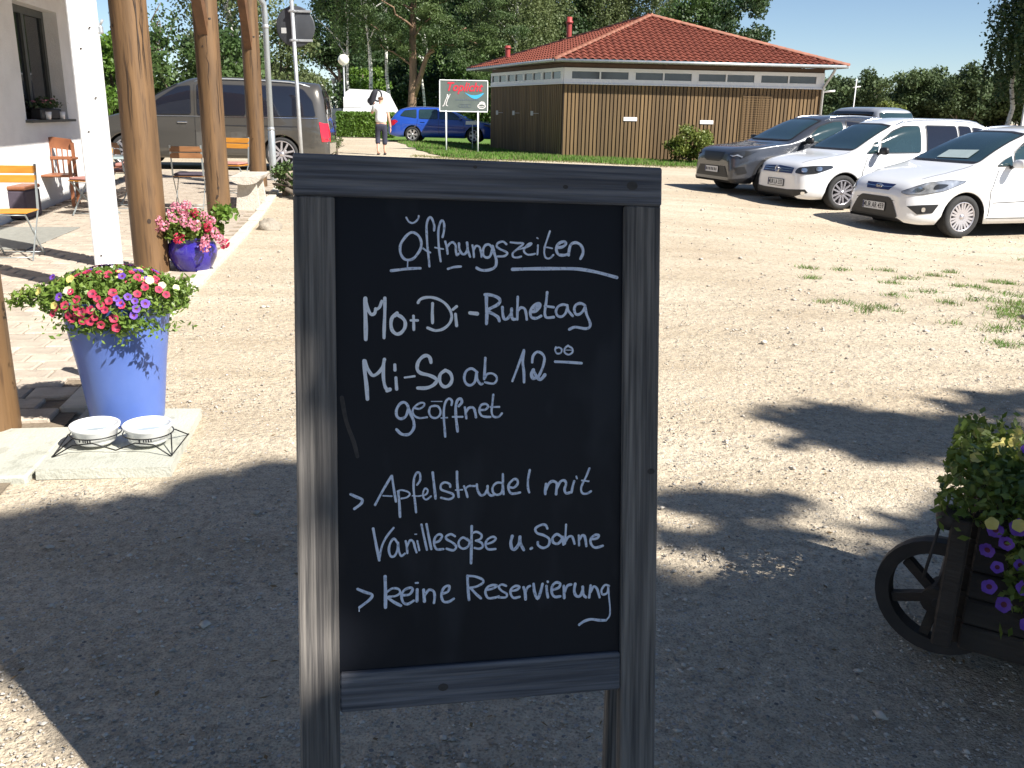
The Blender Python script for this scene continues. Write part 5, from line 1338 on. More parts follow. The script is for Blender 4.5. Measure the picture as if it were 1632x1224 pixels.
em = MB(); em.lathe([(0, -.0195), (.05, -.0185)], 24, axis='X'); em.v = [(x + h.x - .006, y * 1.3, z * .56 + .705) for x, y, z in em.v]; em.build('emblem_field', 'navy_grille', eo)
text_mesh('Ford', .042, 'chrome', 'emblem_lettering', eo, Matrix(((0, 0, -1, h.x - .0275), (-1, 0, 0, 0), (0, 1, 0, .705), (0, 0, 0, 1))), extrude=.001, shear=.35)
c.panel([(-.42, 1.135), (.22, 1.12), (.20, 1.235), (-.40, 1.255)], 'front', 'table_top', .018, 'sun_shade', 0)
c.mirror(1.62, 1.04, 'car_white')
c.wheels(10, 'rim', split=True)
common(c, [[(1.42, 1.0), (1.30, .7), (1.32, .32)], [(2.62, 1.04), (2.62, .5), (2.58, .28)], [(3.42, 1.06), (3.46, .75), (3.2, .45)], [(1.3, .29), (3.1, .30)], [(1.36, .52), (2.5, .56), (3.1, .66)]])
m = MB(); 
for sg in (-1, 1): c.line([(.30, sg * .62), (.62, sg * .70), (1.1, sg * .70)], 'top', 'black_trim', .010, .004, name='bonnet_seam')
c.line([(1.28, -.66), (1.24, 0), (1.28, .66)], 'top', 'black_trim', .05, .006, 'cowl')
c.handles((2.42, 3.25), .93, 'car_white')
c.rails(2.2, 3.8, .57)

# --- white MPV with dark mirrors (middle)
SP = dict(L=4.40, r=.316, rimf=.72, wx=(.86, 3.54), track=1.70, tum=.24, sq=4.6, paint='car_white', wsx=1.3,
          top=[(0, .62), (.02, .70), (.06, .77), (.14, .83), (.3, .885), (.6, .95), (.9, 1.0), (1.1, 1.07), (1.5, 1.31), (1.85, 1.50), (2.15, 1.605), (2.6, 1.66), (3.3, 1.66), (3.95, 1.61), (4.2, 1.50), (4.34, 1.1), (4.40, .8)],
          low=[(0, .25), (.06, .20), (.3, .185), (.6, .20), (4.0, .22), (4.4, .35)], belt=[(0, .55), (.2, .74), (.6, .87), (1.1, .96), (2, 1.0), (3.5, 1.04), (4.2, 1.0), (4.4, .72)],
          wid=[(0, .60), (.02, .67), (.06, .73), (.15, .79), (.32, .85), (.6, .885), (1.2, .897), (3.5, .897), (4.1, .86), (4.3, .80), (4.4, .72)])
c = Car('parked_car', 'white MPV with black wing mirrors standing between the grey SUV and the nearest white car', 'car', SP, place((6.0, 17.1), SP, TH), TH)
c.panel([(-.69, 1.07), (.69, 1.07), (.57, 1.50), (.3, 1.53), (-.3, 1.53), (-.57, 1.50)], 'front', 'glass_car', name='windscreen')
c.both([(1.30, 1.02), (1.52, 1.03), (1.56, 1.22), (1.50, 1.20)], 'side', 'glass_car', name='quarter_window', rnd_=0)
c.both([(1.60, 1.03), (2.45, 1.045), (2.47, 1.51), (2.15, 1.50), (1.9, 1.41), (1.62, 1.24)], 'side', 'glass_car', name='side_window')
c.both([(2.60, 1.045), (3.28, 1.06), (3.28, 1.52), (2.61, 1.52)], 'side', 'glass_tint', name='side_window')
c.both([(3.33, 1.06), (3.62, 1.065), (3.60, 1.51), (3.33, 1.52)], 'side', 'glass_tint', name='side_window')
c.both([(3.68, 1.07), (4.08, 1.10), (3.98, 1.46), (3.66, 1.50)], 'side', 'glass_tint', name='side_window')
c.panel([(-.50, .735), (-.50, .635), (.50, .635), (.50, .735), (0, .76)], 'front', 'navy_grille', .006, 'upper_grille', 0)
for z in (.712, .672): c.line([(-.48, z), (.48, z)], 'front', 'chrome', .008, .012, 'grille_bar')
c.both([(.08, -.50, .655), (.16, -.64, .63), (.36, -.78, .655), (.62, -.87, .76), (.60, -.85, .80), (.30, -.72, .79), (.12, -.54, .745)], 'diag', 'lamp_black', .007, 'headlight', 1)
for (x, y, z) in ((.20, -.64, .705), (.40, -.77, .735)):
    c.both([(x - .035, y + .035, z - .035), (x + .035, y - .035, z - .035), (x + .035, y - .035, z + .04), (x - .035, y + .035, z + .04)], 'diag', 'chrome', .013, 'headlight_reflector', 2)
c.panel([(-.78, .37), (-.80, .31), (-.66, .24), (.66, .24), (.80, .31), (.78, .37), (.4, .345), (-.4, .345)], 'front', 'black_trim', .006, 'lower_grille', 0)
for z in (.285, .315): c.line([(-.44, z), (.44, z)], 'front', 'rim_dark', .006, .012, 'grille_bar')
c.both([(.17, -.64, .33), (.22, -.69, .33), (.22, -.69, .275), (.17, -.64, .275)], 'diag', 'chrome', .013, 'fog_light', 2)
c.plate(0, .455, 'MÜR LA 333')
h, _ = c.cast((0, 0, .69), (1, 0, 0)); em = MB()
em.tube([(0, .062 * math.cos(a), .062 * math.sin(a)) for a in [k * math.pi / 10 for k in range(21)]], .008, 6, cap=False)
for pl in (((-.05, .02), (-.012, -.055), (.0, .0)), ((.05, .02), (.012, -.055), (.0, .0)), ((-.022, .055), (0, .005), (.022, .055))): em.tube([(0, a, b) for a, b in pl], .006, 6)
em.v = [(x + h.x - .025, y, z + .69) for x, y, z in em.v]; em.build('emblem', 'chrome', c.root)
c.mirror(1.52, 1.02, 'black_trim')
c.wheels(6, 'rim', split=True)
common(c, [[(1.32, .97), (1.22, .7), (1.25, .32)], [(2.53, 1.0), (2.53, .5), (2.50, .28)], [(3.30, 1.02), (3.38, .75), (3.2, .45)], [(1.25, .29), (3.1, .30)], [(1.3, .56), (3.1, .60)]])
m = MB()
for sg in (-1, 1): c.line([(.16, sg * .56), (.5, sg * .68), (1.05, sg * .70)], 'top', 'black_trim', .010, .004, name='bonnet_seam')
c.line([(1.20, -.64), (1.16, 0), (1.20, .64)], 'top', 'black_trim', .05, .006, 'cowl')
c.handles((2.33, 3.15), .90, 'car_white')
c.rails(2.05, 4.0, .57)

# --- grey SUV
SP = dict(L=4.36, r=.345, rimf=.72, wx=(.86, 3.50), track=1.72, tum=.27, sq=4.2, paint='car_grey', wsx=1.4,
          top=[(0, .70), (.02, .80), (.06, .87), (.14, .92), (.35, .965), (.8, 1.01), (1.15, 1.05), (1.3, 1.10), (1.7, 1.33), (2.05, 1.50), (2.4, 1.59), (2.9, 1.615), (3.5, 1.58), (4.0, 1.48), (4.2, 1.32), (4.32, 1.0), (4.36, .8)],
          low=[(0, .30), (.06, .25), (.3, .24), (.6, .26), (4.0, .28), (4.36, .4)], belt=[(0, .60), (.2, .82), (.6, .92), (1.1, 1.0), (2, 1.03), (3.5, 1.09), (4.1, 1.05), (4.36, .75)],
          wid=[(0, .64), (.02, .71), (.06, .76), (.15, .81), (.32, .87), (.6, .91), (1.2, .92), (3.5, .92), (4.1, .88), (4.3, .80), (4.36, .72)])
th = R(18)
c = Car('parked_car', 'dark grey SUV parked at the left end of the row, nearest the timber building', 'car', SP, place((5.17, 18.95), SP, th), th)
c.panel([(-.70, 1.10), (.70, 1.10), (.56, 1.49), (.3, 1.52), (-.3, 1.52), (-.56, 1.49)], 'front', 'glass_car', name='windscreen')
c.both([(1.55, 1.07), (2.5, 1.09), (2.52, 1.48), (2.25, 1.46), (1.95, 1.36)], 'side', 'glass_car', name='side_window')
c.both([(2.6, 1.09), (3.3, 1.11), (3.3, 1.46), (2.62, 1.49)], 'side', 'glass_tint', name='side_window')
c.both([(3.38, 1.12), (3.9, 1.2), (3.8, 1.36), (3.4, 1.44)], 'side', 'glass_tint', name='side_window')
c.panel([(-.40, .835), (-.34, .70), (-.24, .66), (.24, .66), (.34, .70), (.40, .835)], 'front', 'black_trim', .006, 'upper_grille', 0)
c.line([(-.41, .84), (.41, .84)], 'front', 'rim_dark', .012, .012, 'grille_bar')
for z in (.79, .75, .71): c.line([(-.34, z), (.34, z)], 'front', 'rim_dark', .006, .012, 'grille_bar')
c.both([(.07, -.50, .80), (.13, -.58, .735), (.26, -.72, .745), (.50, -.86, .88), (.30, -.76, .885), (.1, -.55, .84)], 'diag', 'lamp_black', .007, 'headlight', 0)
c.both([(.09, -.53, .80), (.14, -.60, .765), (.20, -.66, .79), (.27, -.73, .755), (.28, -.74, .775), (.21, -.67, .815), (.15, -.61, .79)], 'diag', 'lamp_glass', .013, 'running_light', 0)
c.panel([(-.50, .575), (-.64, .36), (.64, .36), (.50, .575)], 'front', 'black_trim', .006, 'lower_grille', 0)
for z in (.40, .44, .54): c.line([(-.5, z), (.5, z)], 'front', 'rim_dark', .007, .012, 'grille_bar')
c.both([(.13, -.66, .56), (.30, -.79, .58), (.34, -.83, .46), (.2, -.73, .42)], 'diag', 'black_trim', .007, 'air_intake', 0)
c.both([(.05, -.6, .32), (.34, -.82, .36), (.5, -.9, .36), (.4, -.86, .27), (.1, -.66, .26)], 'diag', 'black_trim', .007, 'bumper_trim', 0)
c.plate(0, .50, None)
c.mirror(1.56, 1.06, 'black_trim')
c.wheels(5, 'rim_dark', split=True)
common(c, [[(1.5, 1.0), (1.35, .7), (1.35, .4)], [(2.56, 1.04), (2.56, .5), (2.5, .36)], [(1.35, .42), (3.1, .44)]])
m = MB()
for sg in (-1, 1): c.line([(.14, sg * .52), (.5, sg * .66), (1.2, sg * .70)], 'top', 'black_trim', .010, .004, name='bonnet_seam')
c.line([(1.32, -.64), (1.28, 0), (1.32, .64)], 'top', 'black_trim', .05, .006, 'cowl')
for w in SP['wx']:
    for ax in ('side', 'far'): c.line([(w + .43 * math.cos(a), .345 + .43 * math.sin(a)) for a in [math.pi * (k / 16) for k in range(17)]], ax, 'black_trim', .05, .006, 'wheel_arch_trim')
c.rails(2.2, 3.9, .57)

# --- vans
def van_spec(paint, L_=5.14, H_=1.90, r=.345, boxy=0):
    return dict(L=L_, r=r, rimf=.74, wx=(.93, L_ - 1.02), track=1.80, tum=.17, sq=5.5, paint=paint, wsx=1.4,
        top=[(0, .70), (.03, .82), (.10, .93), (.3, 1.03), (.7, 1.13), (1.0, 1.22), (1.3, 1.40), (1.65, 1.62), (2.0, 1.79), (2.35, H_ - .03), (3.0, H_), (4.2, H_ - .01), (L_ - .5, H_ - .04), (L_ - .22, H_ - .10), (L_ - .12, H_ - .28), (L_ - .05, 1.1), (L_, .8)],
        low=[(0, .28), (.06, .24), (.3, .22), (.6, .24), (L_ - .3, .26), (L_, .36)], belt=[(0, .60), (.2, .82), (.7, 1.0), (1.1, 1.06), (2, 1.10), (4, 1.12), (L_ - .3, 1.12), (L_, .75)],
        wid=[(0, .66), (.03, .74), (.10, .81), (.3, .90), (.6, .95), (1.2, .965), (L_ - 1, .965), (L_ - .35, .945), (L_ - .1, .90), (L_, .84)])
SP = van_spec('car_brown', 5.14, 1.93, .355); th = R(6.5); SP['rimf'] = .80; SP['top'][-5] = (4.64, 1.85); SP['top'][-6] = (4.2, 1.89)
c = Car('parked_van', 'brownish grey passenger van with tinted windows parked behind the veranda posts', 'van', SP, place((-5.06, 20.20), SP, th, which=1), th)
c.panel([(-.76, 1.24), (.76, 1.24), (.66, 1.74), (-.66, 1.74)], 'front', 'glass_tint', name='windscreen')
c.both([(1.25, 1.14), (1.55, 1.14), (2.28, 1.15), (2.28, 1.72), (2.0, 1.68), (1.6, 1.42)], 'side', 'glass_tint', name='side_window')
c.both([(2.42, 1.14), (3.40, 1.14), (3.40, 1.74), (2.42, 1.75)], 'side', 'glass_tint', name='side_window')
c.both([(3.52, 1.14), (4.86, 1.14), (4.80, 1.45), (4.62, 1.68), (4.4, 1.74), (3.52, 1.75)], 'side', 'glass_tint', name='side_window')
c.both([(4.93, 1.03), (5.12, .98), (5.10, .62), (4.98, .62)], 'side', 'red_lamp', .008, 'tail_light', 0)
c.panel([(-.7, 1.2), (.7, 1.2), (.62, 1.68), (-.62, 1.68)], 'rear', 'glass_tint', name='rear_window')
c.panel([(-.9, 1.0), (-.72, 1.0), (-.72, .62), (-.9, .62)], 'rear', 'red_lamp', .008, 'tail_light', 0); c.panel([(.9, 1.0), (.72, 1.0), (.72, .62), (.9, .62)], 'rear', 'red_lamp', .008, 'tail_light', 0)
c.line([(1.3, 1.105), (4.9, 1.105)], 'side', 'chrome', .016, .01, 'chrome_strip')
c.line([(2.5, .93), (3.2, .93), (4.55, .925)], 'side', 'black_trim', .018, .008, 'sliding_door_rail')
common(c, [[(1.3, 1.06), (1.42, .7), (1.42, .34)], [(2.36, 1.75), (2.36, .7), (2.34, .3)], [(3.46, 1.1), (3.46, .6), (3.46, .3)], [(1.4, .30), (3.5, .30)]])
c.handles((2.10, 2.62), .98, 'chrome'); c.mirror(1.42, 1.14, 'car_brown')
c.wheels(5, 'rim', split=True)
c.rails(2.35, 4.75, .70, 'galv')
h_, _ = c.cast((2.2, 0, 1.0), (0, 1, 0))

SP = van_spec('car_silver', 4.9, 1.95); th = R(-73)
c = Car('parked_van', 'silver van seen from behind, only its roof and windows above the white MPV', 'van', SP, (11.9, 37.9, 0), th)
c.both([(1.3, 1.16), (2.2, 1.16), (2.2, 1.76), (2.0, 1.72), (1.6, 1.48)], 'side', 'glass_tint', name='side_window')
c.both([(2.3, 1.16), (4.55, 1.16), (4.5, 1.76), (2.3, 1.78)], 'side', 'glass_tint', name='side_window')
c.panel([(-.72, 1.2), (.72, 1.2), (.66, 1.75), (-.66, 1.75)], 'rear', 'glass_car', name='rear_window')
c.wheels(6)
SP = van_spec('car_navy', 4.9, 1.95); th = R(8)
c = Car('parked_van', 'dark blue vehicle roof peeping over the nearest white car at the right edge', 'van', SP, (15.5, 28.6, -.03), th)
c.panel([(-.76, 1.24), (.76, 1.24), (.66, 1.74), (-.66, 1.74)], 'front', 'glass_tint', name='windscreen')
c.both([(1.3, 1.16), (2.2, 1.16), (2.2, 1.76), (2.0, 1.72), (1.6, 1.48)], 'side', 'glass_tint', name='side_window')
c.both([(2.3, 1.16), (4.55, 1.16), (4.5, 1.76), (2.3, 1.78)], 'side', 'glass_tint', name='side_window')
c.wheels(6)

# --- blue estate (tail to the left, heading right)
SP = dict(L=4.66, r=.33, rimf=.68, wx=(.93, 3.60), track=1.70, tum=.30, sq=4.0, paint='car_blue', wsx=1.5,
          top=[(0, .58), (.03, .66), (.1, .74), (.3, .83), (.8, .92), (1.15, .965), (1.3, 1.01), (1.7, 1.22), (2.1, 1.39), (2.5, 1.46), (3.2, 1.475), (3.9, 1.43), (4.15, 1.38), (4.28, 1.30), (4.52, 1.0), (4.62, .9), (4.66, .72)],
          low=[(0, .25), (.06, .2), (.3, .19), (.6, .2), (4.2, .22), (4.66, .34)], belt=[(0, .5), (.3, .78), (1.1, .90), (2, .95), (3.8, 1.0), (4.4, .97), (4.66, .65)],
          wid=[(0, .60), (.03, .68), (.1, .75), (.3, .84), (.6, .89), (1.2, .907), (3.6, .907), (4.2, .88), (4.5, .82), (4.66, .72)])
th = R(177)
c = Car('parked_car', 'blue estate car parked on the grass beside the timber building', 'car', SP, place((-4.50, 40.6), SP, th, which=1, near=1), th)
c.both([(1.45, .97), (2.42, .985), (2.42, 1.36), (2.15, 1.34), (1.85, 1.22)], 'side', 'glass_car', name='side_window')
c.both([(2.52, .985), (3.3, 1.0), (3.32, 1.35), (2.54, 1.37)], 'side', 'glass_car', name='side_window')
c.both([(3.42, 1.01), (4.12, 1.10), (3.95, 1.30), (3.44, 1.35)], 'side', 'glass_car', name='side_window')
c.panel([(-.62, 1.02), (.62, 1.02), (.54, 1.30), (-.54, 1.30)], 'rear', 'glass_tint', name='rear_window')
for ax, sg in (('side', -1), ('far', 1)):
    c.panel([(4.28, .93), (4.56, .90), (4.60, .70), (4.42, .68)], ax, 'red_lamp', .008, 'tail_light', 1)
c.panel([(-.86, .9), (-.62, .9), (-.62, .7), (-.86, .7)], 'rear', 'red_lamp', .008, 'tail_light', 1); c.panel([(.86, .9), (.62, .9), (.62, .7), (.86, .7)], 'rear', 'red_lamp', .008, 'tail_light', 1)
c.both([(.10, -.58, .68), (.3, -.76, .66), (.55, -.88, .78), (.3, -.75, .78)], 'diag', 'lamp_glass', .007, 'headlight', 1)
common(c, [[(1.42, .93), (1.35, .6), (1.35, .3)], [(2.47, .97), (2.47, .5), (2.42, .3)], [(3.36, .98), (3.42, .7), (3.2, .42)], [(1.35, .28), (3.1, .29)]])
for x in (2.28, 3.15):
    h, _ = c.cast((x, 0, .86), (0, -1, 0)); MB().box((x, h.y + .015, .86), (.2, .028, .03), bev=.008).build('door_handle', 'car_blue', c.root)
c.mirror(1.5, .98, 'car_blue'); c.wheels(6, wide=.5); c.rails(2.25, 4.05, .52)

# --- caravan
cv = empty('caravan', (-7.55, 48.6, .2), .05, 'white caravan standing behind the clipped hedge', 'caravan')
mb = MB(); prof = [(-1.62, .5), (-1.72, 1.1), (-1.45, 2.3), (-1.15, 2.46), (.9, 2.42), (1.25, 2.28), (1.9, 1.3), (1.95, .9), (1.8, .5)]
n = len(prof); vs = [(x, -1.05, z) for x, z in prof] + [(x, 1.05, z) for x, z in prof]
for k in range(2): pass
mb.add(vs, [tuple(range(n)), tuple(range(n, 2 * n))[::-1]] + [(i, i + n, (i + 1) % n + n, (i + 1) % n) for i in range(n)])
mb.v = [(x * .74, y, z * .93) for x, y, z in mb.v]; mb.build('body', 'caravan', cv)
MB().box((-.75, -1.058, 1.65), (.9, .02, .5), bev=.008).build('window', 'caravan', cv)
MB().box((.3, -1.058, 1.0), (3.1, .012, .05)).build('trim_strip', 'galv', cv)
MB().tube([(.5, -1.0, .3), (.5, -.8, .3)], .3, 20).build('wheel', 'tyre', cv)
# ------------------------------------------------------------------ chalkboard
TL = Vector((-0.36305259, 1.51697404, 1.43176439)); ua = Vector((0.97762872, 0.20822541, -0.02973644)); ub = Vector((0.01872074, -0.22695156, -0.9737261)); un = ua.cross(ub)
org = TL + ua * .3175 + ub * 1.462
board = empty('chalkboard_sign', org, 0, 'dark A-frame pavement chalkboard with handwritten opening hours in a weathered wooden frame', 'chalkboard')
board.matrix_world = Matrix(((ua.x, un.x, -ub.x, org.x), (ua.y, un.y, -ub.y, org.y), (ua.z, un.z, -ub.z, org.z), (0, 0, 0, 1)))
HB = 1.462; W_ = .635; hw = W_ / 2
def bb(name, u0, u1, v0, v1, th, y0, mt, bev=.003):
    m = MB(); m.box((0, 0, 0), (u1 - u0, th, v1 - v0), bev=bev); o = m.build(name, mt, board); o.location = ((u0 + u1) / 2 - hw, y0 + th / 2, HB - (v0 + v1) / 2); return o
bb('top_rail', 0, W_, 0, .0672, .030, 0, 'board_rail')
bb('stile', 0, .0665, .0680, 1.462, .028, .001, 'board_wood')
bb('stile', .567, .6335, .0680, 1.452, .028, .001, 'board_wood')
bb('bottom_rail', .0672, .5663, .869, .9375, .026, .002, 'board_rail')
pn = bb('panel', .060, .574, .060, .876, .006, .012, 'blackboard', 0)
for (u, v, r_) in ((.579, .034, .0085), (.458, .040, .004), (.243, .906, .0075), (.62, .54, .006), (.30, .012, .003), (.033, 1.2, .005)):
    kn = MB(); kn.add([(u - hw + r_ * 1.2 * math.cos(a), -.0006 if v < .07 else .0004 if not .87 < v < .94 else .0014, HB - v + r_ * math.sin(a) * .9) for a in [k * math.pi / 6 for k in range(12)]], [tuple(range(12))]); kn.build('knot', 'knot', board)
hg_ = MB()
for u in (.12, .5): hg_.box((u - hw, .035, HB - .004), (.05, .03, .004))
hg_.build('hinge', 'galv', board)
# rear frame, leaning the other way
rear = []
A_ = R(5)
def rb(name, u0, u1, v0, v1, th, mt):
    m = MB(); m.box((0, 0, 0), (u1 - u0, th, v1 - v0), bev=.003); o = m.build(name, mt, board)
    vm = (v0 + v1) / 2; o.location = ((u0 + u1) / 2 - hw, .046 + math.sin(A_) * vm, HB - math.cos(A_) * vm); o.rotation_euler = (A_, 0, 0); return o
rb('rear_rail', .002, .648, .004, .07, .026, 'board_rail'); rb('rear_stile', .012, .0665, .071, 1.43, .026, 'board_wood'); rb('rear_stile', .582, .648, .071, 1.43, .026, 'board_wood')
rb('rear_panel', .0675, .5675, .072, .868, .006, 'blackboard'); rb('rear_rail', .0675, .5675, .87, .9375, .024, 'board_rail')
# handwriting: every word its own marker lettering, stroke by stroke
zi = [0]
for word, strokes in WORDS:
    mb = MB()
    for w, pts in strokes:
        P = [tuple(float(q) * 1e-4 for q in t.split(',')) for t in pts.split()]
        P = smooth_line(P, 4)
        z0 = .0003 + .00005 * (zi[0] % 14); zi[0] += 1
        stroke(mb, P, w * (1.08 if word in ('Mo+Di-', 'Mi-So', 'Ruhetag') else 1.0) * 1e-4, z0, .00004, to3=lambda u, v, z: (u - hw, .012 - z, HB - v))
    for k, fc in enumerate(mb.f):
        a, b, c_ = [Vector(mb.v[i]) for i in fc[:3]]
        if (b - a).cross(c_ - a).y > 0: mb.f[k] = fc[::-1]
    o = mb.build('handwriting', 'chalk_lit' if word in ('Mo+Di-', 'Mi-So') else 'chalk', board); o['label'] = 'pale marker lettering reading ' + word
sm = MB()
stroke(sm, smooth_line([(.075, .40), (.082, .44), (.094, .475), (.10, .50)], 4), .007, .0002, .00002, to3=lambda u, v, z: (u - hw, .012 - z, HB - v))
sm.build('smear', 'knot', board)

# ------------------------------------------------------------------ flowers
def flower_mesh(name, matn, r=.022, lobes=5, depth=.010, eye=True):
    mb = MB(); n = lobes * 4; vs = [(0, 0, -depth)]; 
    for k in range(n):
        a = 2 * math.pi * k / n; vs.append((r * .35 * math.cos(a), r * .35 * math.sin(a), -depth * .2))
    for k in range(n):
        a = 2 * math.pi * k / n; rr = r * (.94 + .06 * math.cos(lobes * a)); vs.append((rr * math.cos(a), rr * math.sin(a), .12 * r * math.sin(lobes * a * 2 + 1)))
    fs = [(0, 1 + k, 1 + (k + 1) % n) for k in range(n)] + [(1 + k, 1 + n + k, 1 + n + (k + 1) % n, 1 + (k + 1) % n) for k in range(n)]
    me = bpy.data.meshes.new(name); me.from_pydata(vs, [], fs); me.materials.append(M[matn]); me.materials.append(M['petal_eye' if eye else matn])
    me.polygons.foreach_set('material_index', [1] * n + [0] * n); me.polygons.foreach_set('use_smooth', [True] * (2 * n)); me.update(); return me
FM = {k: flower_mesh('flower', 'petal_' + k, eye=k in ('pink', 'violet')) for k in ('pink', 'violet', 'yellow', 'cream')}
def put_flower(parent, kind, p, nrm, s=1.0, name='flower'):
    o = bpy.data.objects.new(name, FM[kind]); link(o); o.parent = parent; o.location = p
    q = Vector(nrm).normalized().to_track_quat('Z', 'Y'); o.rotation_euler = (q.to_matrix() @ Matrix.Rotation(rnd.uniform(0, 6), 3, 'Z')).to_euler(); o.scale = (s, s, s); return o

# tall blue pot
tp = empty('tall_flower_pot', (-1.855, 4.17, .045), 0, 'tall tapering light blue glazed pot standing on the stone slab', 'flower pot')
prof = [(0, 0), (.160, 0), (.166, .01), (.172, .06), (.200, .30), (.230, .50), (.240, .565), (.252, .58), (.252, .61), (.236, .612), (.222, .58), (.215, .56), (0, .555)]
MB().lathe(prof, 48).build('pot', 'blue_glaze', tp); MB().lathe([(.0, .562), (.216, .566)], 24).build('soil', 'soil', tp)
pl = empty('petunia_plant', (-1.855, 4.17, .61), 0, 'mound of pink, violet and yellow petunias spilling over the tall blue pot', 'flowering plant')
C = []
def mound(n, a, b, c, zc, low=-.3):
    out = []
    while len(out) < n:
        v = Vector((rnd.gauss(0, 1), rnd.gauss(0, 1), rnd.gauss(0, 1))).normalized()
        if v.z < low: continue
        q = rnd.uniform(.62, 1.04) if rnd.random() < .8 else rnd.uniform(.2, .7); out.append((v.x * a * q, v.y * b * q, zc + v.z * c * q))
    return out
C = mound(9000, .32, .28, .15, .02)
for _ in range(420):
    t = rnd.random(); C.append((-.28 - t * .17 + rnd.gauss(0, .015), -.05 + rnd.gauss(0, .035), .06 - t * .04 + rnd.gauss(0, .02)))
for _ in range(350):
    t = rnd.random(); C.append((.24 + t * .10 + rnd.gauss(0, .02), .0 + rnd.gauss(0, .05), .09 - t * .02 + rnd.gauss(0, .02)))
for _ in range(700): C.append((rnd.gauss(.08, .12), -.235 + rnd.gauss(0, .02), -.02 - abs(rnd.gauss(0, .035))))
V, F = leaf_geo(np.array(C), .0135, aspect=2.1); mesh_np('leaves', V, F, 'leaf_pot', pl)
st_ = MB()
for _ in range(18):
    a = rnd.uniform(0, 6.28); st_.tube([(0, 0, -.04), (.15 * math.cos(a), .13 * math.sin(a), .05), (.27 * math.cos(a), .24 * math.sin(a), .02)], .0025, 5)
st_.tube([(-.1, -.03, .02), (-.3, -.05, .07), (-.44, -.05, .03)], .003, 5); st_.build('stem', 'leaf_pot', pl)
# heads placed from the picture, x across, z up on the front of the mound
HEADS = 'p.02,.135 p-.065,.12 p-.02,.10 p-.08,.075 p.01,.07 p.085,.075 p.15,.10 p.17,.065 p.19,.09 p-.05,.045 p.03,.05 p.075,.04 p-.10,.015 p-.055,.01 p-.03,-.01 p.005,.0 p.045,.02 p.06,.0 p.12,.02 p-.14,.0 p-.16,-.03 p-.09,-.03 p-.075,-.045 p-.03,-.05 p.0,-.055 p.04,-.07 p.09,-.04 p.095,-.085 p.02,-.035 p-.05,-.02 v-.13,.05 v.10,.05 v.115,.03 v.165,.035 v.14,.055 v.17,.0 v.2,.02 v.16,-.03 v-.21,.115 y-.02,.12 y-.25,.055 y-.36,.035 y-.40,.015 y-.27,.0 y-.15,.01 y-.12,.115 y.06,.12 c-.095,.08 c.19,.11 c.24,.09 c.28,.07 p.235,.075 p.26,.05 v.09,.135 p.13,.12 p.10,.10'
KK = {'p': 'pink', 'v': 'violet', 'y': 'yellow', 'c': 'cream'}
for t in HEADS.split():
    k = KK[t[0]]; x, z = map(float, t[1:].split(','))
    x *= 1.12; z *= .95
    q = 1 - min(.98, (x / .36) ** 2 + ((z + .02) / .2) ** 2 if z > -.02 else (x / .36) ** 2); y = -.27 * math.sqrt(max(.02, q)) - .01
    if x < -.3: y = -.06
    if z > .09: y = -.12 + rnd.uniform(-.03, .06)
    put_flower(pl, k, (x, y, z + .03), (x * 1.2 + rnd.uniform(-.1, .1), -.5, z * 2.2 + .22), rnd.uniform(.72, .98))
for _ in range(60):
    a = rnd.uniform(0, 6.28); q = rnd.uniform(.3, 1); x, y = .3 * q * math.cos(a), .26 * q * math.sin(a)
    if y < -.12: continue
    put_flower(pl, rnd.choice(('pink', 'pink', 'violet', 'yellow')), (x, y, .03 + .15 * math.sqrt(max(0, 1 - q * q))), (x, y, .3), rnd.uniform(.65, .95))

# bowls
def bowl(x, y, lab):
    b = empty('feeding_bowl', (x, y, .062), rnd.uniform(-.3, .3), lab, 'bowl', 'two white bowls in the wire stand')
    MB().lathe([(0, 0), (.072, 0), (.086, .012), (.097, .062), (.105, .070), (.107, .082), (.101, .086), (.096, .082), (.090, .064), (.078, .018), (0, .014)], 40).build('bowl', 'porcelain', b)
    MB().lathe([(0, .058), (.087, .058)], 32).build('water', 'water', b)
    m = MB()
    for k in range(4):
        a = -math.pi / 2 + (-.15 + k * .11); rr = .0925; z = .026
        m.add([(rr * math.cos(a + t * .03), rr * math.sin(a + t * .03) , z + q) for t, q in ((-1, 0), (1, 0), (1, .014), (-1, .014))], [(0, 1, 2, 3)])
    a = -math.pi / 2 - .35; m.add([((.0925) * math.cos(a + .05 * math.cos(t)) , .0925 * math.sin(a + .05 * math.cos(t)), .032 + .008 * math.sin(t)) for t in [k * math.pi / 4 for k in range(8)]], [tuple(range(8))])
    m.build('printed_mark', 'ink', b)
bowl(-1.845, 3.80, 'left white porcelain bowl with water in front of the tall blue pot')
bowl(-1.618, 3.82, 'right white porcelain bowl with water in front of the tall blue pot')
ws = empty('wire_stand', (-1.73, 3.81, .045), .08, 'low black wire stand holding the two white bowls', 'stand'); m = MB()
for sx in (-.113, .113): m.tube([(sx + .107 * math.cos(a), .107 * math.sin(a), .062) for a in [k * math.pi / 12 for k in range(25)]], .003, 6, cap=False)
for a, b in (((-.22, -.03, .062), (-.25, -.15, .0)), ((.22, -.03, .062), (.25, -.14, .0)), ((-.22, .03, .062), (-.25, .13, 0)), ((.22, .03, .062), (.25, .13, 0))): m.tube([a, b], .003, 6)
for s in (-1, 1): m.tube([(s * .25, -.15, .0), (s * .17, -.125, .045), (s * .09, -.115, .050), (0, -.10, .012)], .003, 6)
m.tube([(-.25, -.15, .004), (-.25, .13, .004)], .003, 6); m.tube([(.25, -.14, .004), (.25, .13, .004)], .003, 6); m.build('frame', 'wire', ws)

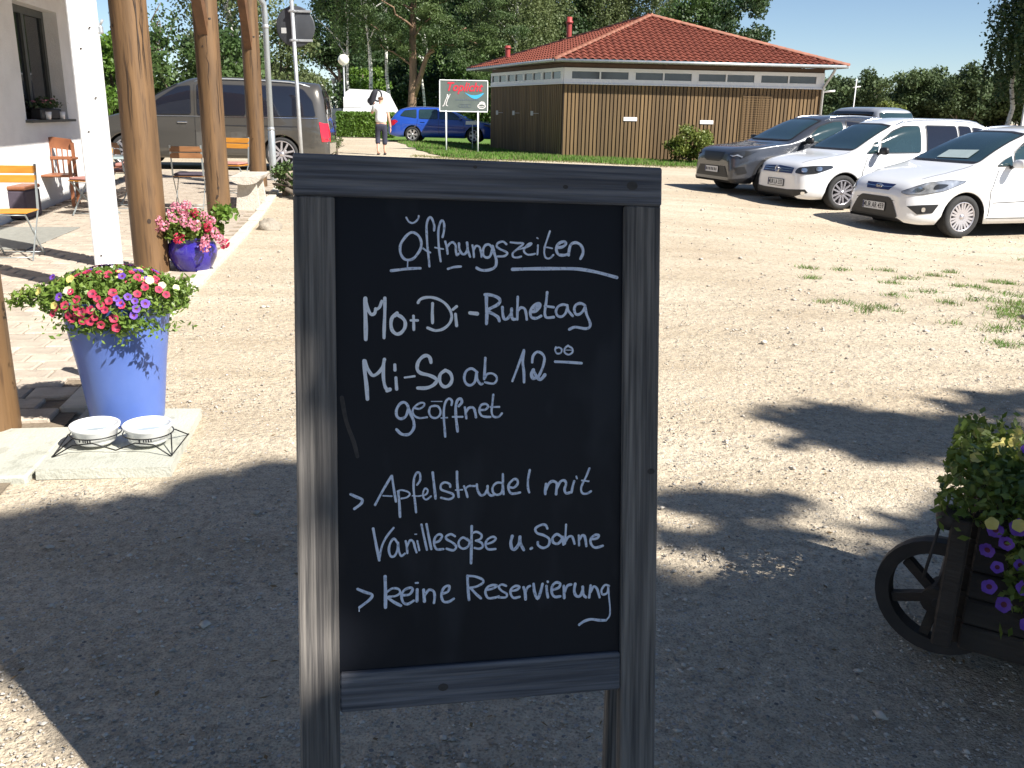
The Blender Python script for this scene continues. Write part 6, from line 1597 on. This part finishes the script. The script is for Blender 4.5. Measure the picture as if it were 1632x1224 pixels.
# round violet pot with geraniums
rp_ = empty('round_flower_pot', (-3.02, 8.52, .0), 0, 'round violet blue glazed pot on the kerb behind the first log post', 'flower pot')
MB().lathe([(0, 0), (.125, 0), (.135, .012), (.17, .06), (.215, .15), (.225, .21), (.21, .275), (.19, .31), (.20, .325), (.215, .335), (.21, .35), (.185, .345), (.175, .31), (0, .30)], 44).build('pot', 'violet_glaze', rp_)
gp = empty('geranium_plant', (-3.02, 8.52, .34), 0, 'bushy pink geraniums growing in the round violet pot', 'flowering plant')
C = mound(2600, .29, .25, .19, .05, -.4); V, F = leaf_geo(np.array(C), .042, aspect=1.15); mesh_np('leaves', V, F, 'leaf_pot', gp)
C = [(.30 + rnd.gauss(0, .06), rnd.gauss(0, .06), .22 + rnd.gauss(0, .035)) for _ in range(240)]; V, F = leaf_geo(np.array(C), .04, aspect=1.2); mesh_np('leaves', V, F, 'leaf_hedge', gp)
def cluster_mesh(matn):
    C = []
    for _ in range(60):
        v = Vector((rnd.gauss(0, 1), rnd.gauss(0, 1), rnd.gauss(0, 1))).normalized(); C.append((v.x * .045, v.y * .045, v.z * .032))
    V, F = leaf_geo(np.array(C), .024, aspect=1.0); o = mesh_np('blossom', V, F, matn); me = o.data; bpy.data.objects.remove(o); return me
cm = [cluster_mesh('petal_rose'), cluster_mesh('petal_pink')]
for (x, z, s) in ((-.15, .22, 1), (-.02, .25, 1.1), (.0, .2, 1.2), (.06, .17, 1.2), (.16, .13, 1.2), (-.17, .12, 1.1), (-.07, .19, 1), (.10, .23, 1), (-.02, .02, 1.25), (.24, .0, 1.2), (.23, -.06, 1.2), (.27, .12, 1.1), (.33, .06, 1.2), (.37, .0, 1.1), (.40, -.05, 1.1), (-.26, .1, 1), (.02, .30, 1), (-.10, .29, .9), (.30, .17, 1), (-.24, .17, .9), (.2, .2, 1.0)):
    o = bpy.data.objects.new('blossom', cm[0 if rnd.random() < .88 else 1]); link(o); o.parent = gp
    y = -.27 * math.sqrt(max(.05, 1 - (x / .45) ** 2)) if z < .2 else -.12; o.location = (x * .86, y, z); o.scale = (s * .9, s * .9, s * .9); o.rotation_euler = (rnd.uniform(0, 3), rnd.uniform(0, 3), 0)

# cart planter, lower right
ct = empty('cart_planter', (1.855, 2.21, 0), R(-30), 'old dark wooden cart used as a flower planter at the right edge', 'planter')
for k in range(5): MB().box((.12 + .0, -.27, .13 + k * .080), (1.30, .03, .076), bev=.006).build('board', 'cart_wood', ct)
for k in range(5): MB().box((.12, .27, .13 + k * .080), (1.30, .03, .076), bev=.006).build('board', 'cart_wood', ct)
for k in range(5): MB().box((-.535, 0, .13 + k * .080), (.03, .508, .076), bev=.006).build('board', 'cart_wood', ct)
MB().box((.12, 0, .14), (1.3, .5, .03)).build('floor_board', 'cart_wood', ct)
fr = MB()
for s in (-1, 1): fr.bar((-.60, s * .16, .10), (1.0, s * .2, .10), .06, .07)
fr.box((-.57, -.31, .30), (.05, .05, .38), bev=.006); fr.box((-.57, .31, .27), (.05, .05, .46), bev=.006); fr.build('frame', 'cart_wood', ct)
MB().bar((.7, -.30, .12), (.78, -.30, 0.0), .07, .07).build('leg', 'cart_wood', ct)
MB().box((0.1, 0, .47), (1.2, .48, .04)).build('soil', 'soil', ct)
wh = empty('wheel', (-.60, -.16, .178), R(0)); wh.parent = ct; wh.rotation_euler = (0, 0, R(-8))
m = MB(); m.lathe([(.135, -.024), (.174, -.026), (.178, 0), (.174, .026), (.135, .024), (.135, -.024)], 36, axis='Y', smooth=False); m.build('rim', 'iron', wh)
m = MB()
for k in range(6): a = k * math.pi / 3 + .35; m.bar((0, 0, 0), (.13 * math.cos(a), 0, .13 * math.sin(a)), .03, .026)
m.lathe([(0, -.05), (.04, -.05), (.04, .05), (0, .05)], 14, axis='Y', smooth=False); m.build('spoke', 'cart_wood', wh)
MB().tube([(-.60, -.22, .178), (-.60, .25, .178)], .014, 8).build('axle', 'iron', ct)
kn_ = MB(); kn_.lathe([(0, -.03), (.03, -.026), (.036, 0), (.03, .026), (0, .03)], 12, (-.60, -.30, .48)); kn_.tube([(-.62, -.3, .46), (-.64, -.32, .29)], .005, 6); kn_.build('handle_chain', 'iron', ct)
cp = empty('petunia_plant', (1.855, 2.21, .475), R(-30), 'yellow and violet petunias growing out of the dark cart planter', 'flowering plant')
C = []
while len(C) < 13000:
    x, y = rnd.uniform(-.64, .75), rnd.uniform(-.36, .30); z = rnd.gauss(.045, .035) + .06 * (1 - (y / .4) ** 2) + .03 * math.sin(x * 5) * .6
    C.append((x, y, z))
for _ in range(5000):
    x = rnd.uniform(-.45, .75); z = -abs(rnd.gauss(0, .11)); C.append((x, -.31 + rnd.gauss(0, .035), z + .03))
V, F = leaf_geo(np.array(C), .0155, aspect=1.9); mesh_np('leaves', V, F, 'leaf_cart', cp)
for _ in range(64):
    x = rnd.uniform(-.60, .72); y = rnd.uniform(-.34, .2); z = .075 + .06 * (1 - (y / .4) ** 2) + rnd.uniform(-.01, .03)
    put_flower(cp, rnd.choice(('yellow', 'yellow', 'yellow', 'violet') if x < .5 else ('pink', 'yellow')), (x, y, z), (rnd.uniform(-.6, .4), -.6, .7), rnd.uniform(.8, 1.1))
for (x, z) in ((-.49, .0), (-.44, .02), (-.38, .0), (-.34, -.04), (-.3, -.1), (-.36, -.13), (-.22, -.14), (-.14, -.08), (-.08, -.11), (.05, -.15), (-.02, -.02), (-.5, -.06), (-.48, -.16), (-.44, -.2), (-.33, -.2), (-.38, -.24), (-.1, -.15), (-.15, -.2), (-.46, -.03), (-.42, -.08), (-.40, -.14), (-.36, -.05), (-.28, -.02), (-.26, -.06), (-.24, -.10), (-.27, -.09), (-.20, -.05), (-.31, -.16), (-.2, -.17), (-.27, -.25), (-.2, -.29), (-.12, -.25), (-.05, -.06), (.0, -.08), (.06, .02), (.1, -.1), (.2, -.05), (.3, -.12), (-.13, .03), (.02, -.2), (-.47, -.1), (-.35, -.1)):
    put_flower(cp, 'violet', (x, -.36, z + .02), (rnd.uniform(-.5, .4), -1, rnd.uniform(-.2, .5)), rnd.uniform(.75, 1.1))
for (x, z) in ((-.18, -.03), (-.17, -.07), (-.16, -.11), (-.5, .02), (-.44, .03), (-.3, .03)): put_flower(cp, 'yellow', (x, -.37, z + .02), (0, -1, .2), .8)

# ------------------------------------------------------------------ terrace furniture
def chair(x, y, rz, slat, lab, cushion=None, cat='chair'):
    t = empty('folding_chair', (x, y, Z(x, y) + .03), rz, lab, cat, 'folding slatted chairs on the terrace')
    m = MB()
    for s in (-1, 1):
        xx = s * .21
        m.bar((xx, .20, 0), (xx, -.13, .46), .008, .022); m.bar((xx, -.13, .46), (xx, -.20, .90), .008, .022)
        m.bar((xx * .9, -.24, 0), (xx * .9, .20, .455), .008, .022)
    for (yy, z) in ((.17, .03), (-.22, .03), (.20, .44), (-.12, .44)): m.tube([(-.2, yy, z), (.2, yy, z)], .006, 6)
    m.build('frame', 'chair_steel', t)
    pr = MB().box((0, 0, 0), (.44, .014, .075), bev=.004)
    a = pr.build('back_slat', slat, t); a.location = (0, -.19, .845); b = share(a, 'back_slat', t, (0, -.178, .755))
    ps = MB().box((0, 0, 0), (.43, .052, .014), bev=.004).build('seat_slat', slat, t); ps.location = (0, -.12, .462)
    for k in range(1, 6): share(ps, 'seat_slat', t, (0, -.12 + k * .062, .462))
    if cushion:
        cu = MB().box((0, .03, .49), (.40, .38, .04), bev=.018).build('cushion', cushion, None, None); cu.parent = None
        cu.location = t.location; cu.rotation_euler = t.rotation_euler; tag(cu, {'-4.72': 'dark seat cushion on the brown chair between the two log posts', '-4.62': 'brownish red seat cushion on the orange chair by the van', '-5.75': 'brownish red seat cushion on the half hidden chair'}['%.2f' % x], 'cushion')
    return t
chair(-4.92, 8.95, R(190), 'slat_orange', 'orange slatted folding chair nearest the camera, cut by the left edge')
chair(-4.72, 13.45, R(10), 'slat_brown', 'brown slatted folding chair with a dark cushion between the two log posts', 'cushion_dark')
chair(-4.62, 15.2, R(172), 'slat_orange', 'bright orange slatted folding chair close to the brown van', 'cushion')
chair(-5.95, 13.9, R(-15), 'slat_brown', 'brown slatted folding chair seen right beside the white post')
chair(-5.75, 12.6, R(160), 'slat_orange', 'half hidden folding chair with pale seat between white post and first log', 'cushion')
def table(x, y, rz, lab, w=.7, d=.7, topm='table_top'):
    t = empty('folding_table', (x, y, Z(x, y) + .03), rz, lab, 'table')
    MB().box((0, 0, .725), (w, d, .02), bev=.006).build('tabletop', topm, t); m = MB()
    for s in (-1, 1):
        m.bar((s * w * .42, -d * .4, 0), (s * w * .42, d * .4, .71), .01, .022); m.bar((s * w * .38, d * .4, 0), (s * w * .38, -d * .4, .71), .01, .022)
    m.tube([(-w * .4, d * .38, .04), (w * .4, d * .38, .04)], .007, 6); m.tube([(-w * .4, -d * .38, .04), (w * .4, -d * .38, .04)], .007, 6); m.build('frame', 'chair_steel', t); return t
table(-5.55, 13.2, .1, 'small blue grey folding table behind the first log post')
table(-5.55, 8.6, .15, 'reddish brown folding table at the left edge beside the orange chair', topm='cushion')
gb = empty('rattan_box', (-6.7, 12.2, .03), R(8), 'dark brown box bench standing against the house wall below the window', 'bench')
MB().box((0, 0, .2), (.6, .55, .36), bev=.02).build('box', 'cushion_dark', gb); MB().box((0, 0, .41), (.62, .57, .05), bev=.015).build('lid', 'arm_wood', gb)
def armchair(x, y, rz):
    t = empty('wooden_armchair', (x, y, Z(x, y) + .03), rz, 'reddish brown wooden armchair with curved crest rail against the white wall', 'armchair')
    m = MB(); P = [(-.27, -.24, .86), (-.24, -.27, .91), (0, -.29, .94), (.24, -.27, .91), (.27, -.24, .86)]
    vs = []; fs = []
    for (a, b, z) in P: vs += [(a, b, z - .14 if abs(a) < .26 else z - .1), (a, b, z + .02), (a, b + .03, z + .02), (a, b + .03, z - .14 if abs(a) < .26 else z - .1)]
    for i in range(4):
        for q in range(4): fs.append((i * 4 + q, i * 4 + (q + 1) % 4, i * 4 + 4 + (q + 1) % 4, i * 4 + 4 + q))
    fs += [(3, 2, 1, 0), (16, 17, 18, 19)]; m.add(vs, fs); m.build('crest_rail', 'arm_wood', t)
    s0 = MB().tube([(0, 0, 0), (0, -.035, .37)], .011, 6).build('spindle', 'arm_wood', t); s0.location = (-.18, -.22, .44)
    for k in range(1, 6): share(s0, 'spindle', t, (-.18 + k * .072, -.22, .44))
    MB().box((0, 0, .43), (.54, .5, .035), bev=.012).build('seat', 'arm_wood', t)
    MB().box((0, -.23, .66), (.5, .025, .05), bev=.006).build('back_rail', 'arm_wood', t)
    for s in (-1, 1):
        a = MB(); a.bar((s * .29, -.25, .66), (s * .29, .25, .66), .055, .03); a.build('arm_rest', 'arm_wood', t)
        for yy in (-.22, .22): MB().bar((s * .26, yy * 1.1, 0), (s * .26, yy, .655 if yy > 0 else .88), .045, .045).build('leg', 'arm_wood', t)
    return t
armchair(-6.72, 13.5, R(197))
bn = empty('wooden_bench', (-6.1, 14.6, Z(-6.1, 14.6) + .03), R(99), 'long brown wooden bench between the armchair and the white post', 'bench')
for k, z in enumerate((.86, .72)): MB().box((0, -.24, z), (1.5, .03, .08), bev=.006).build('back_slat', 'arm_wood', bn)
for k in range(4): MB().box((0, -.18 + k * .11, .44), (1.5, .09, .03), bev=.006).build('seat_slat', 'arm_wood', bn)
for s in (-1, 1):
    for yy in (-.22, .18): MB().box((s * .68, yy, .45 if yy < 0 else .21), (.06, .06, .9 if yy < 0 else .42), bev=.006).build('leg', 'arm_wood', bn)
cu = MB().box((.3, .0, .48), (.5, .4, .06), bev=.02).build('seat_cushion', 'cushion', None, bn.location); cu.rotation_euler = bn.rotation_euler; tag(cu, 'pinkish brown cushion lying on the long wooden bench', 'cushion')
# rustic half log bench by the posts
rb_ = empty('rustic_bench', (-3.98, 13.95, Z(-3.98, 13.95) - .01), R(98), 'weathered pale half log bench between the second and third log posts', 'bench')
m = MB(); n = 10; vs = []; fs = []
for i in range(7):
    x = -.62 + i * .207; 
    for k in range(n):
        a = -math.pi * (.02 + .96 * k / (n - 1)); r_ = .20 * (1 + .05 * math.sin(i * 1.7 + k)); vs.append((x, r_ * 1.05 * math.cos(a), .50 + r_ * .62 * math.sin(a)))
for i in range(6):
    for k in range(n - 1): fs.append((i * n + k, i * n + k + 1, i * n + n + k + 1, i * n + n + k))
    fs.append((i * n + n - 1, i * n, i * n + n, i * n + 2 * n - 1))
fs += [tuple(range(n))[::-1], tuple(6 * n + k for k in range(n))]; m.add(vs, fs); m.build('seat', 'bench_wood', rb_)
for s in (-.42, .34):
    m = MB(); m.add([(s - .07, -.17, 0), (s + .07, -.17, 0), (s + .07, .17, 0), (s - .07, .17, 0), (s - .055, -.12, .44), (s + .055, -.12, .44), (s + .055, .12, .44), (s - .055, .12, .44)], [(0, 1, 5, 4), (1, 2, 6, 5), (2, 3, 7, 6), (3, 0, 4, 7), (4, 5, 6, 7)]); m.build('leg', 'bench_wood', rb_)
rk = empty('boulder', (-3.17, 11.82, 0), .4, 'rounded greyish brown boulder lying on the sand beside the kerb', 'rock'); vs = []; fs = []
m = MB(); nn, mm = 14, 8
for j in range(mm + 1):
    for k in range(nn):
        a = 2 * math.pi * k / nn; b = math.pi / 2 * (1 - j / mm) ; rr = 1 + .10 * math.sin(3 * a + j) + .05 * math.sin(5 * a - 2 * j)
        vs.append((.16 * rr * math.cos(a) * math.cos(math.pi / 2 - b), .12 * rr * math.sin(a) * math.cos(math.pi / 2 - b), .13 * rr * math.sin(math.pi / 2 - b)))
for j in range(mm):
    for k in range(nn): fs.append((j * nn + k, j * nn + (k + 1) % nn, (j + 1) * nn + (k + 1) % nn, (j + 1) * nn + k))
vs = [(x, y, z) for x, y, z in vs]; m.add(vs, fs, 0, True); m.build('stone', 'stone', rk)

# ------------------------------------------------------------------ signs and lamps
rs = empty('road_sign', (-3.42, 14.95, Z(-3.3, 14.95)), 0, 'round road sign seen from its grey back on a galvanised pole', 'road sign')
MB().tube([(.0, 0, -.1), (-.06, .0, 2.99)], .03, 14).build('pole', 'galv', rs)
m = MB(); m.lathe([(0, .0), (.285, .0), (.30, .006), (.30, .014), (0, .014)], 44, axis='Y'); m.v = [(x - .03, y + .05, z + 2.62) for x, y, z in m.v]; m.build('disc', 'sign_back', rs)
for z in (2.42, 2.84):
    m = MB(); m.box((.05, .036, z), (.36, .012, .035), bev=.003); m.box((-.055, .0, z), (.085, .075, .03), bev=.006); m.tube([(.02, .03, z), (.02, -.01, z)], .012, 8); m.build('clamp', 'galv', rs)
MB().box((-.21, .048, 2.56), (.08, .003, .08)).build('sticker', 'label_dark', rs)
def lamp(x, y, h, gr, lab):
    t = empty('globe_lamp', (x, y, Z(x, y)), 0, lab, 'lamp post')
    MB().tube([(0, 0, -.1), (0, 0, 1.0), (0, 0, 1.02), (0, 0, h)], [.06, .06, .042, .038], 12).build('pole', 'galv', t)
    MB().lathe([(.04, -.02), (.09, 0), (.09, .05), (.05, .06)], 16, (0, 0, h)).build('collar', 'zinc', t)
    MB().lathe([(gr * math.sin(math.pi * k / 16) + .0001, -gr * math.cos(math.pi * k / 16)) for k in range(17)], 28, (0, 0, h + gr + .02)).build('globe', 'globe', t); return t
lamp(-8.9, 49.0, 3.42, .28, 'nearer and taller white globe lamp beside the gravel path')
lamp(-16.1, 83.5, 3.4, .25, 'far smaller white globe lamp left of the nearer one')
lamp(19.2, 34.5, 1.72, .24, 'white globe lamp at the right edge above the parked cars')
fp = empty('antenna_pole', (29.6, 84, 0), 0, 'thin white pole with a small crosspiece in front of the distant trees', 'pole')
MB().tube([(0, 0, 0), (0, 0, 4.9)], .05, 8).build('pole', 'white_paint', fp); MB().tube([(-.25, 0, 4.2), (.4, 0, 4.3)], .05, 6).build('arm', 'white_paint', fp)
wpst = MB().box((0, 0, 1.25), (.13, .13, 2.5), bev=.02).build('white_post', 'white_paint', None, (26.6, 50, 0)); tag(wpst, 'short white post under the weeping birch at the right', 'post')
# dark green board sign
sg = empty('board_sign', (-1.86, 32.75, Z(-1.86, 32.75)), R(2), 'dark green board sign with red script and a blue wave on two thin posts', 'sign')
for x in (-.60, .50): MB().tube([(x, 0, -.1), (x, 0, 1.42 if x < 0 else 1.42)], .028, 8).build('post', 'white_paint', sg)
Ws, Hs, zc = 1.64, 1.02, 1.90
MB().box((0, 0, zc), (Ws, .03, Hs), bev=.01).build('panel', 'sign_panel', sg)
m = MB()
for z in (zc - Hs / 2, zc + Hs / 2): m.box((0, 0, z), (Ws + .02, .06, .035), bev=.008)
for x in (-Ws / 2, Ws / 2): m.box((x, 0, zc), (.035, .058, Hs - .036), bev=.008)
m.build('frame', 'white_paint', sg)
FR = Matrix(((1, 0, 0, 0), (0, 0, -1, -.019), (0, 1, 0, 0), (0, 0, 0, 1)))
text_mesh('Toplicht', .40, 'sign_red', 'red_lettering', sg, Matrix.Translation((0.0, 0, zc + .285)) @ FR, extrude=.003, shear=.32, sx=.92, offset=.008)
def flat(name, P, matn, y=-.019):
    o = MB().add([(x, y, zc + z) for x, z in P], [tuple(range(len(P)))]).build(name, matn, sg); return o
top_ = [(.04 + .66 * t, .115 - .085 * math.sin(math.pi * min(1, t * 1.05)) + .0 * t) for t in [k / 12 for k in range(13)]]
bot_ = [(.04 + .66 * t, .105 - .19 * math.sin(math.pi * t ** 1.15)) for t in [k / 12 for k in range(13)]][::-1]
m = MB(); bt = bot_[::-1]
for i in range(12): m.add([(top_[i][0], -.0195, zc + top_[i][1]), (bt[i][0], -.0195, zc + bt[i][1]), (bt[i + 1][0], -.0195, zc + bt[i + 1][1]), (top_[i + 1][0], -.0195, zc + top_[i + 1][1])], [(0, 1, 2, 3)])
m.build('blue_wave', 'sign_blue', sg)
m = MB(); t3 = lambda x, z, q: (x, -.018 - q, zc + z)
for w, P in ((.05, [(-.55, .03), (-.54, .0)]), (.022, [(-.56, -.02), (-.62, -.16), (-.68, -.32), (-.72, -.34)]), (.022, [(-.52, -.02), (-.56, -.16), (-.60, -.30), (-.54, -.33)]), (.016, [(-.46, .06), (-.50, -.04), (-.55, -.12)])): stroke(m, smooth_line(P, 3), w, .002 + rnd.uniform(0, .002), .0003, to3=t3)
m.build('white_figure', 'label_white', sg)
m = MB(); stroke(m, [(.62 + .13 * math.cos(a), -.32 + .075 * math.sin(a)) for a in [k * math.pi / 12 for k in range(25)]], .03, .002, .0004, to3=t3); stroke(m, [(.57, -.22), (.62, -.19), (.69, -.2), (.72, -.25)], .06, .003, .0004, to3=t3); stroke(m, [(.52, -.32), (.6, -.345), (.7, -.32)], .02, .0035, .0004, to3=t3); m.build('white_fish', 'label_white', sg)
m = MB()
for k in range(11): m.box((-.25 + k * .075, -.0175, zc - .12), (.045, .004, .05))
for P in ([(-.12, -.27), (-.2, -.32), (-.12, -.37), (.25, -.37), (.25, -.27), (-.12, -.27)],): stroke(m, P, .012, .003, .0004, to3=t3)
for k in range(3): m.box((-.05 + k * .09, -.0175, zc - .32), (.05, .004, .035))
m.build('small_print', 'sign_ink', sg)
ls = MB().box((0, 0, 0), (.52, .02, .13), bev=.004).build('white_name_board', 'label_white', None, (-1.72, 36.4, 1.10)); tag(ls, 'small white board glimpsed under the green sign', 'sign')
MB_ = MB(); MB_.tube([(0, 0, 0), (0, 0, 1.03)], .02, 6); q = MB_.build('stake', 'white_paint', ls, (0, .03, -1.06))
# mailbox like grey cabinet behind the van
mbx = empty('grey_cabinet', (-11.2, 58, .2), 0, 'small pale grey cabinet beside the hedge behind the van', 'cabinet')
MB().box((0, 0, .9), (1.1, .5, .9), bev=.04).build('body', 'label_dark', mbx); MB().box((0, 0, .22), (.8, .4, .44)).build('base', 'galv', mbx)

# ------------------------------------------------------------------ person
def skin_mesh(name, verts, edges, radii, matn, parent, sub=2, root=0, flat=None):
    me = bpy.data.meshes.new(name); me.from_pydata(verts, edges, []); o = link(bpy.data.objects.new(name, me))
    md = o.modifiers.new('s', 'SKIN'); md.use_smooth_shade = True
    for i, v in enumerate(me.skin_vertices[0].data):
        r_ = radii[i]; v.radius = r_ if isinstance(r_, tuple) else (r_, r_); v.use_root = (i == root)
    md2 = o.modifiers.new('u', 'SUBSURF'); md2.levels = sub; md2.render_levels = sub
    bpy.context.view_layer.update()
    nm = bpy.data.meshes.new_from_object(o.evaluated_get(bpy.context.evaluated_depsgraph_get())); bpy.data.objects.remove(o)
    nm.materials.clear(); nm.materials.append(M[matn]); 
    for p in nm.polygons: p.use_smooth = True
    q = link(bpy.data.objects.new(name, nm)); q.parent = parent; return q
pr = empty('person', (-4.10, 28.5, Z(-4.1, 28.5)), R(4), 'person walking away in a white T-shirt and dark knee length trousers', 'person')
V_ = [(0, 0, .93), (0, .0, 1.08), (0, .01, 1.25), (0, .0, 1.40), (0, .01, 1.47), (0, .03, 1.52), (0, .04, 1.60), (0, .035, 1.66),
      (-.10, .0, .86), (-.11, .05, .50), (-.10, -.10, .10), (-.10, .0, .03),
      (.10, .0, .86), (.09, .02, .48), (.09, .02, .09), (.09, .13, .03),
      (-.17, 0, 1.40), (-.28, .06, 1.20), (-.22, .16, 1.45), (-.21, .16, 1.52),
      (.17, 0, 1.40), (.23, -.02, 1.12), (.27, .04, .87), (.275, .05, .79)]
E_ = [(0, 1), (1, 2), (2, 3), (3, 4), (4, 5), (5, 6), (6, 7), (0, 8), (8, 9), (9, 10), (10, 11), (0, 12), (12, 13), (13, 14), (14, 15), (3, 16), (16, 17), (17, 18), (18, 19), (3, 20), (20, 21), (21, 22), (22, 23)]
R_ = [(.15, .11), (.13, .10), (.14, .11), (.13, .09), .055, .05, .085, .07, .085, .055, .035, .035, .085, .055, .035, .035, .06, .042, .032, .03, .06, .042, .03, .028]
skin_mesh('body', V_, E_, R_, 'skin', pr)
skin_mesh('shirt', [(0, 0, .90), (0, 0, 1.08), (0, .01, 1.27), (0, 0, 1.405), (0, .01, 1.45), (-.17, 0, 1.395), (-.25, .03, 1.26), (.17, 0, 1.395), (.215, -.01, 1.22)], [(0, 1), (1, 2), (2, 3), (3, 4), (3, 5), (5, 6), (3, 7), (7, 8)], [(.20, .15), (.19, .14), (.19, .135), (.16, .115), .07, .085, .085, .085, .085], 'shirt', pr)
skin_mesh('trousers', [(0, 0, .95), (0, 0, .84), (-.105, .0, .78), (-.112, .05, .50), (-.108, -.03, .30), (.105, 0, .78), (.097, .02, .50), (.095, .02, .28)], [(0, 1), (1, 2), (2, 3), (3, 4), (1, 5), (5, 6), (6, 7)], [(.175, .13), (.17, .125), .10, .082, .078, .10, .082, .08], 'trousers', pr)
skin_mesh('hair', [(0, .01, 1.59), (0, .015, 1.64), (0, .03, 1.685)], [(0, 1), (1, 2)], [.085, .098, .07], 'hair', pr)
for (x, y, dy) in ((-.10, .02, .10), (.09, .13, .10)):
    MB().box((x, y + .03 if x < 0 else y - .02, .025), (.09, .25, .06), bev=.03).build('shoe', 'ink', pr)
hd = MB()
for (s, hx, hy, hz) in ((-1, -.21, .16, 1.55), (1, .275, .055, .74)):
    hd.box((hx, hy, hz), (.035, .07, .085), bev=.012)
    for k in range(4): hd.tube([(hx, hy - .026 + k * .018, hz - s * -.04 if s < 0 else hz - .04), (hx - s * .008, hy - .026 + k * .018, hz + (.09 if s < 0 else -.085) - .006 * abs(k - 1.5))], [.010, .008], 6)
    hd.tube([(hx, hy + .03, hz), (hx - s * .01, hy + .06, hz + (.04 if s < 0 else -.04))], [.011, .009], 6)
hd.build('hand', 'skin', pr)
bag = empty('black_jacket_bundle', (-4.33, 28.62, Z(-4.1, 28.5) + 1.5), 0, 'black bundle with a ring shaped hood held up at the left shoulder of the person', 'bag')
skin_mesh('cloth', [(0, 0, 0), (-.02, .02, .16), (.03, .0, .32), (.12, 0, .38), (-.18, 0, .10), (-.12, .0, -.08)], [(0, 1), (1, 2), (2, 3), (0, 4), (0, 5)], [.10, .11, .10, .06, .05, .06], 'black_cloth', bag)
MB().tube([(.12 + .12 * math.cos(a), .02, .22 + .16 * math.sin(a)) for a in [k * math.pi / 10 for k in range(21)]], .025, 8, cap=False).build('strap', 'black_cloth', bag)
